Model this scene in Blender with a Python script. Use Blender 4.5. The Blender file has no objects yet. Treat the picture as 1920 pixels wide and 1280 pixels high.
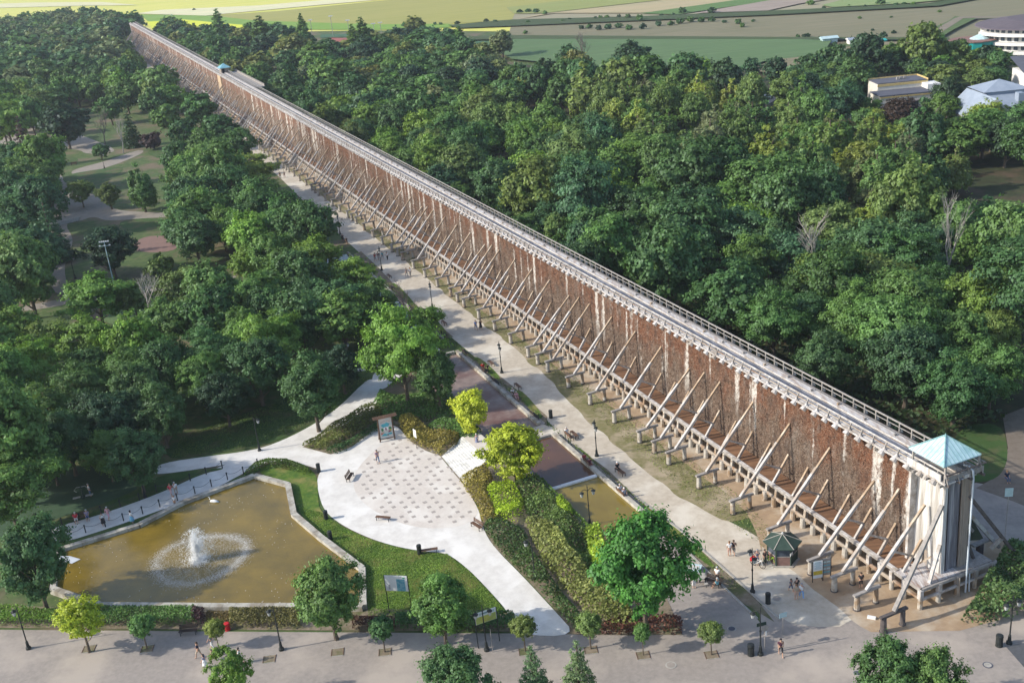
import bpy, bmesh, math, random
import numpy as np
from mathutils import Vector, Matrix
from mathutils.geometry import tessellate_polygon
random.seed(7); RNG = np.random.default_rng(7)
S = bpy.context.scene; C = S.collection
PI = math.pi
# ------------------------------------------------------------ camera
CAMH = 64.0; FPX = 2053.115; PITCH = 0.37948165; ROLL = -0.09623267
_cp, _sp, _c, _s = math.cos(PITCH), math.sin(PITCH), math.cos(ROLL), math.sin(ROLL)
_R = Vector((1, 0, 0)); _U = Vector((0, _sp, _cp)); _F = Vector((0, _cp, -_sp))
CR = _R*_c + _U*_s; CU = _U*_c - _R*_s
cam = bpy.data.cameras.new('camera'); co = bpy.data.objects.new('camera', cam); C.objects.link(co)
co.matrix_world = Matrix(((CR.x, CU.x, -_F.x, 0), (CR.y, CU.y, -_F.y, 0), (CR.z, CU.z, -_F.z, CAMH), (0, 0, 0, 1)))
cam.sensor_width = 36; cam.lens = FPX*36/1920; cam.clip_end = 12000; cam.clip_start = 0.5
S.camera = co
# ------------------------------------------------------------ world, sun, exposure
SUN_AZ = Vector((-0.990, -0.14, 0)).normalized(); SUN_EL = math.radians(31)
w = bpy.data.worlds.new('World'); S.world = w; w.use_nodes = True
nt = w.node_tree; bg = nt.nodes['Background']
sky = nt.nodes.new('ShaderNodeTexSky'); sky.sky_type = 'NISHITA'; sky.sun_disc = False
sky.sun_elevation = SUN_EL; sky.sun_rotation = math.atan2(SUN_AZ.x, SUN_AZ.y)
sky.air_density = 1.0; sky.dust_density = 1.5; sky.ozone_density = 1.2
nt.links.new(sky.outputs[0], bg.inputs[0]); bg.inputs[1].default_value = 0.15
sun = bpy.data.lights.new('sun', 'SUN'); sun.energy = 3.3; sun.angle = math.radians(0.6); sun.color = (1.0, 0.93, 0.82)
so = bpy.data.objects.new('sun', sun); C.objects.link(so)
sv = SUN_AZ*math.cos(SUN_EL) + Vector((0, 0, math.sin(SUN_EL)))
so.rotation_euler = sv.to_track_quat('Z', 'Y').to_euler(); so.location = (-100, -20, 120)
S.view_settings.view_transform = 'Standard'; S.view_settings.look = 'None'
S.view_settings.gamma = 1; S.view_settings.exposure = 0.62; S.view_settings.use_curve_mapping = False
S.render.engine = 'CYCLES'
S.cycles.max_bounces = 6; S.cycles.diffuse_bounces = 3; S.cycles.transparent_max_bounces = 4; S.cycles.volume_bounces = 0
# ------------------------------------------------------------ photograph pixel -> place on a level plane
def G(px, py, z=0.0):
    d = _F + CR*((px-960)/FPX) - CU*((py-640)/FPX)
    t = (z-CAMH)/d.z
    return Vector((d.x*t, d.y*t, z))
def depth(P): return (P-Vector((0, 0, CAMH))).dot(_F)
AZ = 0.37957
TD = Vector((-math.sin(AZ), math.cos(AZ), 0)); TN = Vector((math.cos(AZ), math.sin(AZ), 0))
def T(u, n, z=0.0): return TD*u + TN*n + Vector((0, 0, z))
def UN(P): return P.dot(TD), P.dot(TN)
# ------------------------------------------------------------ materials
def M(name, c1, c2=None, scale=1.0, rough=0.9, bump=0.0, detail=5, stretch=None, objc=False, c3=None, s3=0.1, metallic=0, tower=False, spec=0.3, bscale=None, contrast=(0.35, 0.65)):
    m = bpy.data.materials.new(name); m.use_nodes = True; n = m.node_tree.nodes; l = m.node_tree.links
    b = n['Principled BSDF']; b.inputs['Roughness'].default_value = rough; b.inputs['Metallic'].default_value = metallic
    b.inputs['Specular IOR Level'].default_value = spec
    if c2 is None: c2 = tuple(min(1, x*0.75) for x in c1)
    tc = n.new('ShaderNodeTexCoord'); geo = n.new('ShaderNodeNewGeometry')
    src = tc.outputs['Object'] if objc else geo.outputs['Position']
    mp = n.new('ShaderNodeMapping'); l.new(src, mp.inputs['Vector'])
    if stretch: mp.inputs['Scale'].default_value = stretch
    if tower: mp.inputs['Rotation'].default_value = (0, 0, -AZ)
    mp2 = mp
    nz = n.new('ShaderNodeTexNoise'); nz.inputs['Scale'].default_value = scale; nz.inputs['Detail'].default_value = detail; nz.inputs['Roughness'].default_value = 0.65
    l.new(mp.outputs[0], nz.inputs['Vector'])
    mr = n.new('ShaderNodeMapRange'); mr.inputs['From Min'].default_value = contrast[0]; mr.inputs['From Max'].default_value = contrast[1]
    l.new(nz.outputs['Fac'], mr.inputs['Value'])
    mx = n.new('ShaderNodeMix'); mx.data_type = 'RGBA'; mx.inputs['A'].default_value = (*c1, 1); mx.inputs['B'].default_value = (*c2, 1)
    l.new(mr.outputs[0], mx.inputs['Factor']); out = mx.outputs['Result']
    if c3:
        n3 = n.new('ShaderNodeTexNoise'); n3.inputs['Scale'].default_value = s3; n3.inputs['Detail'].default_value = 6; n3.inputs['Roughness'].default_value = 0.6
        l.new(mp.outputs[0], n3.inputs['Vector'])
        r3 = n.new('ShaderNodeMapRange'); r3.inputs['From Min'].default_value = 0.48; r3.inputs['From Max'].default_value = 0.62
        l.new(n3.outputs['Fac'], r3.inputs['Value'])
        m3 = n.new('ShaderNodeMix'); m3.data_type = 'RGBA'; l.new(r3.outputs[0], m3.inputs['Factor']); l.new(out, m3.inputs['A']); m3.inputs['B'].default_value = (*c3, 1); out = m3.outputs['Result']
    l.new(out, b.inputs['Base Color'])
    if bump:
        bn = n.new('ShaderNodeTexNoise'); bn.inputs['Scale'].default_value = bscale or scale*3; bn.inputs['Detail'].default_value = 4
        l.new(mp.outputs[0], bn.inputs['Vector'])
        bp = n.new('ShaderNodeBump'); bp.inputs['Strength'].default_value = 0.9; bp.inputs['Distance'].default_value = bump
        l.new(bn.outputs['Fac'], bp.inputs['Height']); l.new(bp.outputs[0], b.inputs['Normal'])
    return m
MT = {}
MT['ground'] = M('park_ground', (0.10, 0.14, 0.045), (0.045, 0.085, 0.022), 0.6, c3=(0.16, 0.125, 0.08), s3=0.09, bump=0.05)
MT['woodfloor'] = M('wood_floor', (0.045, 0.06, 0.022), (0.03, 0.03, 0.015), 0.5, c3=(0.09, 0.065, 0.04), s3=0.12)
MT['lawn'] = M('lawn', (0.115, 0.18, 0.025), (0.045, 0.11, 0.016), 0.9, c3=(0.21, 0.2, 0.06), s3=0.32, bump=0.05)
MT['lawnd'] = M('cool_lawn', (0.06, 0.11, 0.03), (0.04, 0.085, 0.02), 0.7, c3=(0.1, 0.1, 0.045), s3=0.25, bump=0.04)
MT['drygrass'] = M('worn_grass', (0.15, 0.15, 0.055), (0.24, 0.205, 0.11), 1.2, c3=(0.37, 0.305, 0.21), s3=0.22, bump=0.04)
MT['sand'] = M('sandy_soil', (0.40, 0.295, 0.19), (0.31, 0.22, 0.14), 0.6, c3=(0.46, 0.39, 0.30), s3=0.22, bump=0.03)
MT['gravel'] = M('pale_gravel', (0.53, 0.475, 0.385), (0.43, 0.375, 0.295), 1.1, c3=(0.61, 0.565, 0.475), s3=0.2, bump=0.012)
MT['white'] = M('white_gravel', (0.70, 0.675, 0.625), (0.60, 0.575, 0.53), 0.9, c3=(0.75, 0.73, 0.685), s3=0.3, bump=0.012)
MT['paving'] = M('grey_paving', (0.325, 0.288, 0.255), (0.265, 0.236, 0.21), 1.8, c3=(0.395, 0.345, 0.295), s3=0.12, bump=0.008)
MT['soil'] = M('trampled_soil', (0.26, 0.21, 0.155), (0.17, 0.14, 0.09), 1.3, c3=(0.11, 0.12, 0.05), s3=0.35, bump=0.04)
MT['asphalt'] = M('asphalt', (0.10, 0.105, 0.115), (0.08, 0.085, 0.09), 2)
MT['kerb'] = M('kerb_stone', (0.42, 0.40, 0.36), (0.3, 0.285, 0.25), 2.5)
MT['rim'] = M('pond_rim_stone', (0.50, 0.48, 0.42), (0.36, 0.34, 0.29), 1.6, c3=(0.27, 0.24, 0.19), s3=0.7)
MT['rimside'] = M('basin_wall', (0.22, 0.19, 0.13), (0.13, 0.11, 0.07), 1.5)
MT['pavlight'] = M('plaza_paver', (0.63, 0.575, 0.51), (0.56, 0.51, 0.455), 2.5, c3=(0.68, 0.64, 0.58), s3=0.25)
MT['pavdark'] = M('dark_paver', (0.33, 0.295, 0.265), (0.39, 0.355, 0.32), 2.0)
MT['step'] = M('white_steps', (0.78, 0.77, 0.73), (0.66, 0.65, 0.61), 2.2, c3=(0.55, 0.54, 0.5), s3=0.8)
MT['pinkfloor'] = M('pink_basin_floor', (0.29, 0.215, 0.175), (0.19, 0.135, 0.11), 0.8, rough=0.35, c3=(0.15, 0.072, 0.05), s3=0.16)
MT['grey'] = M('weathered_wood', (0.36, 0.335, 0.31), (0.24, 0.225, 0.21), 3.0, stretch=(1, 1, 0.25))
MT['saltwood'] = M('salt_crusted_wood', (0.62, 0.60, 0.585), (0.40, 0.375, 0.35), 2.2, c3=(0.33, 0.29, 0.25), s3=0.9, bump=0.01)
MT['darkwood'] = M('dark_wet_wood', (0.075, 0.065, 0.065), (0.12, 0.105, 0.10), 2.0)
MT['strut'] = M('brace_wood', (0.56, 0.54, 0.52), (0.38, 0.365, 0.35), 1.8, c3=(0.33, 0.27, 0.215), s3=0.5)
MT['tan'] = M('tan_brace_wood', (0.42, 0.31, 0.21), (0.29, 0.215, 0.15), 1.5, c3=(0.54, 0.47, 0.38), s3=0.7)
MT['floor'] = M('wet_brown_planks', (0.185, 0.10, 0.055), (0.135, 0.078, 0.05), 1.3, rough=0.6, tower=True, stretch=(0.5, 6, 1), c3=(0.26, 0.145, 0.08), s3=0.35)
MT['saltfloor'] = M('salt_white_planks', (0.64, 0.615, 0.60), (0.36, 0.33, 0.32), 1.6, tower=True, stretch=(6, 0.7, 1), c3=(0.30, 0.22, 0.18), s3=0.5)
MT['deck'] = M('blue_grey_deck', (0.24, 0.255, 0.29), (0.15, 0.16, 0.19), 1.5, tower=True, stretch=(3, 0.35, 1), c3=(0.36, 0.365, 0.39), s3=0.5)
MT['trough'] = M('salt_trough', (0.60, 0.585, 0.57), (0.43, 0.41, 0.395), 1.2, tower=True, stretch=(3, 0.5, 1), c3=(0.38, 0.315, 0.27), s3=0.7)
MT['logs'] = M('log_wood', (0.42, 0.36, 0.29), (0.29, 0.24, 0.19), 1.5, c3=(0.25, 0.15, 0.09), s3=0.6)
MT['footing'] = M('pale_footing', (0.50, 0.47, 0.42), (0.37, 0.34, 0.29), 2.0, c3=(0.27, 0.19, 0.12), s3=0.8)
MT['clad'] = M('salt_white_cladding', (0.66, 0.655, 0.64), (0.46, 0.445, 0.43), 1.6, tower=True, stretch=(4, 4, 0.35), c3=(0.36, 0.335, 0.30), s3=0.45)
MT['cladb'] = M('brown_cladding', (0.34, 0.285, 0.235), (0.24, 0.2, 0.17), 1.8, tower=True, stretch=(4, 4, 0.35))
MT['cladd'] = M('black_cladding', (0.12, 0.12, 0.14), (0.21, 0.21, 0.235), 1.6, tower=True, stretch=(6, 6, 0.3), c3=(0.36, 0.36, 0.385), s3=0.5)
MT['copper'] = M('verdigris_copper', (0.43, 0.62, 0.66), (0.52, 0.68, 0.72), 1.1, rough=0.55, c3=(0.31, 0.50, 0.53), s3=0.8, stretch=(1, 1, .4), bump=0.01)
MT['copperseam'] = M('verdigris_seam', (0.27, 0.46, 0.46), None, 2)
MT['iron'] = M('black_iron', (0.018, 0.022, 0.022), (0.03, 0.035, 0.035), 5, rough=0.5)
MT['glass'] = M('lantern_glass', (0.45, 0.47, 0.45), (0.4, 0.42, 0.42), 5, rough=0.2)
MT['pipe'] = M('pale_pipe', (0.55, 0.62, 0.68), (0.48, 0.54, 0.6), 2, rough=0.4)
MT['bench'] = M('bench_slats', (0.16, 0.09, 0.055), (0.10, 0.06, 0.04), 3, rough=0.6)
MT['benchd'] = M('dark_bench_slats', (0.05, 0.035, 0.03), (0.035, 0.028, 0.025), 3, rough=0.6)
MT['bark'] = M('bark', (0.15, 0.12, 0.09), (0.09, 0.07, 0.055), 3, stretch=(1, 1, .3), bump=0.03)
MT['birch'] = M('pale_dead_wood', (0.46, 0.43, 0.38), (0.30, 0.27, 0.24), 3)
MT['twig'] = M('bare_twigs', (0.20, 0.165, 0.15), (0.14, 0.11, 0.10), 3)
MT['greenroof'] = M('green_roof_felt', (0.045, 0.075, 0.06), (0.03, 0.055, 0.045), 2)
MT['greenpaint'] = M('green_paint', (0.035, 0.06, 0.05), None, 3)
MT['brick'] = M('dusty_red_panel', (0.25, 0.15, 0.125), (0.19, 0.115, 0.1), 3)
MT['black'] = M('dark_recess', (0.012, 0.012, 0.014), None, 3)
MT['plaster'] = M('cream_plaster', (0.66, 0.63, 0.55), (0.58, 0.55, 0.48), 1)
MT['whitewall'] = M('white_wall', (0.74, 0.73, 0.70), (0.66, 0.65, 0.62), 1)
MT['yellowtrim'] = M('yellow_trim', (0.62, 0.47, 0.20), None, 2)
MT['roofd'] = M('dark_roof', (0.085, 0.09, 0.115), (0.11, 0.115, 0.14), 0.5)
MT['roofb'] = M('blue_metal_roof', (0.25, 0.30, 0.37), (0.30, 0.35, 0.42), 0.5, rough=0.5)
MT['roofbr'] = M('brown_roof', (0.10, 0.085, 0.10), (0.13, 0.11, 0.125), 0.5)
MT['window'] = M('window_glass', (0.05, 0.065, 0.085), (0.09, 0.11, 0.14), 1, rough=0.15)
MT['turq'] = M('turquoise_glazing', (0.02, 0.36, 0.33), (0.03, 0.29, 0.27), 0.7, rough=0.3)
MT['redtrim'] = M('red_brick_panel', (0.3, 0.1, 0.08), None, 2)
MT['paintw'] = M('white_paint', (0.78, 0.79, 0.78), (0.72, 0.73, 0.72), 2)
MT['paintcy'] = M('pale_cyan_paint', (0.46, 0.60, 0.62), (0.36, 0.5, 0.53), 1.5, objc=True)
MT['blue'] = M('blue_print', (0.07, 0.26, 0.38), (0.2, 0.45, 0.5), 3.0, objc=True)
MT['limeprint'] = M('lime_print', (0.50, 0.56, 0.16), None, 2)
MT['yellow'] = M('yellow_print', (0.62, 0.46, 0.06), None, 2)
MT['red'] = M('red_paint', (0.55, 0.02, 0.03), None, 2)
MT['rubber'] = M('tyre_rubber', (0.02, 0.02, 0.02), None, 2)
MT['lime'] = M('lime_frame', (0.35, 0.6, 0.03), None, 2)
MT['poster'] = M('painted_board', (0.52, 0.47, 0.43), (0.60, 0.56, 0.52), 2, c3=(0.45, 0.5, 0.5), s3=1.5)
MT['court'] = M('red_court', (0.36, 0.12, 0.10), None, 0.2)
MT['courtg'] = M('green_court', (0.06, 0.14, 0.07), None, 0.2)
MT['hedgered'] = None
def water(name, c1, c2, rough=0.12, bump=0.02, bs=3.0):
    m = M(name, c1, c2, 0.22, rough=rough, bump=bump, bscale=bs, spec=0.5, contrast=(0.3, 0.7)); return m
MT['pond'] = water('olive_pond_water', (0.235, 0.160, 0.025), (0.125, 0.092, 0.019), rough=0.08, bump=0.03)
MT['basinw'] = water('olive_basin_water', (0.23, 0.17, 0.025), (0.17, 0.12, 0.02), bump=0.006)
MT['basinb'] = water('brown_basin_water', (0.13, 0.062, 0.03), (0.08, 0.042, 0.024), bump=0.006)
MT['basing'] = water('grey_basin_water', (0.10, 0.12, 0.13), (0.07, 0.08, 0.09), bump=0.006)
def emis_free_foam():
    m = bpy.data.materials.new('water_spray'); m.use_nodes = True; n = m.node_tree.nodes; l = m.node_tree.links
    b = n['Principled BSDF']; b.inputs['Base Color'].default_value = (0.93, 0.94, 0.94, 1); b.inputs['Roughness'].default_value = 0.5
    t = n.new('ShaderNodeBsdfTranslucent'); t.inputs[0].default_value = (0.95, 0.96, 0.96, 1); mx = n.new('ShaderNodeMixShader'); mx.inputs[0].default_value = 0.4
    l.new(b.outputs[0], mx.inputs[1]); l.new(t.outputs[0], mx.inputs[2]); l.new(mx.outputs[0], n['Material Output'].inputs[0]); return m
MT['foam'] = emis_free_foam()
def leafmat(name):
    m = bpy.data.materials.new(name); m.use_nodes = True; n = m.node_tree.nodes; l = m.node_tree.links
    n.remove(n['Principled BSDF'])
    oi = n.new('ShaderNodeObjectInfo'); at = n.new('ShaderNodeAttribute'); at.attribute_name = 'rnd'
    geo = n.new('ShaderNodeNewGeometry'); nz = n.new('ShaderNodeTexNoise'); nz.inputs['Scale'].default_value = 0.35; nz.inputs['Detail'].default_value = 3
    l.new(geo.outputs['Position'], nz.inputs['Vector'])
    a = n.new('ShaderNodeMapRange'); a.inputs['To Min'].default_value = 0.55; a.inputs['To Max'].default_value = 1.5; l.new(at.outputs['Fac'], a.inputs['Value'])
    b = n.new('ShaderNodeMapRange'); b.inputs['From Min'].default_value = 0.3; b.inputs['From Max'].default_value = 0.7; b.inputs['To Min'].default_value = 0.75; b.inputs['To Max'].default_value = 1.25; l.new(nz.outputs['Fac'], b.inputs['Value'])
    mu = n.new('ShaderNodeMath'); mu.operation = 'MULTIPLY'; l.new(a.outputs[0], mu.inputs[0]); l.new(b.outputs[0], mu.inputs[1])
    vm = n.new('ShaderNodeVectorMath'); vm.operation = 'SCALE'; l.new(oi.outputs['Color'], vm.inputs[0]); l.new(mu.outputs[0], vm.inputs['Scale'])
    d = n.new('ShaderNodeBsdfDiffuse'); l.new(vm.outputs[0], d.inputs[0])
    t = n.new('ShaderNodeBsdfTranslucent'); l.new(vm.outputs[0], t.inputs[0])
    g = n.new('ShaderNodeBsdfGlossy'); g.inputs['Roughness'].default_value = 0.55; g.inputs[0].default_value = (0.8, 0.9, 1.0, 1)
    m1 = n.new('ShaderNodeMixShader'); m1.inputs[0].default_value = 0.30; l.new(d.outputs[0], m1.inputs[1]); l.new(t.outputs[0], m1.inputs[2])
    m2 = n.new('ShaderNodeMixShader'); m2.inputs[0].default_value = 0.025; l.new(m1.outputs[0], m2.inputs[1]); l.new(g.outputs[0], m2.inputs[2])
    l.new(m2.outputs[0], n['Material Output'].inputs[0]); return m
MT['leaf'] = leafmat('leaves')
def clothmat():
    m = bpy.data.materials.new('cloth'); m.use_nodes = True; n = m.node_tree.nodes; l = m.node_tree.links
    oi = n.new('ShaderNodeObjectInfo'); l.new(oi.outputs['Color'], n['Principled BSDF'].inputs['Base Color']); n['Principled BSDF'].inputs['Roughness'].default_value = 0.9; return m
MT['cloth'] = clothmat()
def brushmat():
    m = bpy.data.materials.new('blackthorn_brush'); m.use_nodes = True; n = m.node_tree.nodes; l = m.node_tree.links
    b = n['Principled BSDF']; b.inputs['Roughness'].default_value = 0.95
    geo = n.new('ShaderNodeNewGeometry'); mp = n.new('ShaderNodeVectorRotate'); mp.rotation_type = 'Z_AXIS'; mp.inputs['Angle'].default_value = -AZ
    l.new(geo.outputs['Position'], mp.inputs['Vector'])
    sep = n.new('ShaderNodeSeparateXYZ'); l.new(mp.outputs[0], sep.inputs[0])
    def noise(scale, sx, sy, sz, det=4, rough=0.6):
        mm = n.new('ShaderNodeMapping'); mm.inputs['Scale'].default_value = (sx, sy, sz); l.new(mp.outputs[0], mm.inputs['Vector'])
        q = n.new('ShaderNodeTexNoise'); q.inputs['Scale'].default_value = scale; q.inputs['Detail'].default_value = det; q.inputs['Roughness'].default_value = rough; l.new(mm.outputs[0], q.inputs['Vector']); return q.outputs['Fac']
    def rng(v, a, b_, c=0, d=1):
        r = n.new('ShaderNodeMapRange'); r.inputs['From Min'].default_value = a; r.inputs['From Max'].default_value = b_; r.inputs['To Min'].default_value = c; r.inputs['To Max'].default_value = d; l.new(v, r.inputs['Value']); return r.outputs[0]
    def math2(op, x, y):
        q = n.new('ShaderNodeMath'); q.operation = op
        for i, v in enumerate((x, y)):
            if isinstance(v, (int, float)): q.inputs[i].default_value = v
            else: l.new(v, q.inputs[i])
        return q.outputs[0]
    def mix(f, A, B):
        q = n.new('ShaderNodeMix'); q.data_type = 'RGBA'; l.new(f, q.inputs['Factor'])
        for k, v in (('A', A), ('B', B)):
            if isinstance(v, tuple): q.inputs[k].default_value = (*v, 1)
            else: l.new(v, q.inputs[k])
        return q.outputs['Result']
    z = sep.outputs['Z']
    # rusty towards the top where the brine keeps it wet, grey brown lower down
    zz = math2('ADD', rng(z, 3.5, 12.0), math2('MULTIPLY', math2('SUBTRACT', noise(0.35, 1, 1, 0.7), 0.5), 1.8))
    col = mix(rng(zz, 0.35, 0.85), (0.145, 0.096, 0.066), (0.165, 0.064, 0.029))
    sp = noise(7.0, 1, 1, 1, 3, 0.8)
    col = mix(rng(sp, 0.53, 0.66), col, (0.29, 0.24, 0.19))
    col = mix(rng(sp, 0.46, 0.36), col, (0.045, 0.025, 0.02))
    pt = noise(0.9, 1, 1, 0.5, 4)
    col = mix(rng(pt, 0.50, 0.68, 0, 0.75), col, (0.065, 0.042, 0.032))
    gp_ = noise(0.5, 1, 1, 0.45, 5, 0.7); col = mix(rng(gp_, 0.54, 0.70, 0, 0.55), col, (0.26, 0.225, 0.19))
    # salt streaks running down from the troughs
    st = rng(math2('ADD', noise(0.62, 0.02, 1, 0.05, 2), math2('MULTIPLY', math2('SUBTRACT', noise(1.6, 1, 1, 0.8, 4, 0.7), 0.5), 0.16)), 0.575, 0.625)
    br = rng(noise(2.2, 1, 1, 0.5, 5, 0.75), 0.38, 0.52)
    fd = rng(math2('ADD', z, math2('MULTIPLY', noise(0.25, 0.1, 1, 0.05, 1), 10)), 9.0, 12.0)
    st = math2('MULTIPLY', math2('MULTIPLY', st, br), fd)
    col = mix(math2('MULTIPLY', st, 0.9), col, (0.66, 0.63, 0.58))
    l.new(col, b.inputs['Base Color'])
    bp = n.new('ShaderNodeBump'); bp.inputs['Distance'].default_value = 0.12; bp.inputs['Strength'].default_value = 1; l.new(sp, bp.inputs['Height']); l.new(bp.outputs[0], b.inputs['Normal'])
    return m
MT['brush'] = brushmat()
# ------------------------------------------------------------ mesh builder
class MB:
    def __init__(s): s.v = []; s.f = []; s.m = []; s.mats = []
    def mi(s, mat):
        if mat not in s.mats: s.mats.append(mat)
        return s.mats.index(mat)
    def add(s, vs, fs, mat):
        o = len(s.v); k = s.mi(mat); s.v += [tuple(v) for v in vs]; s.f += [tuple(i+o for i in f) for f in fs]; s.m += [k]*len(fs); return s
    def box(s, c, d, mat, rz=0.0):
        x, y, z = d[0]/2, d[1]/2, d[2]/2; cs, sn = math.cos(rz), math.sin(rz)
        vs = [(c[0]+(a*x)*cs-(b*y)*sn, c[1]+(a*x)*sn+(b*y)*cs, c[2]+e*z) for e in (-1, 1) for a, b in ((-1, -1), (1, -1), (1, 1), (-1, 1))]
        return s.add(vs, [(3, 2, 1, 0), (4, 5, 6, 7), (0, 1, 5, 4), (1, 2, 6, 5), (2, 3, 7, 6), (3, 0, 4, 7)], mat)
    def beam(s, p, q, wd, ht, mat):
        p = Vector(p); q = Vector(q); d = (q-p).normalized(); up = Vector((0, 0, 1)) if abs(d.z) < 0.98 else Vector((0, 1, 0))
        x = d.cross(up).normalized()*wd/2; y = x.cross(d).normalized()*ht/2
        vs = [e+a*x+b*y for e in (p, q) for a, b in ((-1, -1), (1, -1), (1, 1), (-1, 1))]
        return s.add(vs, [(3, 2, 1, 0), (4, 5, 6, 7), (0, 1, 5, 4), (1, 2, 6, 5), (2, 3, 7, 6), (3, 0, 4, 7)], mat)
    def tube(s, pts, rs, n, mat, cap=True):
        pts = [Vector(p) for p in pts]
        if isinstance(rs, (int, float)): rs = [rs]*len(pts)
        vs = []; fs = []
        for i, p in enumerate(pts):
            d = (pts[min(i+1, len(pts)-1)]-pts[max(i-1, 0)]).normalized(); up = Vector((0, 0, 1)) if abs(d.z) < 0.9 else Vector((1, 0, 0))
            x = d.cross(up).normalized(); y = x.cross(d)
            for k in range(n):
                a = 2*PI*k/n; vs.append(p+(x*math.cos(a)+y*math.sin(a))*rs[i])
        for i in range(len(pts)-1):
            for k in range(n):
                a, b = i*n+k, i*n+(k+1) % n; fs.append((a, a+n, b+n, b))
        if cap: fs.append(tuple(range(n))); fs.append(tuple(range((len(pts)-1)*n, len(pts)*n))[::-1])
        return s.add(vs, fs, mat)
    def prism(s, poly, z0, z1, mat, side=None):
        n = len(poly); vs = [(p[0], p[1], z0) for p in poly]+[(p[0], p[1], z1) for p in poly]
        tri = tessellate_polygon([[Vector((p[0], p[1], 0)) for p in poly]])
        s.add(vs, [tuple(i+n for i in t) for t in tri], mat)
        return s.add(vs, [(i, (i+1) % n, (i+1) % n+n, i+n) for i in range(n)], side or mat)
    def sheet(s, poly, z, mat):
        tri = tessellate_polygon([[Vector((p[0], p[1], 0)) for p in poly]])
        return s.add([(p[0], p[1], z) for p in poly], tri, mat)
    def mesh(s, name, smooth=False):
        me = bpy.data.meshes.new(name); me.from_pydata(s.v, [], s.f); me.polygons.foreach_set('material_index', s.m)
        for m in s.mats: me.materials.append(m)
        if smooth: me.polygons.foreach_set('use_smooth', [True]*len(s.f))
        bm = bmesh.new(); bm.from_mesh(me); bmesh.ops.recalc_face_normals(bm, faces=bm.faces); bm.to_mesh(me); bm.free()
        return me
def obj(name, me, parent=None, loc=(0, 0, 0), rz=0, sc=None, color=None):
    if isinstance(me, MB): me = me.mesh(name)
    o = bpy.data.objects.new(name, me); C.objects.link(o); o.location = loc; o.rotation_euler = (0, 0, rz)
    if sc: o.scale = sc
    if color: o.color = (*color, 1)
    if parent: o.parent = parent
    return o
def tag(o, label, cat, group=None):
    o['label'] = label; o['category'] = cat
    if group: o['group'] = group
    return o
def thing(name, label, cat, loc=(0, 0, 0), rz=0, group=None):
    return tag(obj(name, None, None, loc, rz), label, cat, group)
def struct(name, me, z=None):
    o = obj(name, me); o['kind'] = 'structure'; return o
def copy_tree(o, parent=None):
    c = o.copy(); C.objects.link(c)
    if parent: c.parent = parent
    for ch in list(o.children): copy_tree(ch, c)
    return c
def PP(pts, z=0.0): return [G(x, y, z) for x, y in pts]
def chaikin(p, it=2):
    for _ in range(it):
        q = []
        for i in range(len(p)):
            a, b = p[i], p[(i+1) % len(p)]; q += [a*0.75+b*0.25, a*0.25+b*0.75]
        p = q
    return p
def ground_sheet(name, px, z, mat, smooth=True, kind='structure'):
    p = PP(px, 0.0)
    if smooth: p = chaikin(p)
    mb = MB(); mb.sheet(p, z, mat); o = obj(name, mb); o['kind'] = kind; return o
def inside(x, y, poly):
    r = False; n = len(poly); j = n-1
    for i in range(n):
        xi, yi, xj, yj = poly[i][0], poly[i][1], poly[j][0], poly[j][1]
        if (yi > y) != (yj > y) and x < (xj-xi)*(y-yi)/(yj-yi+1e-12)+xi: r = not r
        j = i
    return r
def inside_np(X, Y, poly):
    r = np.zeros(len(X), bool); n = len(poly); j = n-1
    for i in range(n):
        xi, yi, xj, yj = poly[i][0], poly[i][1], poly[j][0], poly[j][1]
        c = ((yi > Y) != (yj > Y)) & (X < (xj-xi)*(Y-yi)/(yj-yi+1e-12)+xi); r ^= c; j = i
    return r
def edge_dist(X, Y, poly):
    d = np.full(len(X), 1e9); n = len(poly)
    for i in range(n):
        ax, ay = poly[i][0], poly[i][1]; bx, by = poly[(i+1) % n][0], poly[(i+1) % n][1]
        dx, dy = bx-ax, by-ay; t = np.clip(((X-ax)*dx+(Y-ay)*dy)/(dx*dx+dy*dy+1e-9), 0, 1)
        d = np.minimum(d, np.hypot(X-ax-t*dx, Y-ay-t*dy))
    return d
def rough(poly, step=2.5, amp=0.5, seed=0, it=1):
    # an outline worn by feet: subdivided and jittered
    r = random.Random(seed); q = []
    for i in range(len(poly)):
        a, b = poly[i], poly[(i+1) % len(poly)]; L_ = (b-a).length; n = max(1, min(120, int(L_/step)))
        for k in range(n):
            p = a.lerp(b, k/n); q.append(p+Vector((r.uniform(-amp, amp), r.uniform(-amp, amp), 0)))
    return chaikin(q, it)
# leaf quads from centres, normals, sizes
def quads(P, N, size, rnd, name, elong=1.5):
    k = len(P); N = N/np.linalg.norm(N, axis=1, keepdims=True)
    A = RNG.normal(size=(k, 3)); X = np.cross(N, A); X /= np.linalg.norm(X, axis=1, keepdims=True)+1e-9; Y = np.cross(N, X)
    if np.isscalar(size): size = np.full(k, size)
    s = size[:, None]*0.5
    V = np.stack([P-X*s*elong, P-Y*s, P+X*s*elong, P+Y*s], 1).reshape(-1, 3)
    return V, rnd
def quadmesh(V, rnd, name, mat):
    k = len(V)//4; me = bpy.data.meshes.new(name); me.vertices.add(4*k); me.loops.add(4*k); me.polygons.add(k)
    me.vertices.foreach_set('co', V.astype(np.float32).ravel()); me.loops.foreach_set('vertex_index', np.arange(4*k, dtype=np.int32))
    me.polygons.foreach_set('loop_start', np.arange(0, 4*k, 4, dtype=np.int32)); me.polygons.foreach_set('loop_total', np.full(k, 4, np.int32))
    a = me.attributes.new('rnd', 'FLOAT', 'FACE'); a.data.foreach_set('value', rnd.astype(np.float32))
    me.materials.append(mat); me.update(calc_edges=True); return me
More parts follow.
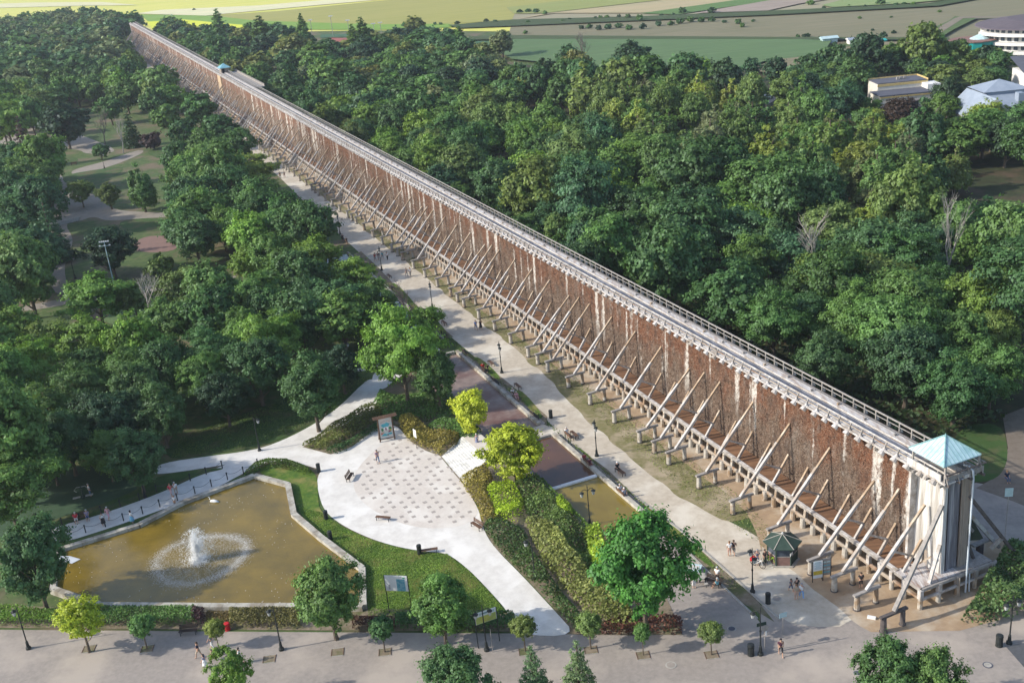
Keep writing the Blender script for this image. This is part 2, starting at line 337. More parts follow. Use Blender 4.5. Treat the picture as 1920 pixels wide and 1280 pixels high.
def vnoise(X, Y, s, seed=0):
    r = np.random.default_rng(seed); out = np.zeros(len(X))
    for k in range(7):
        a = r.uniform(0, 2*PI); f = s*r.uniform(0.6, 1.9); out += np.sin(X*f*math.cos(a)+Y*f*math.sin(a)+r.uniform(0, 6.28))
    return out/7
# ============================================================ GROUND
mb = MB(); mb.sheet([(-4000, -600), (5000, -600), (5000, 7000), (-4000, 7000)], 0, MT['ground']); struct('ground', mb)
# woodland floor behind the wall
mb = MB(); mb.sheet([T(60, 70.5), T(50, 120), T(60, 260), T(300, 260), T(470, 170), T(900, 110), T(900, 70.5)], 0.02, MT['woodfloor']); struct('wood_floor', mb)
def fieldmat(name, a, b, row=None): return M(name, a, tuple(x*0.85 for x in b), 0.13, c3=tuple(x*k for x, k in zip(a, (.78, .85, .8))), s3=0.03, stretch=(0.22, 4.0, 1))
FZ = [0.10]
def field(name, px, a, b=None):
    FZ[0] += 0.06; mb = MB(); mb.sheet(PP([(x, max(y, -78-0.097*(x+10))) for x, y in px]), FZ[0], fieldmat(name+'_crop', a, b or tuple(x*0.82 for x in a))); return struct(name, mb)
field('sun_tinted_far_field', [(-500, 75), (255, 75), (440, 62), (700, 58), (960, 60), (960, -80), (-500, -70)], (0.64, 0.62, 0.11), (0.66, 0.62, 0.2))  # crop yellow raised so that its colour carries a patch of sunlight
field('right_meadow', [(950, 78), (960, 44), (1200, 38), (1440, 26), (1760, 14), (1930, -20), (2300, -60), (2300, 110), (1780, 78), (1440, 75)], (0.235, 0.205, 0.13), (0.17, 0.17, 0.09))
field('upper_field', [(940, 46), (1200, 38), (1440, 26), (1760, 14), (1930, -20), (2200, -100), (950, -80)], (0.34, 0.30, 0.20), (0.29, 0.27, 0.17))
field('mustard_field', [(385, 31), (520, 22), (760, -2), (1100, -6), (1080, 2), (950, 16), (965, 28), (960, 39), (840, 46), (700, 47), (480, 40)], (0.37, 0.34, 0.085), (0.33, 0.33, 0.10))
field('green_crop_field', [(262, 28), (400, 31), (480, 40), (700, 47), (840, 46), (870, 52), (700, 58), (440, 56), (345, 60), (290, 52)], (0.22, 0.36, 0.05), (0.17, 0.30, 0.05))
field('sun_tinted_yellow_field', [(275, 42), (345, 38), (440, 47), (520, 52), (440, 66), (330, 66), (290, 60)], (0.70, 0.72, 0.05), (0.6, 0.66, 0.05))  # yellow crop with the sunlit brightness painted into its colour
field('pale_stubble_field', [(255, 27), (300, 20), (480, 12), (650, -2), (770, -4), (610, 10), (500, 20), (385, 31)], (0.74, 0.70, 0.44), (0.68, 0.62, 0.36))
field('pale_stubble_strip', [(-60, 20), (0, 16), (160, 12), (260, 11), (190, 5), (60, 6), (-60, 10)], (0.72, 0.68, 0.40), (0.66, 0.6, 0.34))
field('light_green_field', [(965, 28), (1020, 27), (1240, 2), (1140, -6), (1085, 0), (950, 16)], (0.30, 0.33, 0.10))
field('straw_field', [(965, 39), (1020, 28), (1250, 2), (1420, -4), (1380, 8), (1200, 27), (1040, 27)], (0.46, 0.37, 0.22), (0.42, 0.36, 0.2))
field('green_strip_field', [(1200, 28), (1400, 0), (1440, -6), (1520, -8), (1420, 8), (1270, 30)], (0.12, 0.21, 0.06))
field('brown_stubble_field', [(1300, 28), (1430, 6), (1500, -6), (1600, -6), (1500, 10), (1440, 23)], (0.36, 0.29, 0.24))
field('pale_green_field', [(1540, 13), (1600, -2), (1780, -8), (1850, -4), (1700, 10), (1560, 17)], (0.26, 0.33, 0.13))
field('hedge_bank', [(840, 50), (960, 40), (1200, 34), (1440, 24), (1740, 10), (1870, -12), (1885, -8), (1760, 15), (1460, 31), (1200, 42), (960, 52), (860, 56)], (0.06, 0.09, 0.03))
field('green_crop_field', [(900, 84), (965, 77), (1440, 77), (1560, 80), (1540, 108), (1440, 118), (1360, 140), (1200, 140), (960, 115)], (0.115, 0.19, 0.075), (0.095, 0.16, 0.065))
field('hedge_bank', [(880, 72), (960, 70), (1440, 74), (1780, 76), (1780, 80), (1440, 78), (960, 77), (880, 79)], (0.07, 0.10, 0.035))
field('rough_meadow', [(1400, 138), (1450, 118), (1545, 108), (1620, 84), (1690, 84), (1640, 104), (1520, 150)], (0.23, 0.20, 0.12))
field('track_field', [(1740, 90), (1790, 60), (1830, 40), (1790, 36), (1780, 44), (1690, 84)], (0.10, 0.15, 0.05))
field('dirt_track', [(1745, 66), (1790, 40), (1800, 37), (1920, 36), (1920, 38), (1806, 40), (1760, 70)], (0.25, 0.21, 0.16))
mb = MB(); mb.sheet(PP([(620, 82), (655, 80), (662, 73), (618, 72)]), 0.3, MT['court']); struct('red_sports_court', mb)
mb = MB(); mb.sheet(PP([(600, 72), (664, 70), (662, 64), (602, 66)]), 0.3, MT['courtg']); struct('green_sports_court', mb)
mb = MB(); mb.sheet(PP([(840, 82), (935, 92), (935, 80), (860, 70)]), 0.3, MT['courtg']); struct('sports_pitch', mb)
# ---- promenade along the wall
mb = MB(); mb.sheet([T(760, 55.5), T(300, 55.5), T(250, 53.8), T(200, 53.0), T(170, 52.0), T(130, 52.2), T(120, 51.9), T(112, 51.6), T(100, 51.9), T(72, 52.0), T(69, 52.6), T(67.5, 54.2), T(66.5, 56), T(67, 59.5), T(74, 59.6), T(84, 58.4), T(92, 56.8), T(100, 56.3), T(115, 56.9), T(131, 58.3), T(150, 59.0), T(175, 59.0), T(210, 59.4), T(260, 59.8), T(760, 60.2)], 0.024, MT['gravel']); struct('promenade', mb)
mb = MB(); mb.sheet(rough([T(86, 59.5), T(87, 57.4), T(92, 56.4), T(100, 55.8), T(115, 56.4), T(131, 57.8), T(150, 58.6), T(175, 58.8), T(210, 59.2), T(260, 59.7), T(760, 60.0), T(760, 64.6), T(86, 64.6)], 2.5, .35, 1), 0.028, MT['drygrass']); struct('grass_verge', mb)
mb = MB(); mb.sheet(rough([T(300, 61.2), T(150, 61.1), T(100, 60.9), T(88, 60.6), T(83, 59.0), T(79.5, 56.6), T(76, 55.6)]+PP([(1452, 1085), (1500, 1135), (1560, 1168), (1640, 1192)]), 2.2, .35, 2)+PP([(1698, 1201), (1800, 1182), (1880, 1160), (1900, 1100), (1930, 1040), (1880, 1010)])+[T(72, 74), T(300, 73)], 0.032, MT['sand'])
mb.sheet([T(300, 61.2), T(300, 73), T(760, 73), T(760, 61.2)], 0.032, MT['sand']); struct('sandy_ground', mb)
# strip between the promenade and the basins
mb = MB()
mb.sheet([T(119.3, 50.3), T(119.3, 51.4), T(121.5, 52.5), T(133, 52.6), T(141, 52.4), T(148.5, 52), T(149.8, 50.9), T(150, 50.3)], 0.03, MT['soil'])
mb.sheet([T(157, 50.6), T(156.5, 52.4), T(170, 52.4), T(186, 52.6), T(200, 53.4), T(214, 53.8), T(213, 51.6)], 0.03, MT['soil'])
mb.sheet([T(74, 50.6), T(70, 51.4), T(75, 52.2), T(88, 52.5), T(97, 51.9), T(104, 52.3), T(112.5, 51.8), T(113, 50.9)], 0.03, MT['soil']); struct('soil_strip', mb)
mb = MB()
for a, b in (((121, 51.6), (132, 52.6)), ((136, 51.9), (147, 52.2)), ((158, 51.8), (170, 52.4)), ((173, 51.8), (190, 52.8)), ((104, 51.2), (112, 51.6)), ((80, 51.6), (96, 51.7))):
    mb.sheet(chaikin([T(a[0], a[1]-0.5), T(a[0]+1, a[1]+0.6), T(b[0]-1, b[1]+0.6), T(b[0], b[1]-0.5)]), 0.036, MT['lawn'])
struct('lawn_strip', mb)
# cross path between the two basins, paved triangle beside the big tree
ground_sheet('cross_path', [(965, 820), (1000, 792), (1062, 806), (1075, 818), (1040, 822), (1012, 826), (975, 850)], 0.034, MT['gravel'], False)
ground_sheet('paved_triangle', [(1210, 975), (1265, 1010), (1330, 1075), (1420, 1160), (1445, 1194), (1280, 1197), (1215, 1197), (1180, 1060)], 0.026, MT['paving'], False)
# ---- bottom promenade
ground_sheet('lower_promenade', [(-300, 1180), (0, 1180), (480, 1184), (960, 1187), (1279, 1192), (1430, 1188), (1425, 1150), (1440, 1080), (1500, 1060), (1930, 1060), (2100, 1050), (2300, 1500), (-400, 1500)], 0.022, MT['paving'], False)
ground_sheet('asphalt_corner', [(1886, 1212), (1990, 1190), (2200, 1500), (1990, 1330)], 0.03, MT['asphalt'], False)
ground_sheet('back_road', [(1790, 915), (1830, 905), (1870, 912), (1960, 950), (2050, 990), (2050, 1070), (1960, 1075), (1905, 1040), (1850, 1020)], 0.03, MT['paving'], False)
ground_sheet('back_path', [(1830, 915), (1875, 890), (1890, 840), (1880, 780), (1930, 760), (2000, 900), (2000, 980), (1900, 940)], 0.034, M('beige_path', (0.21, 0.175, 0.14), (0.165, 0.135, 0.105), 1.2), False)
ground_sheet('back_lawn', [(1790, 800), (1880, 790), (1893, 860), (1870, 900), (1820, 905), (1780, 890)], 0.037, MT['lawnd'])
ground_sheet('dark_lawn', [(1780, 410), (1850, 370), (1930, 380), (1960, 440), (1890, 450)], 0.037, MT['lawnd'])
ground_sheet('wood_road', [(1262, 262), (1300, 264), (1345, 282), (1380, 300), (1350, 310), (1290, 285)], 0.05, MT['paving'], False)
ground_sheet('car_yard', [(1390, 178), (1460, 184), (1440, 196), (1390, 190)], 0.05, MT['paving'], False)
# ---- white paths and plaza
ground_sheet('white_path', [(690, 708), (712, 716), (716, 735), (702, 762), (706, 800), (724, 795), (748, 800), (770, 830), (825, 856), (862, 900), (897, 950), (905, 990), (925, 1025), (985, 1085), (1040, 1145), (1084, 1193), (968, 1190), (955, 1150), (925, 1115), (880, 1068), (838, 1036), (795, 1034), (740, 1024), (690, 1008), (640, 984), (608, 958), (597, 925), (594, 898), (603, 880), (585, 876), (540, 862), (500, 866), (462, 884), (400, 918), (340, 942), (280, 964), (200, 992), (110, 1020), (80, 1010), (95, 990), (180, 968), (300, 925), (380, 888), (430, 868), (420, 872), (300, 890), (282, 886), (300, 868), (400, 854), (450, 848), (500, 838), (560, 812), (620, 776), (655, 745)], 0.04, MT['white'])
ground_sheet('white_path', [(692, 706), (714, 736), (740, 712), (790, 684), (830, 660), (815, 646), (770, 664), (725, 684)], 0.045, MT['white'])
ground_sheet('white_path', [(635, 688), (700, 672), (720, 676), (716, 690), (650, 700), (628, 698)], 0.04, MT['white'])
ground_sheet('white_path', [(395, 738), (425, 733), (425, 748), (398, 755)], 0.04, MT['white'])
PLAZA = [(735, 818), (770, 806), (800, 820), (830, 852), (866, 895), (892, 945), (897, 968), (870, 986), (820, 992), (765, 986), (715, 966), (683, 945), (664, 922), (662, 890), (690, 855)]
mb = MB(); mb.sheet(chaikin(PP(PLAZA)), 0.05, MT['pavlight']); plaza = struct('plaza_paving', mb)
pl = chaikin(PP(PLAZA)); pav = MB(); pav.box((0, 0, 0), (0.46, 0.46, 0.02), MT['pavdark']); pavm = pav.mesh('dark_paver')
oc = G(780, 900); k = 0
ang = AZ+0.05
for i in range(-26, 27):
    for j in range(-26, 27):
        # pinwheel arrangement: every paver column is shifted against its neighbour
        a = i*1.16; b = j*1.3+((i*0.37) % 1.0)*1.3
        if (i+2*j) % 5 in (1, ): continue
        p = oc+Vector((a*math.cos(ang)-b*math.sin(ang), a*math.sin(ang)+b*math.cos(ang), 0))
        if inside(p.x, p.y, pl) and edge_dist(np.array([p.x]), np.array([p.y]), pl)[0] > 0.35 and k < 290:
            k += 1; obj('dark_paver', pavm, plaza, (p.x, p.y, 0.052+0.002*(k % 3)), ang+random.uniform(-.03, .03))
# left park paths and lawns
ground_sheet('cool_lawn', [(-80, 900), (100, 870), (240, 880), (262, 925), (230, 945), (140, 978), (60, 1000), (-60, 1020)], 0.02, M('artificial_turf', (0.05, 0.095, 0.05), (0.042, 0.08, 0.042), 0.8), False)
ground_sheet('sports_lawn', [(190, 600), (200, 572), (290, 565), (300, 610), (240, 620)], 0.02, M('pale_turf', (0.12, 0.19, 0.075), (0.1, 0.16, 0.06), 0.5), False)
beige = M('park_gravel', (0.30, 0.265, 0.225), (0.24, 0.215, 0.18), 0.8)
ground_sheet('park_path', [(60, 330), (110, 320), (125, 345), (180, 365), (210, 395), (290, 398), (320, 400), (320, 407), (260, 410), (200, 415), (175, 405), (150, 415), (120, 418), (140, 450), (125, 480), (120, 510), (130, 545), (100, 555), (80, 480), (70, 400)], 0.02, beige)
ground_sheet('park_path', [(40, 575), (90, 565), (250, 540), (440, 515), (445, 522), (260, 552), (100, 575), (40, 585)], 0.024, beige)
ground_sheet('park_path', [(130, 320), (200, 302), (260, 280), (275, 285), (210, 312), (140, 330)], 0.028, beige)
ground_sheet('park_path', [(0, 240), (100, 235), (170, 260), (230, 285), (160, 290), (150, 280), (80, 278), (0, 290)], 0.028, beige)
ground_sheet('park_court', [(245, 470), (260, 445), (315, 440), (340, 465), (300, 475)], 0.024, M('pink_court', (0.24, 0.15, 0.125), (0.2, 0.13, 0.11), 0.8))
ground_sheet('dirt_patch', [(40, 250), (80, 240), (130, 265), (60, 270)], 0.032, MT['soil'])
for q in ([(55, 318), (60, 300), (110, 288), (150, 296), (140, 310), (90, 320)], [(110, 330), (200, 315), (240, 312), (200, 345), (130, 350)], [(270, 285), (300, 280), (330, 285), (300, 300)], [(215, 412), (320, 408), (330, 430), (240, 438)], [(310, 490), (450, 470), (460, 500), (330, 525)]):
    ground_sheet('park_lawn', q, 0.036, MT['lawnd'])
ground_sheet('flower_bed', [(52, 308), (70, 300), (110, 300), (112, 308), (80, 314)], 0.05, M('flower_bed', (0.12, 0.07, 0.06), (0.08, 0.09, 0.04), 1.5))
for q in ([(92, 425), (150, 412), (152, 424), (96, 436)],):
    t = thing('park_steps', 'grey stone steps between the trees of the left park', 'steps')
    a, b = G(96, 424), G(152, 410)
    for i in range(5):
        off = Vector((0, -1, 0))*i*0.55; mbb = MB(); mbb.beam(a+off+Vector((0, 0, .55-.1*i)), b+off+Vector((0, 0, .55-.1*i)), 0.5, 0.14, MT['kerb']); obj('step', mbb, t)
# bottom lawns round the pond
ground_sheet('pond_lawn', [(600, 960), (640, 986), (690, 1010), (740, 1026), (795, 1036), (838, 1038), (880, 1070), (925, 1117), (950, 1150), (965, 1180), (690, 1180), (684, 1068), (600, 1010), (560, 960), (541, 905), (480, 888), (500, 868), (585, 878), (596, 900), (596, 930)], 0.05, MT['lawn'])
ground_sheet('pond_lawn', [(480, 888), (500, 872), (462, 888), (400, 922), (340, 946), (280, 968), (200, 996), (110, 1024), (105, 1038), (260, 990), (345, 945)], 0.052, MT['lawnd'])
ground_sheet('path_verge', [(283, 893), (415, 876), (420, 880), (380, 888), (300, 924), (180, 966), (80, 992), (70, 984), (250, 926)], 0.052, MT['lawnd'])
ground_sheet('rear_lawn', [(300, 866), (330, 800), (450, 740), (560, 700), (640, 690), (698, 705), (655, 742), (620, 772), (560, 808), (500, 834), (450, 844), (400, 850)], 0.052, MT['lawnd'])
ground_sheet('front_bed', [(-100, 1130), (140, 1140), (690, 1140), (965, 1150), (968, 1184), (480, 1181), (0, 1177), (-100, 1176)], 0.053, MT['soil'], False)
ground_sheet('shrub_bed', [(567, 838), (600, 820), (705, 765), (770, 740), (850, 735), (985, 800), (1012, 828), (1015, 850), (1108, 995), (1215, 1040), (1280, 1190), (1082, 1190), (1040, 1142), (985, 1083), (925, 1023), (907, 988), (899, 950), (866, 905), (845, 880), (825, 855), (798, 845), (770, 828), (748, 798), (724, 793), (700, 806), (660, 838), (620, 852)], 0.054, MT['soil'], False)
# wide white steps
ts = thing('wide_stairs', 'broad flight of white stone steps climbing from the plaza beside the yellow maple', 'stairs')
a0, a1 = G(828, 856), G(872, 908); b0, b1 = G(868, 826), G(915, 868)
for i in range(12):
    f = i/12; g = (i+1)/12
    p = [a0.lerp(b0, f), a1.lerp(b1, f), a1.lerp(b1, g), a0.lerp(b0, g)]
    m_ = MB(); m_.prism(p, 0.02, 0.07+0.05*i, MT['step']); obj('step', m_, ts)
m_ = MB(); m_.prism([b0, b1, G(935, 850), G(892, 812)], 0.06, .64, MT['pavlight']); obj('landing', m_, ts)
# kerbs
def kerb_run(name, pts, wdt, h, mat, label, cat, seg=2.0, z=0.0):
    t = thing(name, label, cat)
    for a, b in zip(pts[:-1], pts[1:]):
        n = max(1, int((b-a).length/seg)); 
        for i in range(n):
            p = a.lerp(b, i/n); q = a.lerp(b, (i+1)/n); d = (q-p).normalized()*0.015
            m_ = MB(); m_.beam(p+d+Vector((0, 0, z+h/2)), q-d+Vector((0, 0, z+h/2+random.uniform(-.006, .006))), wdt, h, mat); obj('kerb_stone', m_, t)
    return t
kerb_run('path_kerb', [T(97, 51.85), T(88, 52.4), T(75.5, 52.2), T(70, 52.0)], 0.22, 0.12, MT['kerb'], 'grey stone kerb along the promenade edge beside the trampled soil near the kiosk', 'kerb')
kerb_run('path_kerb', [G(1265, 1010), G(1330, 1075), G(1420, 1160)], 0.22, 0.12, MT['kerb'], 'grey stone kerb along the paved triangle behind the bench by the big ash tree', 'kerb')
# ============================================================ BASINS
def rim(t, pts, wd, h, mat, seg=1.3, close=False):
    ps = pts+[pts[0]] if close else pts
    for a, b in zip(ps[:-1], ps[1:]):
        L = (b-a).length; n = max(1, round(L/seg)); dr = (b-a).normalized(); ang = math.atan2(dr.y, dr.x)
        for i in range(n):
            c = a.lerp(b, (i+0.5)/n); m_ = MB(); m_.box((0, 0, 0), (L/n-0.03, wd, h), mat)
            obj('rim_stone', m_, t, (c.x, c.y, h/2+random.uniform(-.008, .008)), ang)
pond_px = [(112, 1037), (262, 990), (345, 947), (478, 897), (541, 914), (552, 970), (603, 1014), (680, 1072), (682, 1143), (420, 1143), (190, 1141), (100, 1110)]
pp = PP(pond_px)
mb = MB(); mb.sheet(pp, 0.22, MT['pond']); o = struct('pond_water', mb)
t = thing('pond_rim', 'pale stone rim of the large angular pond with the fountain', 'pond edge'); rim(t, pp, 0.72, 0.62, MT['rim'], close=True)
def basin(name, corners, wz, wmat, label, h=0.45, wd=0.55):
    mb = MB(); mb.sheet(corners, wz, wmat); struct(name+'_water', mb)
    return thing(name, label, 'basin edge')
ba = [T(115.6, 50.5), T(91.5, 50.5), T(90.0, 44.15), T(115.6, 44.15)]; 
mb = MB(); mb.sheet([T(115.6, 50.5), T(103.3, 50.5), T(103.3, 44.15), T(115.6, 44.15)], 0.12, MT['basinb']); struct('brown_basin_water', mb)
mb = MB(); mb.sheet([T(103.3, 50.5), T(88.5, 50.5), T(88.5, 44.15), T(103.3, 44.15)], 0.12, MT['basinw']); struct('olive_basin_water', mb)
t = thing('long_basin_edge', 'pale stone border of the split basin, brown water one side and olive the other', 'basin edge')
rim(t, [T(115.8, 50.7), T(90, 50.7)], 0.55, 0.5, MT['rim'], 1.8); rim(t, [T(115.9, 50.3), T(115.9, 44)], 0.4, 0.4, MT['kerb'], 1.8); rim(t, [T(115.8, 43.9), T(90, 43.9)], 0.3, 0.4, MT['kerb'], 1.8)
rim(t, [T(103.3, 50.3), T(103.3, 44.1)], 0.5, 0.3, MT['paintw'], 1.5)
mb = MB(); mb.sheet([T(149.3, 50.3), T(119.5, 50.3), T(119.5, 42.5), T(149.3, 42.5)], 0.055, MT['pinkfloor']); struct('pink_basin_floor', mb)
t = thing('pink_basin_edge', 'pale stone border of the drained pink basin behind the robinia', 'basin edge')
rim(t, [T(149.8, 50.4), T(119.6, 50.4)], 0.5, 0.5, MT['rim'], 2.0); rim(t, [T(149.8, 50.0), T(149.8, 42.5)], 0.5, 0.45, MT['kerb'], 2.0)
mb = MB(); mb.sheet([T(214, 50.8), T(156.5, 50.4), T(156.5, 45), T(214, 45)], 0.055, MT['basing']); struct('grey_basin_water', mb)
t = thing('far_basin_edge', 'stone border of the grey basin half hidden under trees up the promenade', 'basin edge')
rim(t, [T(214.2, 51.0), T(156, 50.5)], 0.4, 0.45, MT['rim'], 2.4); rim(t, [T(155.9, 50.3), T(155.9, 46)], 0.35, 0.4, MT['rim'], 2.4); rim(t, [T(178, 50.2), T(178, 46)], 0.35, 0.3, MT['paintw'], 2.4)
kerb_run('basin_walkway', [T(116.2, 51.35), T(92, 51.35)], 0.7, 0.05, MT['paving'], 'grey paved strip with benches beside the split basin', 'walkway', 2.5)
kerb_run('basin_walkway', [T(150, 51.05), T(119.6, 51.05)], 0.7, 0.05, MT['paving'], 'grey paved strip with benches beside the drained pink basin', 'walkway', 2.5)
# fountain
F0 = G(372, 1052, 0.22)
t = thing('fountain', 'white foaming fountain jets rising from the middle of the pond', 'fountain', F0)
P = []; 
for j in range(40):
    a = random.uniform(0, 2*PI); tilt = random.uniform(0, 0.17); v = random.uniform(6.0, 9.1)*(1-0.5*tilt)
    vx = v*math.sin(tilt)*math.cos(a); vy = v*math.sin(tilt)*math.sin(a); vz = v*math.cos(tilt); T0 = 2*vz/9.81; k = 260
    tt = RNG.uniform(0, 1, k)**0.9*T0; sp_ = 0.03+0.13*tt
    P.append(np.stack([vx*tt, vy*tt, vz*tt-4.905*tt**2], 1)+RNG.normal(size=(k, 3))*sp_[:, None])
P = np.concatenate(P); a = RNG.uniform(0, 2*PI, 5000); r = np.abs(RNG.normal(0, .75, 5000)); P2 = np.stack([r*np.cos(a), r*np.sin(a), np.abs(RNG.normal(0, .3, 5000))*np.exp(-r*.3)], 1)
P = np.concatenate([P, P2]); P[:, 0] += P[:, 2]*0.04; P = P[P[:, 2] > -0.02]
V, rr = quads(P, RNG.normal(size=P.shape), RNG.uniform(.03, .10, len(P)), RNG.uniform(0, 1, len(P)), '', 1.2)
o = obj('water_jets', quadmesh(V, rr, 'water_jets', MT['foam']), t); o['kind'] = 'stuff'
m_ = MB(); m_.tube([(0, 0, -.2), (0, 0, .15)], [.5, .3], 10, MT['iron']); obj('nozzle', m_, t)
# ring of falling droplets where the spray meets the water, and flecks of foam
k = 26000; a = RNG.uniform(0, 2*PI, k); rad = np.where(RNG.uniform(0, 1, k) < .3, 4.8*np.sqrt(RNG.uniform(.15, 1, k)), 4.75+RNG.normal(0, .42, k))+0.2*np.sin(3*a)
keep = RNG.uniform(0, 1, k) < (0.8+0.2*np.cos(a-0.5))
P = np.stack([F0.x+0.1+rad*np.cos(a)*1.05, F0.y+.5+rad*np.sin(a), 0.235+RNG.uniform(0, .05, k)], 1)[keep]
V, rr = quads(P, RNG.normal(size=P.shape)*.25+np.array([0, 0, 1]), RNG.uniform(.02, .05, len(P)), RNG.uniform(0, 1, len(P)), '')
o = obj('spray_ring', quadmesh(V, rr, 'spray_ring', MT['foam'])); o['kind'] = 'stuff'; tag(o, 'ring of white droplets on the pond around the fountain', 'spray')
pa = np.array([[q.x, q.y] for q in pp]); X = RNG.uniform(pa[:, 0].min(), pa[:, 0].max(), 900); Y = RNG.uniform(pa[:, 1].min(), pa[:, 1].max(), 900)
kk = inside_np(X, Y, pp) & (edge_dist(X, Y, pp) > .6) & (vnoise(X, Y, .35, 4) > .08); P = np.stack([X[kk], Y[kk], np.full(kk.sum(), .232)], 1)
V, rr = quads(P, RNG.normal(size=P.shape)*.05+np.array([0, 0, 1]), RNG.uniform(.04, .10, len(P)), RNG.uniform(0, 1, len(P)), '')
o = obj('floating_flecks', quadmesh(V, rr, 'floating_flecks', MT['foam'])); o['kind'] = 'stuff'; tag(o, 'small pale flecks floating on the olive pond', 'flecks')
# ============================================================ GRADUATION TOWER
gt = thing('graduation_tower', 'immensely long timber wall filled with brushwood, walkway on top, raked braces along its foot', 'graduation tower', T(65, 68.2), AZ)
def L(u, n, z=0.0): return Vector((n-68.2, u-65, z))
UEND = 792.0; NEAR_U = 320.0
def gpart(name, me, parent=gt, kind=None, loc=(0, 0, 0)):
    o = obj(name, me, parent, loc)
    if kind: o['kind'] = kind
    return o
# --- brushwood bays between posts: 6 shared reliefs, then one joined run
BAY = 3.36; ZB0, ZB1 = 2.2, 12.3
def brush_grid(y0, y1, dy, dz, near=True, seed=0, amp=0.11):
    r = np.random.default_rng(seed); ny = int(round((y1-y0)/dy))+1; nz_ = int((ZB1-ZB0)/dz)+1
    ys = np.linspace(y0, y1, ny); zs = np.linspace(ZB0, ZB1, nz_)
    Y, Z = np.meshgrid(ys, zs, indexing='ij'); base = -1.7+0.2*(Z-ZB0)/(ZB1-ZB0)
    if not near: base = -base
    sg = -1 if near else 1
    X = base+sg*r.uniform(0, amp, Y.shape)
    edge = np.minimum((Y-y0), (y1-Y)); X -= sg*0.05*np.exp(-(edge/0.15)**2)
    V = [tuple(v) for v in np.stack([X, Y, Z], -1).reshape(-1, 3)]
    F = [(i*nz_+j, (i+1)*nz_+j, (i+1)*nz_+j+1, i*nz_+j+1) for i in range(ny-1) for j in range(nz_-1)]
    if not near: F = [f[::-1] for f in F]
    return V, F
def twigs(y0, y1, dens, seed, lo=.2, hi=.5):
    r = np.random.default_rng(seed); k = int((y1-y0)*(ZB1-ZB0)*dens); y = r.uniform(y0, y1, k); z = r.uniform(ZB0+.1, ZB1-.1, k)
    x = -1.7+0.2*(z-ZB0)/(ZB1-ZB0)-.1; d = r.normal(size=(k, 3))*np.array([.45, .6, .6])+np.array([-.55, 0, 0]); d /= np.linalg.norm(d, axis=1, keepdims=True)
    ln = r.uniform(lo, hi, k)[:, None]; p = np.stack([x, y, z], 1); q = p+d*ln; wv = np.cross(d, r.normal(size=(k, 3))); wv /= np.linalg.norm(wv, axis=1, keepdims=True); wv *= .018
    V = np.stack([p-wv, p+wv, q], 1).reshape(-1, 3); return V, k
bays = []
for s in range(6):
    m_ = MB(); V, F = brush_grid(0.01, BAY-0.01, 0.16, 0.2, True, s); m_.add(V, F, MT['brush'])
    V, k = twigs(.1, BAY-.1, 34, s); m_.add([tuple(v) for v in V], [(3*i, 3*i+1, 3*i+2) for i in range(k)], MT['brush'])
    bays.append(m_.mesh('brush_bay'))
nb = int((NEAR_U-69.5)//BAY)
for i in range(nb): gpart('brush_bay', bays[(i*5+i//6) % 6], gt, None, (0, 4.5+i*BAY, 0))
y0 = 4.5+nb*BAY
m_ = MB(); V, F = brush_grid(y0, UEND-65, 0.7, 0.5, True, 9, 0.16); m_.add(V, F, MT['brush']); gpart('brush_wall', m_, gt, 'stuff')
m_ = MB(); V, F = brush_grid(4.5, UEND-65, 2.5, 1.0, False, 9); m_.add(V, F, MT['brush']); gpart('brush_back', m_)
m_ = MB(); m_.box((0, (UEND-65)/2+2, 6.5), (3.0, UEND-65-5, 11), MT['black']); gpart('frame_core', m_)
m_ = MB(); m_.box((0, UEND-65+1.5, 7), (3.4, 3.0, 10.6), MT['clad']); gpart('far_end_wall', m_)
# --- top deck: boards in long runs, salt troughs, edge beams
runs = []
y = -0.1
while y < UEND-65:
    runs.append((y, min(y+ (8.4 if y < 300 else 84), UEND-65))); y = runs[-1][1]
for i, (a, b) in enumerate(runs):
    c = (a+b)/2; d = b-a-0.03
    m_ = MB(); m_.box((-1.35, c, 12.42), (0.9, d, 0.14), MT['saltwood']); m_.box((-0.88, c, 12.5), (0.06, d, 0.2), MT['darkwood'])
    gpart('edge_boards', m_)
    m_ = MB(); m_.box((-0.42, c, 12.44), (0.84, d, 0.14), MT['deck'])
    for q in (-.6, -.32, -.05): m_.box((q, c, 12.52), (0.03, d, 0.015), MT['darkwood'])
    gpart('deck_boards', m_)
    m_ = MB(); m_.box((0.42, c, 12.56), (0.72, d, 0.3), MT['trough']); m_.box((.05, c, 12.68), (0.07, d, 0.14), MT['saltwood']); m_.box((.8, c, 12.68), (0.07, d, 0.14), MT['grey']); gpart('brine_trough', m_)
    m_ = MB(); m_.box((1.2, c, 12.44), (0.62, d, 0.14), MT['grey']); m_.box((1.0, c, 12.53), (0.04, d, 0.05), MT['tan']); m_.box((1.42, c, 12.53), (0.05, d, 0.04), MT['darkwood']); gpart('edge_boards', m_)
for i in range(60):
    y = 5+i*4.2; m_ = MB()
    if i < 60 and y < 255: m_.box((0, 0, .1), (0.32, 0.16, 0.24), MT['tan' if i % 3 == 0 else 'grey']); gpart('valve_block', m_, gt, None, (0.35+.1*(i % 2), y, 12.72))
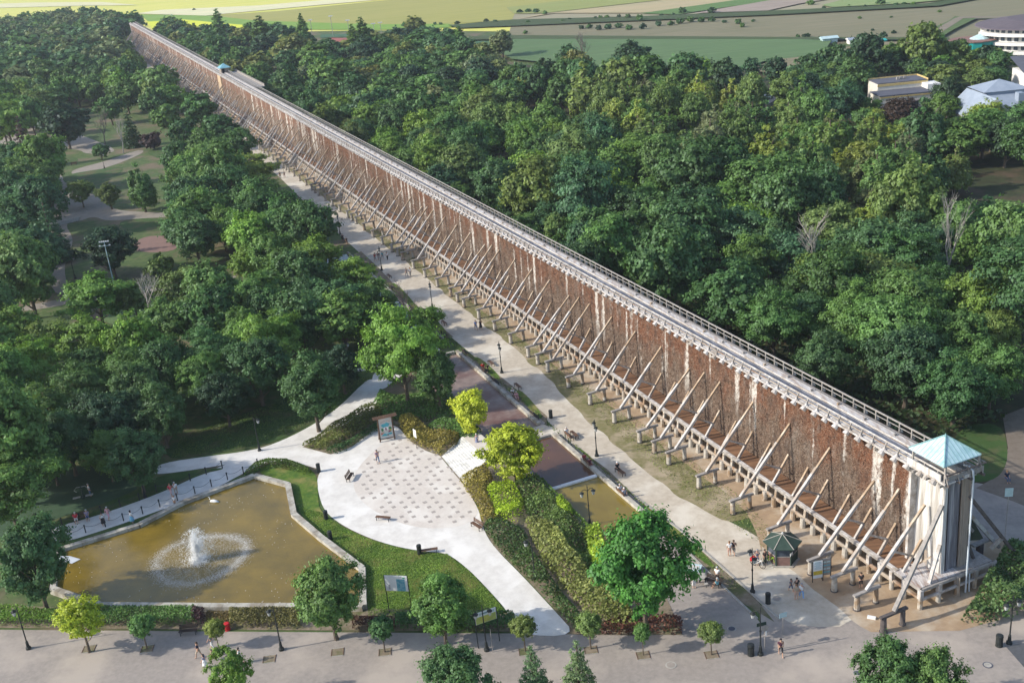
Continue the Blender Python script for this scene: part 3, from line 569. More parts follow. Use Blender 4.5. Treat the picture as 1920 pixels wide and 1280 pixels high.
# near side: gallery brackets with salt-crusted beam ends, rail and gutter
def bracket(far=False):
    m_ = MB(); s = 1 if far else -1
    if not far:
        m_.box((-1.95, 0, 12.22), (0.95, 0.24, 0.26), MT['saltwood']); m_.beam((-2.0, 0, 12.2), (-1.72, 0, 13.3), 0.12, 0.13, MT['grey'])
        m_.tube([(-2.46, 0, 12.06), (-2.3, 0, 12.22), (-2.02, 0, 12.5), (-1.9, 0, 12.95)], [0.36, 0.33, 0.18, 0.07], 8, MT['saltwood'])
    else:
        m_.box((1.75, 0, 12.4), (0.5, 0.16, 0.16), MT['grey']); m_.box((1.6, 0, 12.95), (0.11, 0.11, 1.05), MT['grey']); m_.beam((1.95, 0.0, 12.45), (1.62, 0, 13.0), 0.09, 0.1, MT['saltwood'])
    return m_
bn = bracket().mesh('gallery_bracket'); bf = bracket(True).mesh('rail_post')
PS = 1.68
for i in range(int((UEND-66)/PS)):
    y = 1.2+i*PS
    if i < 150:
        gpart('gallery_bracket', bn, gt, None, (random.uniform(-.03, .03), y, 0)); gpart('rail_post', bf, gt, None, (0, y+.3, 0))
m_ = MB()
for i in range(150, int((UEND-66)/PS)):
    y = 1.2+i*PS; m_.tube([(-2.40, y, 12.08), (-1.95, y, 12.5), (-1.8, y, 13.2)], [0.30, 0.17, 0.06], 4, MT['saltwood'], False); m_.box((1.6, y+.3, 12.95), (0.12, 0.12, 1.05), MT['grey'])
gpart('far_brackets_and_posts', m_, gt, 'stuff')
for i, (a, b) in enumerate(runs):
    c = (a+b)/2; d = b-a-0.03
    m_ = MB(); m_.box((-1.76, c, 13.28), (0.12, d, 0.12), MT['saltwood']); m_.box((-1.8, c, 12.85), (0.08, d, 0.1), MT['logs']); gpart('near_handrail', m_)
    m_ = MB(); m_.box((-2.12, c, 12.44), (0.2, d, 0.16), MT['saltwood']); gpart('gutter_board', m_)
    m_ = MB(); m_.box((1.6, c, 13.46), (0.14, d, 0.12), MT['grey']); gpart('far_handrail', m_)
    m_ = MB(); m_.box((1.62, c, 12.95), (0.06, d, 0.07), MT['grey']); gpart('far_midrail', m_)
# --- foot walkway (both sides), its edge beam and the log rail under it
y0 = 3.2
for side in (-1, 1):
    y = y0
    while y < UEND-66:
        st = 6.72 if (y < 255 and side < 0) else 60; b = min(y+st, UEND-66); c = (y+b)/2; d = b-y-.04; X = lambda v: side*abs(v)
        m_ = MB(); m_.box((X(-2.85), c, 2.13), (2.1, d, 0.12), MT['floor']); gpart('foot_walkway', m_)
        m_ = MB(); m_.box((X(-4.05), c, 2.2), (0.36, d, 0.2), MT['saltwood']); m_.box((X(-4.27), c, 2.12), (0.06, d, 0.22), MT['grey']); gpart('edge_beam', m_)
        m_ = MB(); m_.tube([(X(-4.32), y+.05, 1.02), (X(-4.32), b-.05, 1.0)], 0.2, 7, MT['logs']); gpart('log_rail', m_)
        y = b
def under():
    m_ = MB(); m_.beam((-4.25, 0, 1.0), (-4.1, 0, 2.08), 0.34, 0.34, MT['footing']); m_.box((-3.6, 0, 1.72), (1.5, 0.22, 0.22), MT['logs']); m_.beam((-4.25, 0, 1.3), (-3.2, 0, 2.0), .16, .16, MT['logs'])
    m_.tube([(-4.55, 0, 0), (-4.5, 0, 1.12)], [0.34, 0.3], 8, MT['footing']); return m_
um = under().mesh('walkway_support')
for i in range(int((UEND-75)/PS)):
    y = 8.4+i*PS
    if i < 150: gpart('walkway_support', um, gt, None, (0, y, 0))
m_ = MB()
for i in range(150, int((UEND-75)/PS)):
    y = 8.4+i*PS; m_.beam((-4.3, y, 0), (-4.1, y, 2.08), 0.3, 0.3, MT['logs'])
for i in range(60): m_.beam((4.3, 8+i*12.0, 0), (4.1, 8+i*12.0, 2.08), 0.3, 0.3, MT['logs'])
gpart('far_walkway_supports', m_, gt, 'stuff')
# --- raked braces with their trestles
def trestle_mesh(cap, post):
    m_ = MB(); m_.beam((-9.55, 0, 1.66), (-6.5, 0, 1.74), 0.36, 0.2, cap); return m_
def tposts(post, i): 
    m_ = MB(); x = (-9.15, -6.95)[i]; m_.tube([(x, 0, 0), (x, 0, 1.0), (x, 0, 1.56)], [0.31-.05*i, 0.29-.05*i, 0.26-.04*i], 10, post); m_.tube([(x, 0, 0), (x, 0, .14)], 38/100-.06*i, 10, MT['darkwood']); return m_
capm = trestle_mesh(MT['grey'], 0).mesh('cap_beam'); pms = [tposts(MT['footing'], i).mesh('post') for i in (0, 1)]
capd = trestle_mesh(MT['darkwood'], 0).mesh('cap_beam'); pmd = [tposts(MT['darkwood'], i).mesh('post') for i in (0, 1)]
def longb(top=8.9, mat='strut'):
    m_ = MB(); h = Vector((-8.15, 0, 1.8)); t_ = Vector((-1.62, 0, top)); k = h.lerp(t_, .74); m_.beam(h, k, 0.29, 0.31, MT[mat]); m_.beam(k-(k-h)*.02, t_, 0.22, 0.24, MT['tan' if mat == 'strut' else mat]); return m_
def shortb():
    m_ = MB(); h = Vector((-3.75, 0, 2.2)); t_ = Vector((-1.7, 0, 5.1)); k = h.lerp(t_, .5); m_.beam(h, k, 0.22, 0.3, MT['strut']); m_.beam(k, t_, 0.22, 0.24, MT['tan']); return m_
def tie():
    m_ = MB(); m_.beam((-5.1, 0, 4.95), (-2.8, 0, 3.7), 0.15, 0.18, MT['strut']); return m_
lb = [longb(8.9).mesh('raking_brace'), longb(8.2).mesh('raking_brace')]; sb = shortb().mesh('short_brace'); tm = tie().mesh('brace_tie')
offs = [0, 3.4, 6.8, 13.5, 20.2, 26.9]
us = [67.7+33.6*k+o for k in range(22) for o in offs]; us = [u for u in us if u < UEND-8]
bm_far = MB()
for i, u in enumerate(us):
    y = u-65
    if i < 75:
        jt = random.uniform(-.08, .08)
        t = gpart('trestle', capm, gt, None, (jt, y, 0)); gpart('post', pms[0], t); gpart('post', pms[1], t)
        gpart('raking_brace', lb[1 if i % 6 == 2 else 0], gt, None, (jt*.3, y, 0)); gpart('short_brace', sb, gt, None, (0, y+.1, 0)); gpart('brace_tie', tm, gt, None, (0, y+.05, 0))
        if i % 6 >= 2: o = gpart('short_brace', sb, gt, None, (0, y+3.35, 0))
    else:
        bm_far.beam((-8.15, y, 1.8), (-1.62, y, 8.9), 0.36, 0.36, MT['strut']); bm_far.beam((-3.75, y, 2.2), (-1.7, y, 5.1), .25, .25, MT['tan']); bm_far.beam((-9.5, y, 1.66), (-6.5, y, 1.7), 0.4, 0.3, MT['grey']); bm_far.beam((-8.0, y, 0), (-8, y, 1.6), 2.2, 0.5, MT['footing'])
gpart('far_braces', bm_far, gt, 'stuff')
bb = MB()
for u in us[::1]: bb.beam((8.15, u-65, 1.0), (1.62, u-65, 8.9), 0.34, 0.34, MT['strut'])
gpart('rear_braces', bb, gt, 'stuff')
# --- end platform and its posts
m_ = MB()
for i in range(30): m_.box((-4.2+i*.29, 1.75, 2.13+.004*(i % 3)), (0.27, 3.4, 0.12), MT['saltfloor'] if i < 17 else MT['grey'])
gpart('end_platform', m_)
m_ = MB(); m_.box((0.25, -0.12, 2.02), (9.2, 0.2, 0.3), MT['grey']); m_.box((0.25, -0.2, 1.1), (9.2, 0.2, 0.24), MT['saltwood']); m_.box((-4.27, 1.7, 2.02), (0.2, 3.7, 0.3), MT['grey']); m_.box((-4.3, 1.7, 1.1), (0.22, 3.7, 0.22), MT['logs']); m_.box((4.4, 1.7, 2.02), (0.2, 3.7, 0.3), MT['grey']); gpart('end_beams', m_)
for x, yy in ((-4.3, -.1), (-2.1, -.1), (0.1, -.1), (2.3, -.1), (4.4, -.1), (-4.35, 1.9), (-4.35, 3.6), (-4.35, 5.2), (-4.35, 6.8)):
    m_ = MB(); m_.tube([(x, yy, 0), (x, yy, 1.15)], [0.24, 0.22], 8, MT['footing']); m_.box((x, yy, 1.6), (0.4, 0.4, 0.95), MT['saltwood' if x < -2 else 'grey']); gpart('end_post', m_)
# --- tower box at the end
TW = (-1.15, 1.95, 0.9, 4.5)  # x0,x1,y0,y1
def boardwall(name, n, f, mat, mats=None):
    for i in range(n):
        m_ = MB(); f(m_, i, i/n, (i+1)/n, mats[i % len(mats)] if mats else mat); gpart('cladding_board', m_)
def fnear(m_, i, a, b, mat):
    y0_, y1_ = TW[2]+(TW[3]-TW[2])*a+.004, TW[2]+(TW[3]-TW[2])*b-.004; off = random.uniform(0, .02)
    zlo = 3.9 if 7 <= i <= 9 else 2.19
    m_.add([(TW[0]-off-.1, y0_, zlo), (TW[0]-off-.1, y1_, zlo), (TW[0]-off+.12, y1_, 12.4), (TW[0]-off+.12, y0_, 12.4), (TW[0]+.05, y0_, zlo), (TW[0]+.05, y1_, zlo), (TW[0]+.25, y1_, 12.4), (TW[0]+.25, y0_, 12.4)], [(0, 3, 2, 1), (4, 5, 6, 7), (0, 1, 5, 4), (1, 2, 6, 5), (2, 3, 7, 6), (3, 0, 4, 7)], mat)
boardwall('near', 16, fnear, MT['clad'])
def fend(m_, i, a, b, mat):
    x0_, x1_ = TW[0]+(TW[1]-TW[0])*a+.012, TW[0]+(TW[1]-TW[0])*b-.012; off = random.uniform(0, .03); dk = 1 < i < 9
    if dk: off -= .22
    if i == 3: off += .14
    y_ = TW[2]-off; mt = MT['cladd'] if dk else (MT['clad'] if i < 2 else MT['cladb'])
    m_.add([(x0_, y_-.08, 2.19), (x1_, y_-.08, 2.19), (x1_, y_+.1, 12.4), (x0_, y_+.1, 12.4), (x0_, y_+.05, 2.19), (x1_, y_+.05, 2.19), (x1_, y_+.2, 12.4), (x0_, y_+.2, 12.4)], [(0, 3, 2, 1), (4, 5, 6, 7), (0, 1, 5, 4), (1, 2, 6, 5), (2, 3, 7, 6), (3, 0, 4, 7)], mt)
boardwall('end', 13, fend, MT['cladd'])
m_ = MB(); m_.box(((TW[0]+TW[1])/2, (TW[2]+TW[3])/2+.35, 7.3), (TW[1]-TW[0]-.3, TW[3]-TW[2]-1.0, 10.2), MT['cladb']); gpart('tower_core', m_)
m_ = MB(); m_.box((TW[1]+.02, (TW[2]+TW[3])/2, 7.3), (.12, TW[3]-TW[2], 10.2), MT['cladb']); gpart('rear_cladding', m_)
# gallery round the tower head, posts and copper roof
m_ = MB(); m_.box((0.2, 2.3, 12.45), (4.6, 4.4, 0.16), MT['grey']); gpart('gallery_floor', m_)
m_ = MB(); m_.box((-2.12, 2.6, 12.75), (0.1, 4.2, 0.85), MT['clad']); gpart('parapet_board', m_)
m_ = MB(); m_.box((0.2, 0.1, 12.7), (4.6, 0.1, 0.5), MT['grey']); gpart('parapet_board', m_)
m_ = MB()
for x in (-1.9, -.6, .7, 2.2): m_.box((x, 0.1, 12.3), (0.2, 0.9, 0.22), MT['darkwood']); m_.beam((x, -.25, 12.2), (x, .25, 13.4), .1, .1, MT['grey'])
for y in (.3, 2.0, 3.6): m_.box((-2.05, y, 12.2), (0.9, 0.22, 0.24), MT['grey'])
m_.box((0.2, -.1, 13.35), (4.7, .12, .1), MT['darkwood']); m_.box((2.5, 2.3, 13.35), (.12, 4.8, .1), MT['grey']); gpart('gallery_frame', m_)
for x, y in ((-1.85, .3), (2.1, .3), (-1.85, 4.3), (2.1, 4.3)):
    m_ = MB(); m_.box((x, y, 13.3), (0.14, 0.14, 1.7), MT['grey']); m_.beam((x, y, 13.4), (x*.6, y+(.5 if y < 2 else -.5), 14.1), .09, .09, MT['saltwood']); gpart('roof_post', m_)
x0, x1, y0, y1, ez, az_ = -2.15, 2.2, 0.2, 4.6, 14.15, 15.75
cx, cy = (x0+x1)/2, (y0+y1)/2
rf = MB(); rf.add([(x0, y0, ez), (x1, y0, ez), (x1, y1, ez), (x0, y1, ez), (cx, cy, az_), (x0, y0, ez-.1), (x1, y0, ez-.1), (x1, y1, ez-.1), (x0, y1, ez-.1)], [(0, 1, 4), (1, 2, 4), (2, 3, 4), (3, 0, 4), (0, 5, 6, 1), (1, 6, 7, 2), (2, 7, 8, 3), (3, 8, 5, 0), (5, 8, 7, 6)], MT['copper'])
rfo = gpart('copper_roof', rf)
cs = [Vector((x0, y0, ez)), Vector((x1, y0, ez)), Vector((x1, y1, ez)), Vector((x0, y1, ez))]; ap = Vector((cx, cy, az_))
m_ = MB()
for i in range(4):
    a, b = cs[i], cs[(i+1) % 4]; m_.beam(a+Vector((0, 0, .03)), ap+Vector((0, 0, .05)), .1, .08, MT['copperseam'])
    mid = (a+b)/2; up = (ap-mid)
    for k in range(1, 10):
        f = k/10; p = a.lerp(b, f); q = p+up*(1-abs(2*f-1)); m_.beam(p+Vector((0, 0, .015)), q+Vector((0, 0, .015)), .03, .03, MT['copperseam'])
m_.tube([(cx, cy, az_-.1), (cx, cy, az_+.2)], [.1, .03], 6, MT['copperseam']); gpart('seam_ribs', m_, rfo)
m_ = MB(); m_.tube([(0.75, .75, 13.25), (0.9, .2, 13.3), (0.95, -.2, 13.0), (0.95, -.3, 12.2), (0.95, -.32, 9), (0.95, -.33, 5), (0.95, -.34, 2.4), (0.95, -.36, 0.1)], .085, 8, MT['pipe']); gpart('brine_pipe', m_)
m_ = MB(); m_.tube([(1.35, -.3, 2.0), (1.35, -.4, 0.1)], .075, 8, MT['pipe']); m_.tube([(.1, -.35, 2.0), (.05, -.5, .05)], .05, 6, MT['logs']); gpart('drain_pipe', m_)
# corner braces of the tower (dark)
t = gpart('trestle', capd, gt, None, (-0.3, -1.1, 0)); gpart('post', pmd[0], t); gpart('post', pmd[1], t)
m_ = MB(); m_.beam((-8.3, -1.1, 1.85), (-1.3, 0.95, 9.6), 0.34, 0.34, MT['grey']); gpart('corner_brace', m_)
m_ = MB(); m_.beam((-3.0, .25, 2.2), (-1.3, 0.9, 5.4), 0.3, 0.3, MT['saltwood']); gpart('corner_brace', m_)
m_ = MB(); m_.beam((-2.7, 2.9, 2.2), (-2.0, 1.2, 4.2), 0.12, 0.14, MT['tan']); gpart('brace_tie', m_)
m_ = MB(); m_.beam((8.5, .2, .6), (1.9, 1.0, 9.6), 0.3, 0.3, MT['darkwood']); m_.beam((5.0, .8, 2.9), (6.0, .5, 3.9), .3, .3, MT['grey']); gpart('rear_corner_brace', m_)
m_ = MB(); m_.beam((3.3, 1.2, 2.2), (2.0, 1.4, 5.5), 0.25, 0.25, MT['darkwood']); m_.box((8.0, .3, .5), (2.2, .5, .5), MT['darkwood']); m_.beam((6.0, 3.0, .2), (6.0, 3.0, 2.0), .5, .5, MT['darkwood']); m_.beam((5.0, 3.0, 2.0), (7.3, 3.0, 2.1), .5, .2, MT['grey']); gpart('rear_trestle', m_)
# end wall of brush (narrow salt grey jamb beside tower)
m_ = MB(); m_.box((-1.35, 4.42, 7.2), (1.0, .12, 10.3), MT['saltwood']); m_.box((-1.85, 4.45, 7.2), (.2, .3, 10.2), MT['saltwood']); gpart('jamb_post', m_)
# --- mid tower with hut and widened deck
y = 446-65
m_ = MB(); m_.box((-1.72, y+2, 7.2), (.35, 7.5, 10.2), M('ochre_cladding', (0.55, 0.40, 0.24), (0.42, 0.33, 0.24), 1, tower=True)); gpart('mid_tower_cladding', m_)
m_ = MB(); m_.box((.6, y+1, 13.5), (3.2, 4.2, 2.1), MT['cladb']); m_.box((-.2, y-1.2, 13.4), (.9, .3, 1.7), MT['black']); hut = gpart('deck_hut', m_)
m_ = MB(); ez = 14.5; m_.add([(-1.6, y-2, ez), (2.8, y-2, ez), (2.8, y+4, ez), (-1.6, y+4, ez), (.6, y+1, ez+1.6)], [(0, 1, 4), (1, 2, 4), (2, 3, 4), (3, 0, 4), (0, 3, 2, 1)], M('blue_copper', (0.2, 0.42, 0.5))); gpart('roof', m_, hut)
m_ = MB(); m_.tube([(1.5, y+2, 15), (1.5, y+2, 19)], .12, 5, MT['iron']); gpart('mast', m_, hut)
m_ = MB(); m_.box((3.2, y-26, 12.3), (3.4, 56, .3), MT['grey']); m_.box((4.8, y-26, 13.2), (.15, 56, .15), MT['grey']); m_.box((4.8, y-26, 12.7), (.1, 56, .5), MT['grey']); gpart('widened_deck', m_)
# ============================================================ TREES
# canonical sizes in metres: crown radius, total height, crown bottom
KIND = {'round': (4.5, 10.6, 1.5), 'open': (5.0, 11.0, 2.4), 'upright': (3.6, 11.0, 2.0), 'columnar': (2.0, 17.0, 1.0), 'conifer': (2.6, 11.0, 1.0), 'ball': (1.15, 3.6, 1.55), 'young': (2.3, 6.2, 1.5), 'blue': (2.6, 8.0, 0.8), 'shrub': (2.2, 2.9, 0.05), 'egg': (3.0, 7.6, 0.5)}
def crown_arrays(kind, seed, nleaf, leaf):
    r = np.random.default_rng(seed); R, H, B = KIND[kind]; zc = (H+B)/2; hz = (H-B)/2
    cl = []
    if kind in ('round', 'open', 'young', 'shrub', 'egg'):
        nc = {'round': 64, 'open': 44, 'young': 32, 'shrub': 20, 'egg': 44}[kind]
        lob = r.uniform(0, 6.28, 6)
        for i in range(nc):
            f = (i+.5)/nc; z = 1-2*f*0.94; a = i*2.39996+r.uniform(-.5, .5); rr = math.sqrt(max(0, 1-z*z))
            k = r.uniform(.58, .88)*(1+.16*math.sin(2*a+lob[0]+z*2)+.13*math.sin(3*a+lob[1]-z*3)); zz = z*hz*r.uniform(.62, .9)*(1+.12*math.sin(2*a+lob[3]))
            if z < -.3: k *= .85
            if kind == 'egg': k *= 1.05-.45*max(0, z)+.1*min(0, z)
            s = R*r.uniform(.19, .34)*(1.05 if z > -.2 else .85)
            fl = .8 if kind != 'open' else .5
            if kind == 'open': k *= 1.08; s *= 1.2
            cl.append((rr*math.cos(a)*R*k, rr*math.sin(a)*R*k, zc+zz+(0.1*R*math.sin(a*2+lob[2])), s, fl))
        for i in range(10): cl.append((r.uniform(-.35, .35)*R, r.uniform(-.35, .35)*R, zc+r.uniform(-.45, .5)*hz, R*.36, .9))
    elif kind == 'upright':
        for j in range(7):
            a = j*2.4+r.uniform(-.3, .3); rad = R*(0.55 if j else 0)*r.uniform(.8, 1.15); top = H-rad*.9-r.uniform(0, 1.2)
            for q in range(6):
                f = q/5; z = B+1+(top-B-1.4)*f; s = R*(.42-.24*f)*r.uniform(.85, 1.15)
                cl.append((rad*math.cos(a)*(1-.1*f)+r.uniform(-.3, .3), rad*math.sin(a)*(1-.1*f)+r.uniform(-.3, .3), z, s, 1.15))
    elif kind == 'columnar':
        for i in range(34):
            f = i/33; z = B+(H-B-.8)*f; pr = R*(math.sin(min(1, f*1.6+.2)*PI*.5)*(1-f**3*.85)); a = i*2.4
            cl.append((pr*.45*math.cos(a), pr*.45*math.sin(a), z, max(.4, pr*.62), 1.5))
    elif kind in ('conifer', 'blue'):
        n = 13 if kind == 'conifer' else 9
        for i in range(n):
            f = i/(n-1); z = B+(H-B-.5)*f; pr = R*(1-f)**.85+.15
            m = max(3, int(9*(1-f)+3))
            for q in range(m):
                a = q*2*PI/m+i*1.3; cl.append((pr*.72*math.cos(a), pr*.72*math.sin(a), z-.25*pr, .28*pr+.25, .5))
        for i in range(8): cl.append((0, 0, B+(H-B)*i/8, R*(1-i/8)*.5+.2, .9))
    elif kind == 'ball':
        for i in range(22):
            f = (i+.5)/22; z = 1-2*f; a = i*2.4; rr = math.sqrt(1-z*z); cl.append((rr*math.cos(a)*R*.62, rr*math.sin(a)*R*.62, zc+z*hz*.62, R*.40*r.uniform(.9, 1.1), .95))
    cl = np.array(cl); nc = len(cl); w_ = cl[:, 3]**2; w_ /= w_.sum(); idx = r.choice(nc, nleaf, p=w_)
    ns = 9; sd = r.normal(size=(nc, ns, 3)); sd /= np.linalg.norm(sd, axis=2, keepdims=True); sd[:, :6, 2] = np.abs(sd[:, :6, 2])
    ctr = np.array([0, 0, zc-.2*hz]); oc_ = cl[:, :3]-ctr; oc_ /= np.linalg.norm(oc_, axis=1, keepdims=True)+1e-9; sd += oc_[:, None, :]*.35; sd /= np.linalg.norm(sd, axis=2, keepdims=True)
    j = r.integers(0, ns, nleaf); D = sd[idx, j]; d = r.normal(size=(nleaf, 3)); d /= np.linalg.norm(d, axis=1, keepdims=True)
    s_ = cl[idx, 3][:, None]; fl = np.stack([np.ones(nleaf), np.ones(nleaf), cl[idx, 4]], 1)
    P = cl[idx, :3]+(D*s_*r.uniform(.55, .95, nleaf)[:, None]+d*s_*.42*r.uniform(.2, 1.1, nleaf)[:, None])*fl
    loose = r.uniform(0, 1, nleaf) < .05; P[loose] += (D*s_*.5)[loose]
    o = P-ctr; o /= np.linalg.norm(o, axis=1, keepdims=True)+1e-9
    N = D*.55+d*.45+o*.4+r.normal(size=(nleaf, 3))*.42+np.array([0, 0, .25])
    tint = r.uniform(0, 1, nc)[idx]*.3+r.uniform(0, 1, (nc, ns))[idx, j]*.3+r.uniform(0, 1, nleaf)*.4
    sz = leaf*r.uniform(.6, 1.3, nleaf)
    keep = P[:, 2] > .15
    V, rr = quads(P[keep], N[keep], sz[keep], tint[keep], ''); return V, rr
def trunk_mesh(kind, seed, bark='bark'):
    r = random.Random(seed); R, H, B = KIND[kind]; m_ = MB(); th = {'ball': .06, 'young': .11, 'shrub': .05, 'egg': .12}.get(kind, .26); top = B+(H-B)*(.62 if kind in ('round', 'open', 'young', 'egg') else .9)
    if kind == 'ball': top = B+.8
    pts = [Vector((0, 0, -.05)), Vector((r.uniform(-.05, .05)*R*.3, r.uniform(-.05, .05)*R*.3, B*.6)), Vector((r.uniform(-.1, .1)*R*.4, r.uniform(-.1, .1)*R*.4, (B+top)/2)), Vector((r.uniform(-.1, .1)*R*.5, 0, top))]
    m_.tube(pts, [th*1.35, th, th*.7, th*.25], 7, MT[bark])
    if kind in ('round', 'open', 'upright', 'young', 'egg'):
        for i in range(7):
            a = i*2.4; z0 = B*.8+(top-B)*i/9; e = Vector((math.cos(a)*R*.62, math.sin(a)*R*.62, z0+(H-B)*.33)); mid = Vector((math.cos(a)*R*.25, math.sin(a)*R*.25, z0+(H-B)*.1)); m_.tube([Vector((0, 0, z0)), mid, e], [th*.5, th*.32, th*.1], 5, MT[bark], False)
    return m_.mesh('trunk')
def bare_mesh(seed, H=10, mat='twig', spread=.5):
    r = random.Random(seed); m_ = MB()
    def br(p, d, l, t, lv):
        q = p+d*l*.55+Vector((r.uniform(-.1, .1), r.uniform(-.1, .1), .05))*l; e = q+(d+Vector((r.uniform(-.3, .3), r.uniform(-.3, .3), .1))).normalized()*l*.45
        m_.tube([p, q, e], [t, t*.75, t*.5], 5 if lv < 2 else 3, MT[mat], False)
        if lv < 4:
            for k in range(4 if lv < 3 else 3):
                a = r.uniform(0, 6.28); nd = (d+Vector((math.cos(a), math.sin(a), r.uniform(-.1, .3)))*spread*r.uniform(.7, 1.3)).normalized(); br(p.lerp(e, r.uniform(.45, 1)), nd, l*r.uniform(.5, .7), t*.5, lv+1)
    br(Vector((0, 0, 0)), Vector((0.05, 0, 1)), H*.48, .22, 0); return m_.mesh('branches')
LOD = {}
def crowns(kind, lod):
    key = (kind, lod)
    if key not in LOD:
        n, leaf = {'near': (25000, .225), 'mid': (12000, .33), 'far': (4000, .6)}[lod]
        f = {'egg': (.7, .8), 'ball': (.30, .45), 'young': (.42, .62), 'shrub': (.32, .8), 'columnar': (.6, .8), 'blue': (.8, .55), 'conifer': (.7, .6)}.get(kind, (1, 1))
        n = int(n*f[0]); leaf *= f[1]; ns = {'round': 4, 'open': 3, 'upright': 2}.get(kind, 2)
        LOD[key] = [(quadmesh(*crown_arrays(kind, hash_(kind)+31*s+len(lod), n, leaf), kind+'_crown', MT['leaf']), trunk_mesh(kind, s+5)) for s in range(ns)]
    return LOD[key]
def hash_(s): return sum(ord(c)*(i+3) for i, c in enumerate(s)) % 997
COL = {k: tuple(c*q for c, q in zip(v, (1.74, 1.68, 1.20))) for k, v in {'deep': (0.045, 0.098, 0.036), 'mid': (0.068, 0.132, 0.040), 'fresh': (0.098, 0.175, 0.036), 'blue': (0.042, 0.094, 0.047), 'olive': (0.09, 0.135, 0.042), 'grey': (0.095, 0.125, 0.065), 'yellow': (0.27, 0.31, 0.03), 'lime': (0.20, 0.29, 0.035), 'purple': (0.038, 0.024, 0.022), 'bluegrey': (0.075, 0.125, 0.07), 'ash': (0.045, 0.135, 0.030), 'autumn': (0.105, 0.125, 0.045), 'dark': (0.024, 0.052, 0.028), 'gold': (0.135, 0.175, 0.04)}.items()}
CNAME = {'deep': 'deep green', 'mid': 'mid green', 'fresh': 'fresh light green', 'blue': 'bluish dark green', 'olive': 'olive green', 'grey': 'grey green', 'yellow': 'bright yellow green', 'lime': 'lime green', 'purple': 'dark purple leaved', 'bluegrey': 'blue grey', 'ash': 'vivid green', 'autumn': 'brownish green', 'dark': 'very dark green', 'gold': 'yellowish green'}
NAME = {'round': 'broadleaf_tree', 'open': 'robinia_tree', 'upright': 'hornbeam_tree', 'columnar': 'poplar_tree', 'conifer': 'spruce_tree', 'blue': 'blue_spruce_tree', 'ball': 'clipped_ball_tree', 'young': 'young_tree', 'shrub': 'shrub', 'egg': 'maple_tree'}
TREES = []
def put_tree(P, kind, rm, h, tint, label, group=None, lod=None, lean=None):
    d = depth(P+Vector((0, 0, 5)))
    if not lod: lod = 'near' if d < 165 else ('mid' if d < 330 else 'far')
    R, H, B = KIND[kind]; cm, tm = random.choice(crowns(kind, lod)); rz = random.uniform(0, 6.28)
    cat = 'shrub' if kind == 'shrub' else 'tree'
    t = thing(NAME[kind], label, cat, P, 0, group)
    c = COL[tint]; j = random.uniform(.86, 1.16); c = (c[0]*j*random.uniform(.92, 1.1), c[1]*j, c[2]*j*random.uniform(.85, 1.2))
    sc = (rm/R, rm/R*random.uniform(.92, 1.08), h/H)
    obj('crown', cm, t, (0, 0, 0), rz, sc, c); obj('trunk', tm, t, (0, 0, 0), rz, sc)
    TREES.append((P.x, P.y, rm)); return t
def tree(px, py, rpx, kind, tint, label, group=None, h=None, hr=None):
    R, H, B = KIND[kind]; zc = 6.0
    for _ in range(4):
        P = G(px, py, zc); rm = rpx*depth(P)/FPX; hh = h or max(2.0, min(17, rm*H/R*(hr or (1.0 if rm < 5 else .85)))); zc = hh*(.5+.5*B/H)
    return put_tree(Vector((P.x, P.y, 0)), kind, rm, hh, tint, label, group)
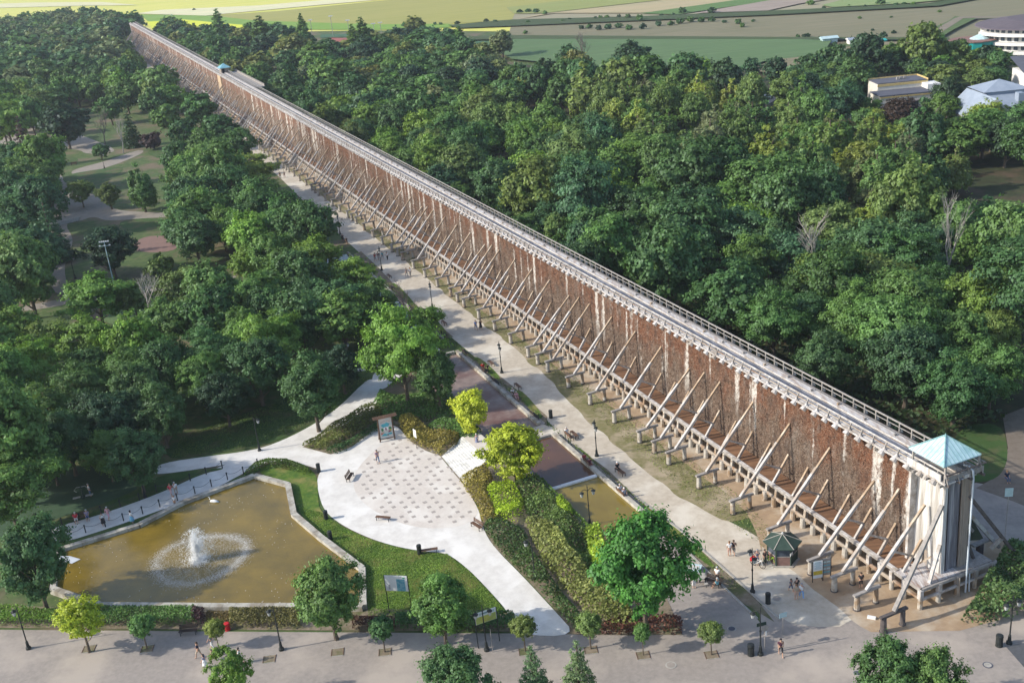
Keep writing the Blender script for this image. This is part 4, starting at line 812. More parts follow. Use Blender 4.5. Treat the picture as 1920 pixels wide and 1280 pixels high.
BIG = [
 (62, 1052, 72, 'round', 'blue', 'large dark maple in the bottom left corner beside the pond', 10.5),
 (150, 1160, 50, 'young', 'yellow', 'small bright yellow green tree in front of the lower left end of the pond', 6.3),
 (617, 1118, 68, 'round', 'mid', 'round maple standing in a square pit before the lower right corner of the pond', 8.6),
 (828, 1138, 56, 'round', 'mid', 'linden between the white map board and the lime green sign', 7.4),
 (855, 1278, 66, 'round', 'deep', 'dark maple cut by the bottom edge below the lime green sign', 7.5),
 (430, 1262, 42, 'young', 'fresh', 'light green tree top cut by the bottom edge near the walking family', 6.5),
 (1000, 1262, 42, 'blue', 'bluegrey', 'left one of two blue spruces at the bottom edge', 7.0),
 (1085, 1262, 50, 'blue', 'bluegrey', 'right one of two blue spruces at the bottom edge', 8.0),
 (1206, 1062, 92, 'round', 'ash', 'big vivid green ash tree at the end of the olive water basin', 12.5),
 (962, 845, 58, 'egg', 'yellow', 'larger yellow green maple at the top of the white steps', 8.4),
 (881, 769, 41, 'egg', 'yellow', 'smaller yellow green maple beside the drained pink basin', 6.8),
 (1668, 1272, 60, 'round', 'deep', 'dark maple cut by the bottom edge below the trestle at the wall end', 8.2),
 (1750, 1282, 56, 'round', 'mid', 'maple cut by the bottom edge near the lower right manhole', 7.6),
 (752, 655, 70, 'open', 'fresh', 'tall robinia with a thick bare trunk above the painted board', 14.0),
 (818, 708, 42, 'round', 'deep', 'dark round tree right of the tall robinia', 9.0),
 (585, 730, 62, 'round', 'deep', 'dense dark tree at the inner bend of the white path', 11.0),
 (480, 690, 58, 'round', 'deep', None), (640, 600, 60, 'round', 'mid', None), (560, 600, 58, 'round', 'deep', None), (560, 520, 52, 'round', 'deep', None), (480, 560, 58, 'open', 'mid', None),
 (400, 590, 56, 'round', 'deep', None), (320, 600, 52, 'open', 'mid', None), (392, 668, 56, 'open', 'deep', None), (310, 690, 56, 'round', 'deep', None), (420, 745, 46, 'round', 'dark', None), (300, 775, 54, 'round', 'deep', None),
 (215, 790, 56, 'round', 'dark', None), (240, 700, 52, 'open', 'mid', None), (165, 640, 50, 'open', 'fresh', None), (150, 730, 56, 'open', 'mid', None), (80, 780, 60, 'open', 'mid', None), (40, 690, 62, 'open', 'fresh', None), (90, 640, 46, 'open', 'olive', None), (20, 620, 48, 'open', 'fresh', None), (10, 850, 56, 'round', 'deep', None),
 (125, 825, 56, 'round', 'deep', None), (45, 835, 56, 'round', 'mid', None), (180, 790, 54, 'round', 'dark', None),
 (95, 860, 42, 'round', 'mid', 'low crowned tree above the dark artificial turf with a long bent trunk'), (255, 860, 54, 'round', 'deep', 'dark tree at the near end of the side path'), (200, 850, 44, 'round', 'mid', None), (180, 555, 58, 'open', 'fresh', 'spreading light robinia below the floodlight mast'), (250, 560, 34, 'open', 'olive', None), (345, 545, 46, 'open', 'olive', None),
 (640, 690, 40, 'round', 'dark', None), (700, 560, 42, 'open', 'mid', None), (660, 520, 40, 'open', 'fresh', None), (725, 610, 42, 'open', 'mid', None), (800, 598, 30, 'open', 'fresh', 'thin robinia leaning over the promenade edge near the lamp'), (780, 650, 36, 'open', 'mid', None), (510, 480, 44, 'round', 'mid', None),
 (590, 480, 44, 'open', 'fresh', None), (540, 405, 42, 'round', 'deep', None), (486, 362, 40, 'open', 'mid', None), (518, 438, 42, 'round', 'mid', None), (470, 325, 46, 'open', 'gold', None), (490, 400, 46, 'round', 'deep', None), (420, 330, 42, 'open', 'mid', None),
 (455, 385, 42, 'round', 'deep', None), (365, 445, 50, 'round', 'deep', 'dense dark linden at the pink court in the left park'), (410, 400, 38, 'round', 'mid', None), (350, 330, 36, 'round', 'mid', None), (400, 290, 36, 'open', 'mid', None), (262, 345, 30, 'upright', 'mid', 'narrow tree standing on the lawn of the left park'), (205, 468, 48, 'round', 'dark', 'dark tree behind the left floodlight mast'),
 (300, 500, 30, 'shrub', 'olive', 'wide olive shrub between the floodlight masts', 4.0), (204, 365, 21, 'round', 'olive', 'small olive tree beside the gravel square of the left park'), (150, 358, 24, 'open', 'olive', 'small loose tree with a leaning trunk beside the park steps'), (62, 475, 58, 'round', 'blue', 'massive bluish green tree on the left edge'), (10, 500, 50, 'round', 'blue', None), (60, 380, 48, 'round', 'blue', None), (20, 340, 46, 'round', 'deep', None), (90, 420, 32, 'conifer', 'blue', None),
 (120, 232, 42, 'round', 'dark', 'dark round tree behind the oval flower bed'), (42, 262, 24, 'conifer', 'purple', 'dark purple conifer on the left edge by the flower bed'), (188, 283, 18, 'round', 'deep', 'small umbrella shaped tree on the lawn beside the flower bed', 5.0), (242, 235, 18, 'conifer', 'dark', None), (284, 266, 21, 'shrub', 'purple', 'dark purple bush on the park lawn', 5.0), (312, 220, 28, 'round', 'mid', None),
 (372, 205, 34, 'round', 'deep', None), (410, 245, 34, 'round', 'deep', None), (450, 275, 32, 'round', 'mid', None), (345, 250, 30, 'round', 'deep', None), (380, 270, 28, 'round', 'mid', None), (268, 165, 28, 'round', 'mid', None), (235, 180, 30, 'round', 'mid', None), (300, 150, 30, 'round', 'mid', None), (320, 185, 28, 'round', 'fresh', None), (205, 205, 26, 'round', 'deep', None),
 (1688, 214, 38, 'round', 'purple', 'dark purple copper beech in front of the flat roofed house', 9.5), (1768, 206, 36, 'round', 'mid', 'broad green tree right of the copper beech', 9.5), (1625, 235, 34, 'round', 'mid', None, 9), (1665, 268, 34, 'upright', 'gold', None, 8.5), (1725, 262, 34, 'upright', 'olive', None, 8.5), (1700, 305, 36, 'upright', 'mid', None, 10), (1640, 300, 34, 'upright', 'gold', None, 9.5), (1852, 108, 22, 'round', 'dark', 'dark tree in front of the large curved hotel', None), (1455, 135, 26, 'round', 'dark', 'dark tree alone at the edge of the rough meadow'), (1410, 128, 18, 'round', 'blue', None),
 (941, 80, 26, 'round', 'grey', 'silvery willow rising at the edge of the green field'), (1182, 108, 32, 'round', 'dark', None), (1310, 135, 30, 'round', 'fresh', None), (1350, 145, 26, 'round', 'mid', None), (975, 255, 42, 'round', 'mid', None), (905, 265, 44, 'round', 'mid', None), (838, 250, 42, 'round', 'deep', None), (735, 235, 22, 'open', 'gold', 'small yellowing tree beside the wall in the wood'),
 (1690, 570, 76, 'round', 'mid', 'big rounded tree in the wood nearest above the end of the wall'), (1600, 600, 60, 'round', 'mid', None), (1790, 640, 62, 'round', 'mid', None), (1700, 680, 70, 'round', 'blue', None), (1790, 730, 62, 'round', 'deep', None), (1860, 700, 62, 'open', 'mid', None), (1520, 590, 50, 'open', 'blue', None), (1870, 625, 44, 'round', 'olive', None), (1620, 500, 54, 'open', 'mid', None), (1300, 400, 60, 'open', 'blue', None), (1390, 440, 62, 'open', 'blue', None), (1220, 380, 56, 'open', 'mid', None), (1180, 440, 50, 'open', 'deep', None), (1480, 480, 56, 'open', 'blue', None), (1560, 430, 52, 'open', 'olive', None), (1210, 470, 40, 'open', 'deep', None), (1290, 490, 50, 'open', 'deep', None), (1380, 530, 50, 'open', 'deep', None), (1460, 565, 46, 'open', 'deep', None),
 (1060, 330, 50, 'round', 'mid', None), (1130, 300, 46, 'round', 'deep', None), (1020, 290, 44, 'round', 'deep', None), (1190, 290, 46, 'round', 'mid', None), (1860, 240, 34, 'round', 'mid', None), (1860, 440, 40, 'round', 'fresh', None), (1800, 470, 44, 'open', 'mid', None), (1890, 540, 44, 'open', 'mid', None), (1740, 470, 46, 'open', 'blue', None),
]
LAND = [(60, 480, 'on the left edge of the park'), (480, 690, 'behind the bend of the white path'), (200, 780, 'above the dark artificial turf'), (60, 700, 'in the left park above the turf'), (700, 560, 'across the promenade from the wall'), (540, 400, 'along the upper promenade'), (400, 270, 'between the park and the far promenade'), (350, 580, 'in the park below the floodlight masts'), (80, 120, 'in the far upper left wood'), (250, 130, 'in the wood left of the far wall'), (120, 220, 'round the oval flower bed lawn'),
 (700, 100, 'by the red court'), (500, 90, 'behind the distant wall'), (700, 200, 'behind the mid wall'), (900, 250, 'in the wood behind mid wall'), (1100, 130, 'at the edge of the green field'), (1100, 330, 'in the wood below the hornbeams'), (1250, 210, 'in the hornbeam wood'), (1300, 420, 'in the near right wood'), (1550, 280, 'in the pale right stand'), (1480, 160, 'beside the small meadow'), (1700, 130, 'between hotel and flat house'), (1850, 220, 'by the blue roofed house'), (1700, 420, 'below the hornbeam stand'), (1700, 620, 'just above the wall end'), (1880, 560, 'in the wood on the right edge')]
KN = {'round': 'rounded tree', 'open': 'feathery tree', 'upright': 'upright hornbeam', 'columnar': 'poplar', 'conifer': 'spruce', 'shrub': 'bush', 'young': 'young tree', 'egg': 'maple', 'ball': 'ball tree', 'blue': 'blue spruce'}
def landlabel(px, py, kind, tint):
    q = min(LAND, key=lambda a: (a[0]-px)**2+((a[1]-py)*1.5)**2); s = '%s %s %s' % (CNAME[tint], KN[kind], q[2]); return s, s+' (alike)'
for b in BIG:
    lab = b[5]; g = None
    if not lab: lab, g = landlabel(b[0], b[1], b[3], b[4])
    tree(b[0], b[1], b[2], b[3], b[4], lab, g, b[6] if len(b) > 6 else None)
# clipped ball trees in the promenade pits
balls = [((276, 1216), 25, 'mid', 'clipped ball tree in front of the green hedge, between the yellow tree and the bench'), ((411, 1218), 20, 'gold', 'small yellowish ball tree right of the dark bench by the walking family'), ((722, 1222), 25, 'deep', 'dark clipped ball tree between the pond maple and the linden'), ((985, 1221), 25, 'olive', 'clipped ball tree in front of the lower end of the white path'), ((1108, 1216), 26, 'olive', 'clipped ball tree with brownish leaves right of the white path end'), ((1206, 1228), 17, 'mid', 'smallest clipped ball tree, below the big vivid ash'), ((1334, 1227), 24, 'olive', 'clipped ball tree with rusty leaves on the open paving left of the bins')]
for (x, y), r_, c_, lb_ in balls:
    P = G(x, y); rm = r_*depth(P)/FPX; put_tree(P, 'ball', rm, 3.4 if r_ < 25 else 3.8, c_, lb_, 'clipped trees in square pits')
pitm = MB()
for s in ((0, .75), (0, -.75)): pitm.box((s[0], s[1]*.76, .02), (1.2, .06, .05), MT['kerb'])
for s in (.75, -.75): pitm.box((s*.76, 0, .02), (.06, 1.1, .05), MT['bench'])
pitm.box((0, 0, .012), (1.1, 1.1, .02), MT['soil']); pitm = pitm.mesh('tree_pit')
for (x, y), s in (((167, 1216), 'yellow green tree'), ((276, 1216), 'ball tree before the green hedge'), ((411, 1218), 'yellowish ball tree by the bench'), ((633, 1222), 'round pond maple'), ((722, 1222), 'dark ball tree'), ((850, 1222), 'linden by the map board'), ((985, 1221), 'ball tree at the white path end'), ((1108, 1218), 'brownish ball tree right of the path'), ((1206, 1228), 'smallest ball tree'), ((1334, 1227), 'rusty leaved ball tree'), ((505, 1235), None)):
    P = G(x, y, .02); o = obj('tree_pit', pitm, None, P, .05); tag(o, 'square wooden edged soil pit '+('around the %s' % s if s else 'without a tree near the lamp in front of the pond'), 'tree pit', 'square tree pits')
# poplars, spruces, bare trees
for x, yb, yt, r_, lb_ in [(417, 88, 22, 9, 'tallest poplar standing alone behind the far end of the wall'), (497, 106, 35, 13, 'broad poplar left of the red court'), (573, 98, 31, 8, 'slim poplar between the broad poplar and the red court'), (684, 102, 37, 10, 'right one of the poplar pair beside the red court'), (667, 112, 50, 8, 'left lower one of the poplar pair beside the red court'), (865, 108, 52, 9, 'lone poplar by the blue green pitch')]:
    P = G(x, yb); d_ = depth(P); put_tree(P, 'columnar', 1.75*r_*d_/FPX, (yb-yt)*d_/FPX*1.06, 'mid', lb_)
for i, (x, y, r_) in enumerate([(1246, 112, 9), (1278, 108, 10), (1296, 104, 11), (1318, 106, 10), (1334, 104, 9), (1262, 116, 9)]):
    P = G(x, y, 8); rm = r_*depth(P)/FPX; put_tree(Vector((P.x, P.y, 0)), 'conifer', rm, rm*4.4, 'purple' if i in (1, 5) else 'dark', 'dark spruce in the row of spruces at the green field', 'spruces at the field edge')
def bare(px, py, hgt, label, mat='twig', spread=.5, seed=0, sc=1.0):
    t = thing('bare_tree', label, 'tree', G(px, py)); obj('branches', bare_mesh(seed, hgt, mat, spread), t, sc=(sc, sc, 1)); TREES.append((t.location.x, t.location.y, 1.5))
bare(1098, 140, 16, 'grey leafless tree at the edge of the green field', seed=3, spread=.35, sc=1.5)
bare(197, 272, 13, 'reddish bare tree in the left park behind the umbrella shaped tree', seed=5, spread=.55)
bare(231, 288, 12, 'white dead birch trunk on the park lawn', 'birch', .22, 6)
bare(1520, 560, 15, 'pale dead branched tree sticking out of the near wood', 'birch', .5, 7)
bare(1782, 560, 17, 'pair of pale dead trunks above the near wood on the right', 'birch', .25, 8)
bare(770, 640, 11, 'bare grey branches in the robinia by the promenade', 'twig', .5, 11)
bare(285, 620, 11, 'dead twiggy tree beside the pale turf', 'birch', .6, 12)
# automatic stands of trees: jittered rows inside outlined woods, kept clear of paths, houses and each other
def stand(px, sp, kinds, tints, rr, zc=7.0, keepout=(), lim=400, far=False, hf=2.35, bag=None):
    poly = PP(px, zc) if not isinstance(px[0], Vector) else px; xs = [p.x for p in poly]; ys = [p.y for p in poly]; n = 0; y = min(ys)
    while y < max(ys):
        x = min(xs)+random.uniform(0, sp)
        while x < max(xs):
            X = x+random.uniform(-.38, .38)*sp; Y = y+random.uniform(-.38, .38)*sp; x += sp
            if not inside(X, Y, poly): continue
            P = Vector((X, Y, 0)); u, nn = UN(P); rm = random.uniform(rr[0], rr[1]*1.1)*(1.32 if random.random() < .16 else 1)
            if 50 < u < 800 and 54.5-rm-(max(0, min(1, (u-190)/60))*9 if u < 400 else 0) < nn < 73+rm*.85: continue
            if any((X-a)**2+(Y-b)**2 < ((c+rm)*.56)**2 for a, b, c in TREES): continue
            v = P-Vector((0, 0, CAMH)); q = v.dot(_F); ppx, ppy = 960+FPX*v.dot(CR)/q, 640-FPX*v.dot(CU)/q
            if any(inside(ppx, ppy, k) for k in keepout): continue
            kd = random.choice(kinds); tn = random.choice(tints); h = min(17, rm*hf*random.uniform(.78, 1.22))
            if bag is not None: bag.append((X, Y, rm, h, kd, tn)); TREES.append((X, Y, rm)); continue
            lab, g = landlabel(ppx, ppy-20, kd, tn); put_tree(P, kd, rm, h, tn, lab, g); n += 1
        y += sp*.87
    return n
COURT = [(585, 66), (680, 62), (690, 100), (590, 112)]; PITCH_ = [(830, 70), (940, 74), (940, 96), (840, 98)]
HOUSE = [[(1605, 150), (1765, 150), (1765, 312), (1605, 312)], [(1790, 165), (2000, 165), (2000, 300), (1785, 296)], [(1770, 50), (1990, 40), (1990, 185), (1765, 185)], [(1258, 255), (1390, 290), (1350, 325), (1260, 300)], [(1775, 370), (1960, 370), (1960, 450), (1775, 450)], [(1380, 172), (1470, 172), (1470, 200), (1385, 200)], [(1770, 800), (2100, 780), (2100, 1100), (1770, 1000)]]
DEEPS = ['deep', 'deep', 'mid', 'mid', 'blue', 'fresh', 'olive']
n1 = stand([(1340, 560), (1420, 460), (1560, 430), (1750, 400), (1960, 430), (1970, 640), (1960, 760), (1830, 760), (1740, 740), (1560, 690)], 8.5, ['round', 'open', 'open'], DEEPS, (3.8, 5.6), keepout=HOUSE)
n2 = stand([(700, 200), (900, 200), (1150, 260), (1400, 350), (1600, 420), (1560, 560), (1340, 560), (1150, 480), (950, 380), (800, 290)], 9.0, ['round', 'open', 'round'], DEEPS, (4.0, 5.8), keepout=HOUSE)
n3 = stand([(1080, 170), (1300, 170), (1500, 200), (1650, 240), (1850, 290), (1960, 330), (1960, 400), (1700, 420), (1560, 400), (1400, 340), (1150, 260)], 7.8, ['upright', 'upright', 'round'], ['olive', 'gold', 'mid', 'grey', 'deep', 'olive'], (3.4, 4.9), keepout=HOUSE, hf=2.7)
n4 = stand([(960, 120), (1130, 130), (1250, 145), (1400, 160), (1400, 180), (1080, 180), (900, 200)], 9.5, ['round'], ['deep', 'dark', 'mid', 'blue', 'autumn'], (4.0, 5.6), keepout=HOUSE)
n5 = stand([(1480, 160), (1560, 115), (1700, 95), (1800, 85), (1960, 140), (1960, 260), (1800, 250), (1640, 225), (1480, 185)], 9.5, ['round', 'round', 'open'], ['deep', 'mid', 'dark', 'olive', 'blue'], (4.0, 6.0), keepout=HOUSE)
n6 = stand([(520, 110), (700, 90), (880, 100), (960, 120), (900, 210), (700, 200), (600, 160)], 10.5, ['round', 'round', 'open'], ['deep', 'mid', 'blue', 'dark', 'autumn', 'grey'], (4.4, 6.0), keepout=HOUSE+[COURT], hf=1.95)
n7 = stand([(0, 170), (250, 130), (330, 170), (440, 230), (480, 290), (380, 220), (300, 210), (210, 170), (130, 170), (40, 240), (0, 250)], 9.5, ['round', 'round', 'open'], ['deep', 'mid', 'mid', 'fresh', 'olive'], (4.2, 5.6))
n8 = stand([(-60, 560), (0, 570), (30, 600), (20, 760), (60, 900), (-60, 960)], 9, ['round', 'open'], ['deep', 'mid'], (4, 5.2))
nA = stand([T(150, 76.5), T(150, 92), T(330, 96), T(480, 92), T(480, 76.5)], 8.5, ['round', 'open'], DEEPS, (3.4, 4.6))
nB = stand([(330, 300), (430, 290), (520, 340), (620, 430), (650, 560), (560, 560), (500, 480), (420, 470), (330, 420)], 7.5, ['round', 'open'], DEEPS, (3.4, 4.8))
nC = stand([(-20, 620), (150, 610), (260, 590), (420, 540), (640, 540), (700, 600), (690, 660), (600, 740), (460, 770), (330, 800), (200, 850), (0, 880)], 7.4, ['round', 'open', 'round'], DEEPS, (3.2, 4.6), keepout=[[(280, 835), (430, 775), (560, 715), (625, 655), (740, 655), (740, 790), (600, 870), (280, 900)], [(-50, 895), (275, 880), (275, 1050), (-50, 1050)], [(730, 560), (860, 640), (900, 820), (740, 820)]])
nD = stand([(0, 300), (110, 300), (100, 420), (110, 540), (0, 560)], 8.5, ['round'], ['blue', 'deep', 'mid'], (4, 5.2))
nE = stand([(1640, 128), (1700, 112), (1770, 108), (1800, 118), (1880, 124), (1890, 175), (1800, 178), (1760, 165), (1640, 150)], 7.2, ['round'], ['deep', 'mid', 'dark', 'olive'], (3.4, 4.4), zc=0, hf=1.75)
nF = stand([(1780, 240), (1790, 262), (1860, 258), (2000, 268), (2010, 345), (1860, 345), (1775, 312)], 7.5, ['round', 'open'], ['deep', 'mid', 'olive', 'gold'], (3.4, 4.6), zc=0, hf=1.8)
nG = stand([(1600, 235), (1635, 228), (1640, 262), (1770, 262), (1775, 330), (1600, 330)], 7.2, ['upright', 'round'], ['gold', 'olive', 'mid', 'deep'], (3.2, 4.2), zc=0, hf=2.1)
print(nE, nF, nG)
print(nA, nB, nC, nD, 'stands', n1, n2, n3, n4, n5, n6, n7, n8, 'total trees', len(TREES))
# far-off woods that read as one mass
bag = []
stand([(-80, 60), (60, 40), (150, 28), (235, 35), (262, 60), (285, 115), (260, 135), (0, 175), (-90, 180)], 12.5, ['round'], ['deep', 'mid', 'grey', 'grey', 'blue'], (6, 8), zc=9, bag=bag, hf=2.1)
stand([(320, 65), (420, 60), (520, 62), (700, 66), (780, 56), (870, 78), (880, 100), (700, 92), (520, 112), (420, 90)], 11.5, ['round'], ['deep', 'blue', 'dark', 'mid', 'autumn'], (4.6, 6.4), zc=6, bag=bag, hf=1.75, keepout=[COURT, PITCH_])
stand([T(480, 76.5), T(480, 92), T(640, 100), T(790, 96), T(790, 76.5)], 9, ['round'], ['deep', 'mid', 'dark', 'autumn'], (4, 5.6), bag=bag, hf=1.9)
byc = {}
for (X, Y, rm, h, kd, tn) in bag: byc.setdefault((tn, X < -150 and Y > 500 and UN(Vector((X, Y, 0)))[1] < 60), []).append((X, Y, rm, h))
base = [crown_arrays('round', 100+i, 900, 1.15) for i in range(3)]
for (tn, left), lst in byc.items():
    VV = []; RR = []
    for (X, Y, rm, h) in lst:
        V, r_ = random.choice(base); a = random.uniform(0, 6.28); ca, sa = math.cos(a), math.sin(a); W = V*np.array([rm/4.5, rm/4.5, h/11.0])
        VV.append(np.stack([W[:, 0]*ca-W[:, 1]*sa+X, W[:, 0]*sa+W[:, 1]*ca+Y, W[:, 2]], 1)); RR.append(r_)
    o = obj('distant_wood', quadmesh(np.concatenate(VV), np.concatenate(RR), 'distant_wood', MT['leaf']), color=COL[tn]); o['kind'] = 'stuff'; o['label'] = '%s crowns massed in the far wood %s' % (CNAME[tn], 'left of the wall' if left else 'right of the wall'); o['category'] = 'wood'
print('bag', len(bag))
# scattered field bushes
FB = [(975, 21, 6), (990, 20, 6), (1005, 21, 6), (1022, 24, 5), (1068, 34, 4), (1116, 32, 4), (1126, 31, 5), (1138, 31, 5), (1160, 30, 5), (1177, 31, 7), (1055, 37, 4), (1200, 35, 8), (985, 59, 5), (1090, 50, 6), (1105, 49, 7), (1122, 52, 7), (1140, 50, 8), (1160, 48, 8), (1180, 51, 8), (1205, 50, 7), (1240, 26, 4), (1262, 25, 4), (1280, 21, 9), (1334, 21, 8), (1235, 44, 7), (1258, 43, 7), (1275, 40, 8), (1295, 37, 8), (1315, 37, 8), (1335, 36, 7), (1358, 38, 5), (1384, 40, 7), (1392, 46, 6), (1412, 36, 4), (1520, 5, 8), (1545, 12, 4), (1650, 5, 9), (1592, 8, 4), (1622, 10, 4), (1680, 7, 5), (1695, 5, 5), (1712, 6, 5), (1636, 52, 4), (1745, 46, 9), (1676, 57, 5), (1655, 66, 8), (1698, 70, 4), (1496, 66, 5), (1508, 65, 5), (1515, 64, 5), (1538, 67, 4), (1762, 18, 4), (1612, 30, 4), (1671, 28, 3), (857, 43, 5), (912, 38, 5), (928, 39, 5), (815, 43, 4), (826, 43, 4), (758, 46, 6), (960+30, 40, 4), (1734, 66, 5), (1625, 89, 6), (363, 17, 3)]
for x, y, r_ in FB:
    P = G(x, y, 1.5); rm = r_*depth(P)/FPX; put_tree(Vector((P.x, P.y, 0)), 'shrub', rm, rm*random.uniform(1.1, 1.5), random.choice(['deep', 'blue', 'mid', 'dark']), min([(1010, 22, 'bush beside the mustard field'), (1150, 50, 'bush in the thicket above the green field'), (1280, 42, 'bush in the long thicket of the rough meadow'), (1380, 44, 'bush alone in the meadow'), (1290, 22, 'bush along the hedge bank'), (1150, 31, 'bush in the row above the hedge bank'), (1560, 8, 'bush by the far road'), (1690, 6, 'bush by the far road on the right'), (1520, 65, 'small bush above the crop field'), (1690, 60, 'bush in the right meadow'), (860, 43, 'bush at the mustard field edge')], key=lambda a: abs(a[0]-x)+3*abs(a[1]-y))[2], 'bushes scattered over the fields')
# labels that would be shared are told apart by their order across the photograph
ORD = 'leftmost second third fourth fifth sixth seventh eighth ninth tenth eleventh twelfth thirteenth fourteenth fifteenth sixteenth seventeenth eighteenth nineteenth twentieth'.split()
def tell_apart(cats):
    same = {}
    for o in C.objects:
        if o.parent is None and 'label' in o.keys() and o.get('category') in cats: same.setdefault(o['label'], []).append(o)
    def sx(o):
        v = o.location-Vector((0, 0, CAMH)); return v.dot(CR)/v.dot(_F)
    for lb, lst in same.items():
        n = len(lst)
        if not 2 <= n <= 20: continue
        lst.sort(key=sx)
        for i, o in enumerate(lst):
            if n == 2: pre = ('left', 'right')[i]
            else: pre = 'leftmost' if i == 0 else ('rightmost' if i == n-1 else ORD[i]+' from left')
            o['label'] = ' '.join((lb+', '+pre).split()[:16]) if len((lb+', '+pre).split()) <= 16 else lb+', '+ORD[i]
tell_apart(('tree', 'shrub'))
# ============================================================ HEDGES, SHRUBS, GRASS
def cover(name, px, hgt, dens, leaf, tint, label=None, cat='shrubs', var=.4, seed=1, world=None, kind='stuff', edge=.6, ns=.9):
    poly = world or PP(px); pa = np.array([[p[0], p[1]] for p in poly]); lo = pa.min(0); hi = pa.max(0); k = int((hi[0]-lo[0])*(hi[1]-lo[1])*dens)
    X = RNG.uniform(lo[0], hi[0], k); Y = RNG.uniform(lo[1], hi[1], k); kk = inside_np(X, Y, poly); X = X[kk]; Y = Y[kk]
    e = np.clip(edge_dist(X, Y, poly)/edge, 0, 1); hh = hgt*(1-var+var*(vnoise(X, Y, ns, seed)*1.6+.6))*np.sqrt(np.clip(1-(1-e)**2, 0, 1))
    Z = hh*RNG.uniform(.55, 1.0, len(X))**.6+.06
    P = np.stack([X, Y, Z], 1); N = RNG.normal(size=P.shape)*.6+np.array([0, 0, .8])
    V, rr = quads(P, N, leaf*RNG.uniform(.6, 1.3, len(X)), RNG.uniform(0, 1, len(X))*.7+.3*(vnoise(X, Y, .7, seed+3)+.5).clip(0, 1), '')
    o = obj(name, quadmesh(V, rr, name, MT['leaf']), color=COL.get(tint) or tuple(min(.5, c*1.3) for c in tint)); 
    if kind: o['kind'] = kind
    if label: o['label'] = label; o['category'] = cat
    return o
RUST = (0.23, 0.195, 0.04); BAMB = (0.20, 0.225, 0.06)
cover('shrub_mass', [(567, 838), (600, 818), (660, 780), (700, 762), (722, 775), (700, 795), (650, 828), (615, 848)], 1.1, 95, .17, (0.13, 0.15, 0.035), 'rusty green low shrubs on the wedge between the white paths')
cover('shrub_mass', [(610, 850), (650, 832), (700, 798), (720, 790), (742, 795), (700, 812), (650, 845), (625, 853)], .7, 95, .15, 'deep', 'dark green low hedge on the plaza side of the wedge')
cover('shrub_mass', [(700, 760), (712, 735), (740, 745), (850, 742), (870, 780), (820, 790), (770, 795), (724, 788)], .9, 60, .2, 'mid', 'green undergrowth below the tall robinia')
cover('shrub_mass', [(746, 795), (770, 790), (795, 798), (815, 815), (865, 820), (862, 838), (825, 855), (798, 842), (765, 828)], 1.3, 90, .18, RUST, 'rusty olive shrubs between the painted board and the white steps')
cover('shrub_mass', [(800, 800), (830, 785), (870, 790), (905, 812), (895, 830), (865, 830)], 1.0, 60, .2, 'mid', 'green shrubs behind the rusty ones by the yellow maple')
cover('shrub_mass', [(862, 905), (880, 893), (915, 880), (925, 900), (912, 930), (930, 960), (925, 985), (905, 985), (895, 950)], 1.4, 90, .18, RUST, 'rusty orange green shrubs edging the plaza below the steps')
cover('shrub_mass', [(912, 925), (925, 915), (965, 918), (985, 945), (978, 970), (960, 990), (930, 975)], 1.5, 95, .17, (0.26, 0.36, 0.02), 'bright lime green shrub patch beside the rusty shrubs')
cover('shrub_mass', [(915, 985), (950, 985), (985, 1000), (1000, 1040), (1035, 1090), (1085, 1150), (1105, 1188), (1080, 1186), (1040, 1140), (985, 1083), (928, 1023), (908, 992)], 1.1, 85, .18, (0.06, 0.105, 0.025), 'dark green juniper bank along the white path')
cover('shrub_mass', [(965, 912), (1010, 900), (1040, 940), (1075, 985), (1110, 1010), (1120, 1070), (1090, 1085), (1040, 1020), (1000, 985), (985, 960)], 1.5, 80, .2, (0.10, 0.155, 0.035), 'feathery mid green shrubs between the lime patch and the basin')
cover('shrub_mass', [(985, 985), (1010, 975), (1045, 1005), (1085, 1060), (1115, 1090), (1165, 1130), (1200, 1180), (1120, 1182), (1070, 1120), (1020, 1060)], 2.0, 80, .22, BAMB, 'tall straw coloured shrubs on the bank below the big ash')
cover('basin_hedge', [(1010, 905), (1020, 905), (1120, 1005), (1112, 1015)], 1.1, 140, .14, 'fresh', 'narrow clipped hedge along the split basin', 'hedge', .1, kind=None)
cover('shrub_mass', [(1090, 1185), (1180, 1160), (1280, 1165), (1278, 1190), (1100, 1190)], 1.0, 90, .18, (0.13, 0.055, 0.035), 'reddish brown shrubs at the foot of the big ash')
cover('shrub_mass', [(1040, 955), (1055, 945), (1075, 960), (1075, 975), (1058, 980)], 2.2, 160, .2, 'lime', 'light green bush leaning over the olive basin', 'bush')
cover('shrub_mass', [(1095, 1010), (1130, 1005), (1150, 1090), (1120, 1110)], 2.6, 90, .24, 'lime', 'light green bushes pressed against the big ash', 'bush')
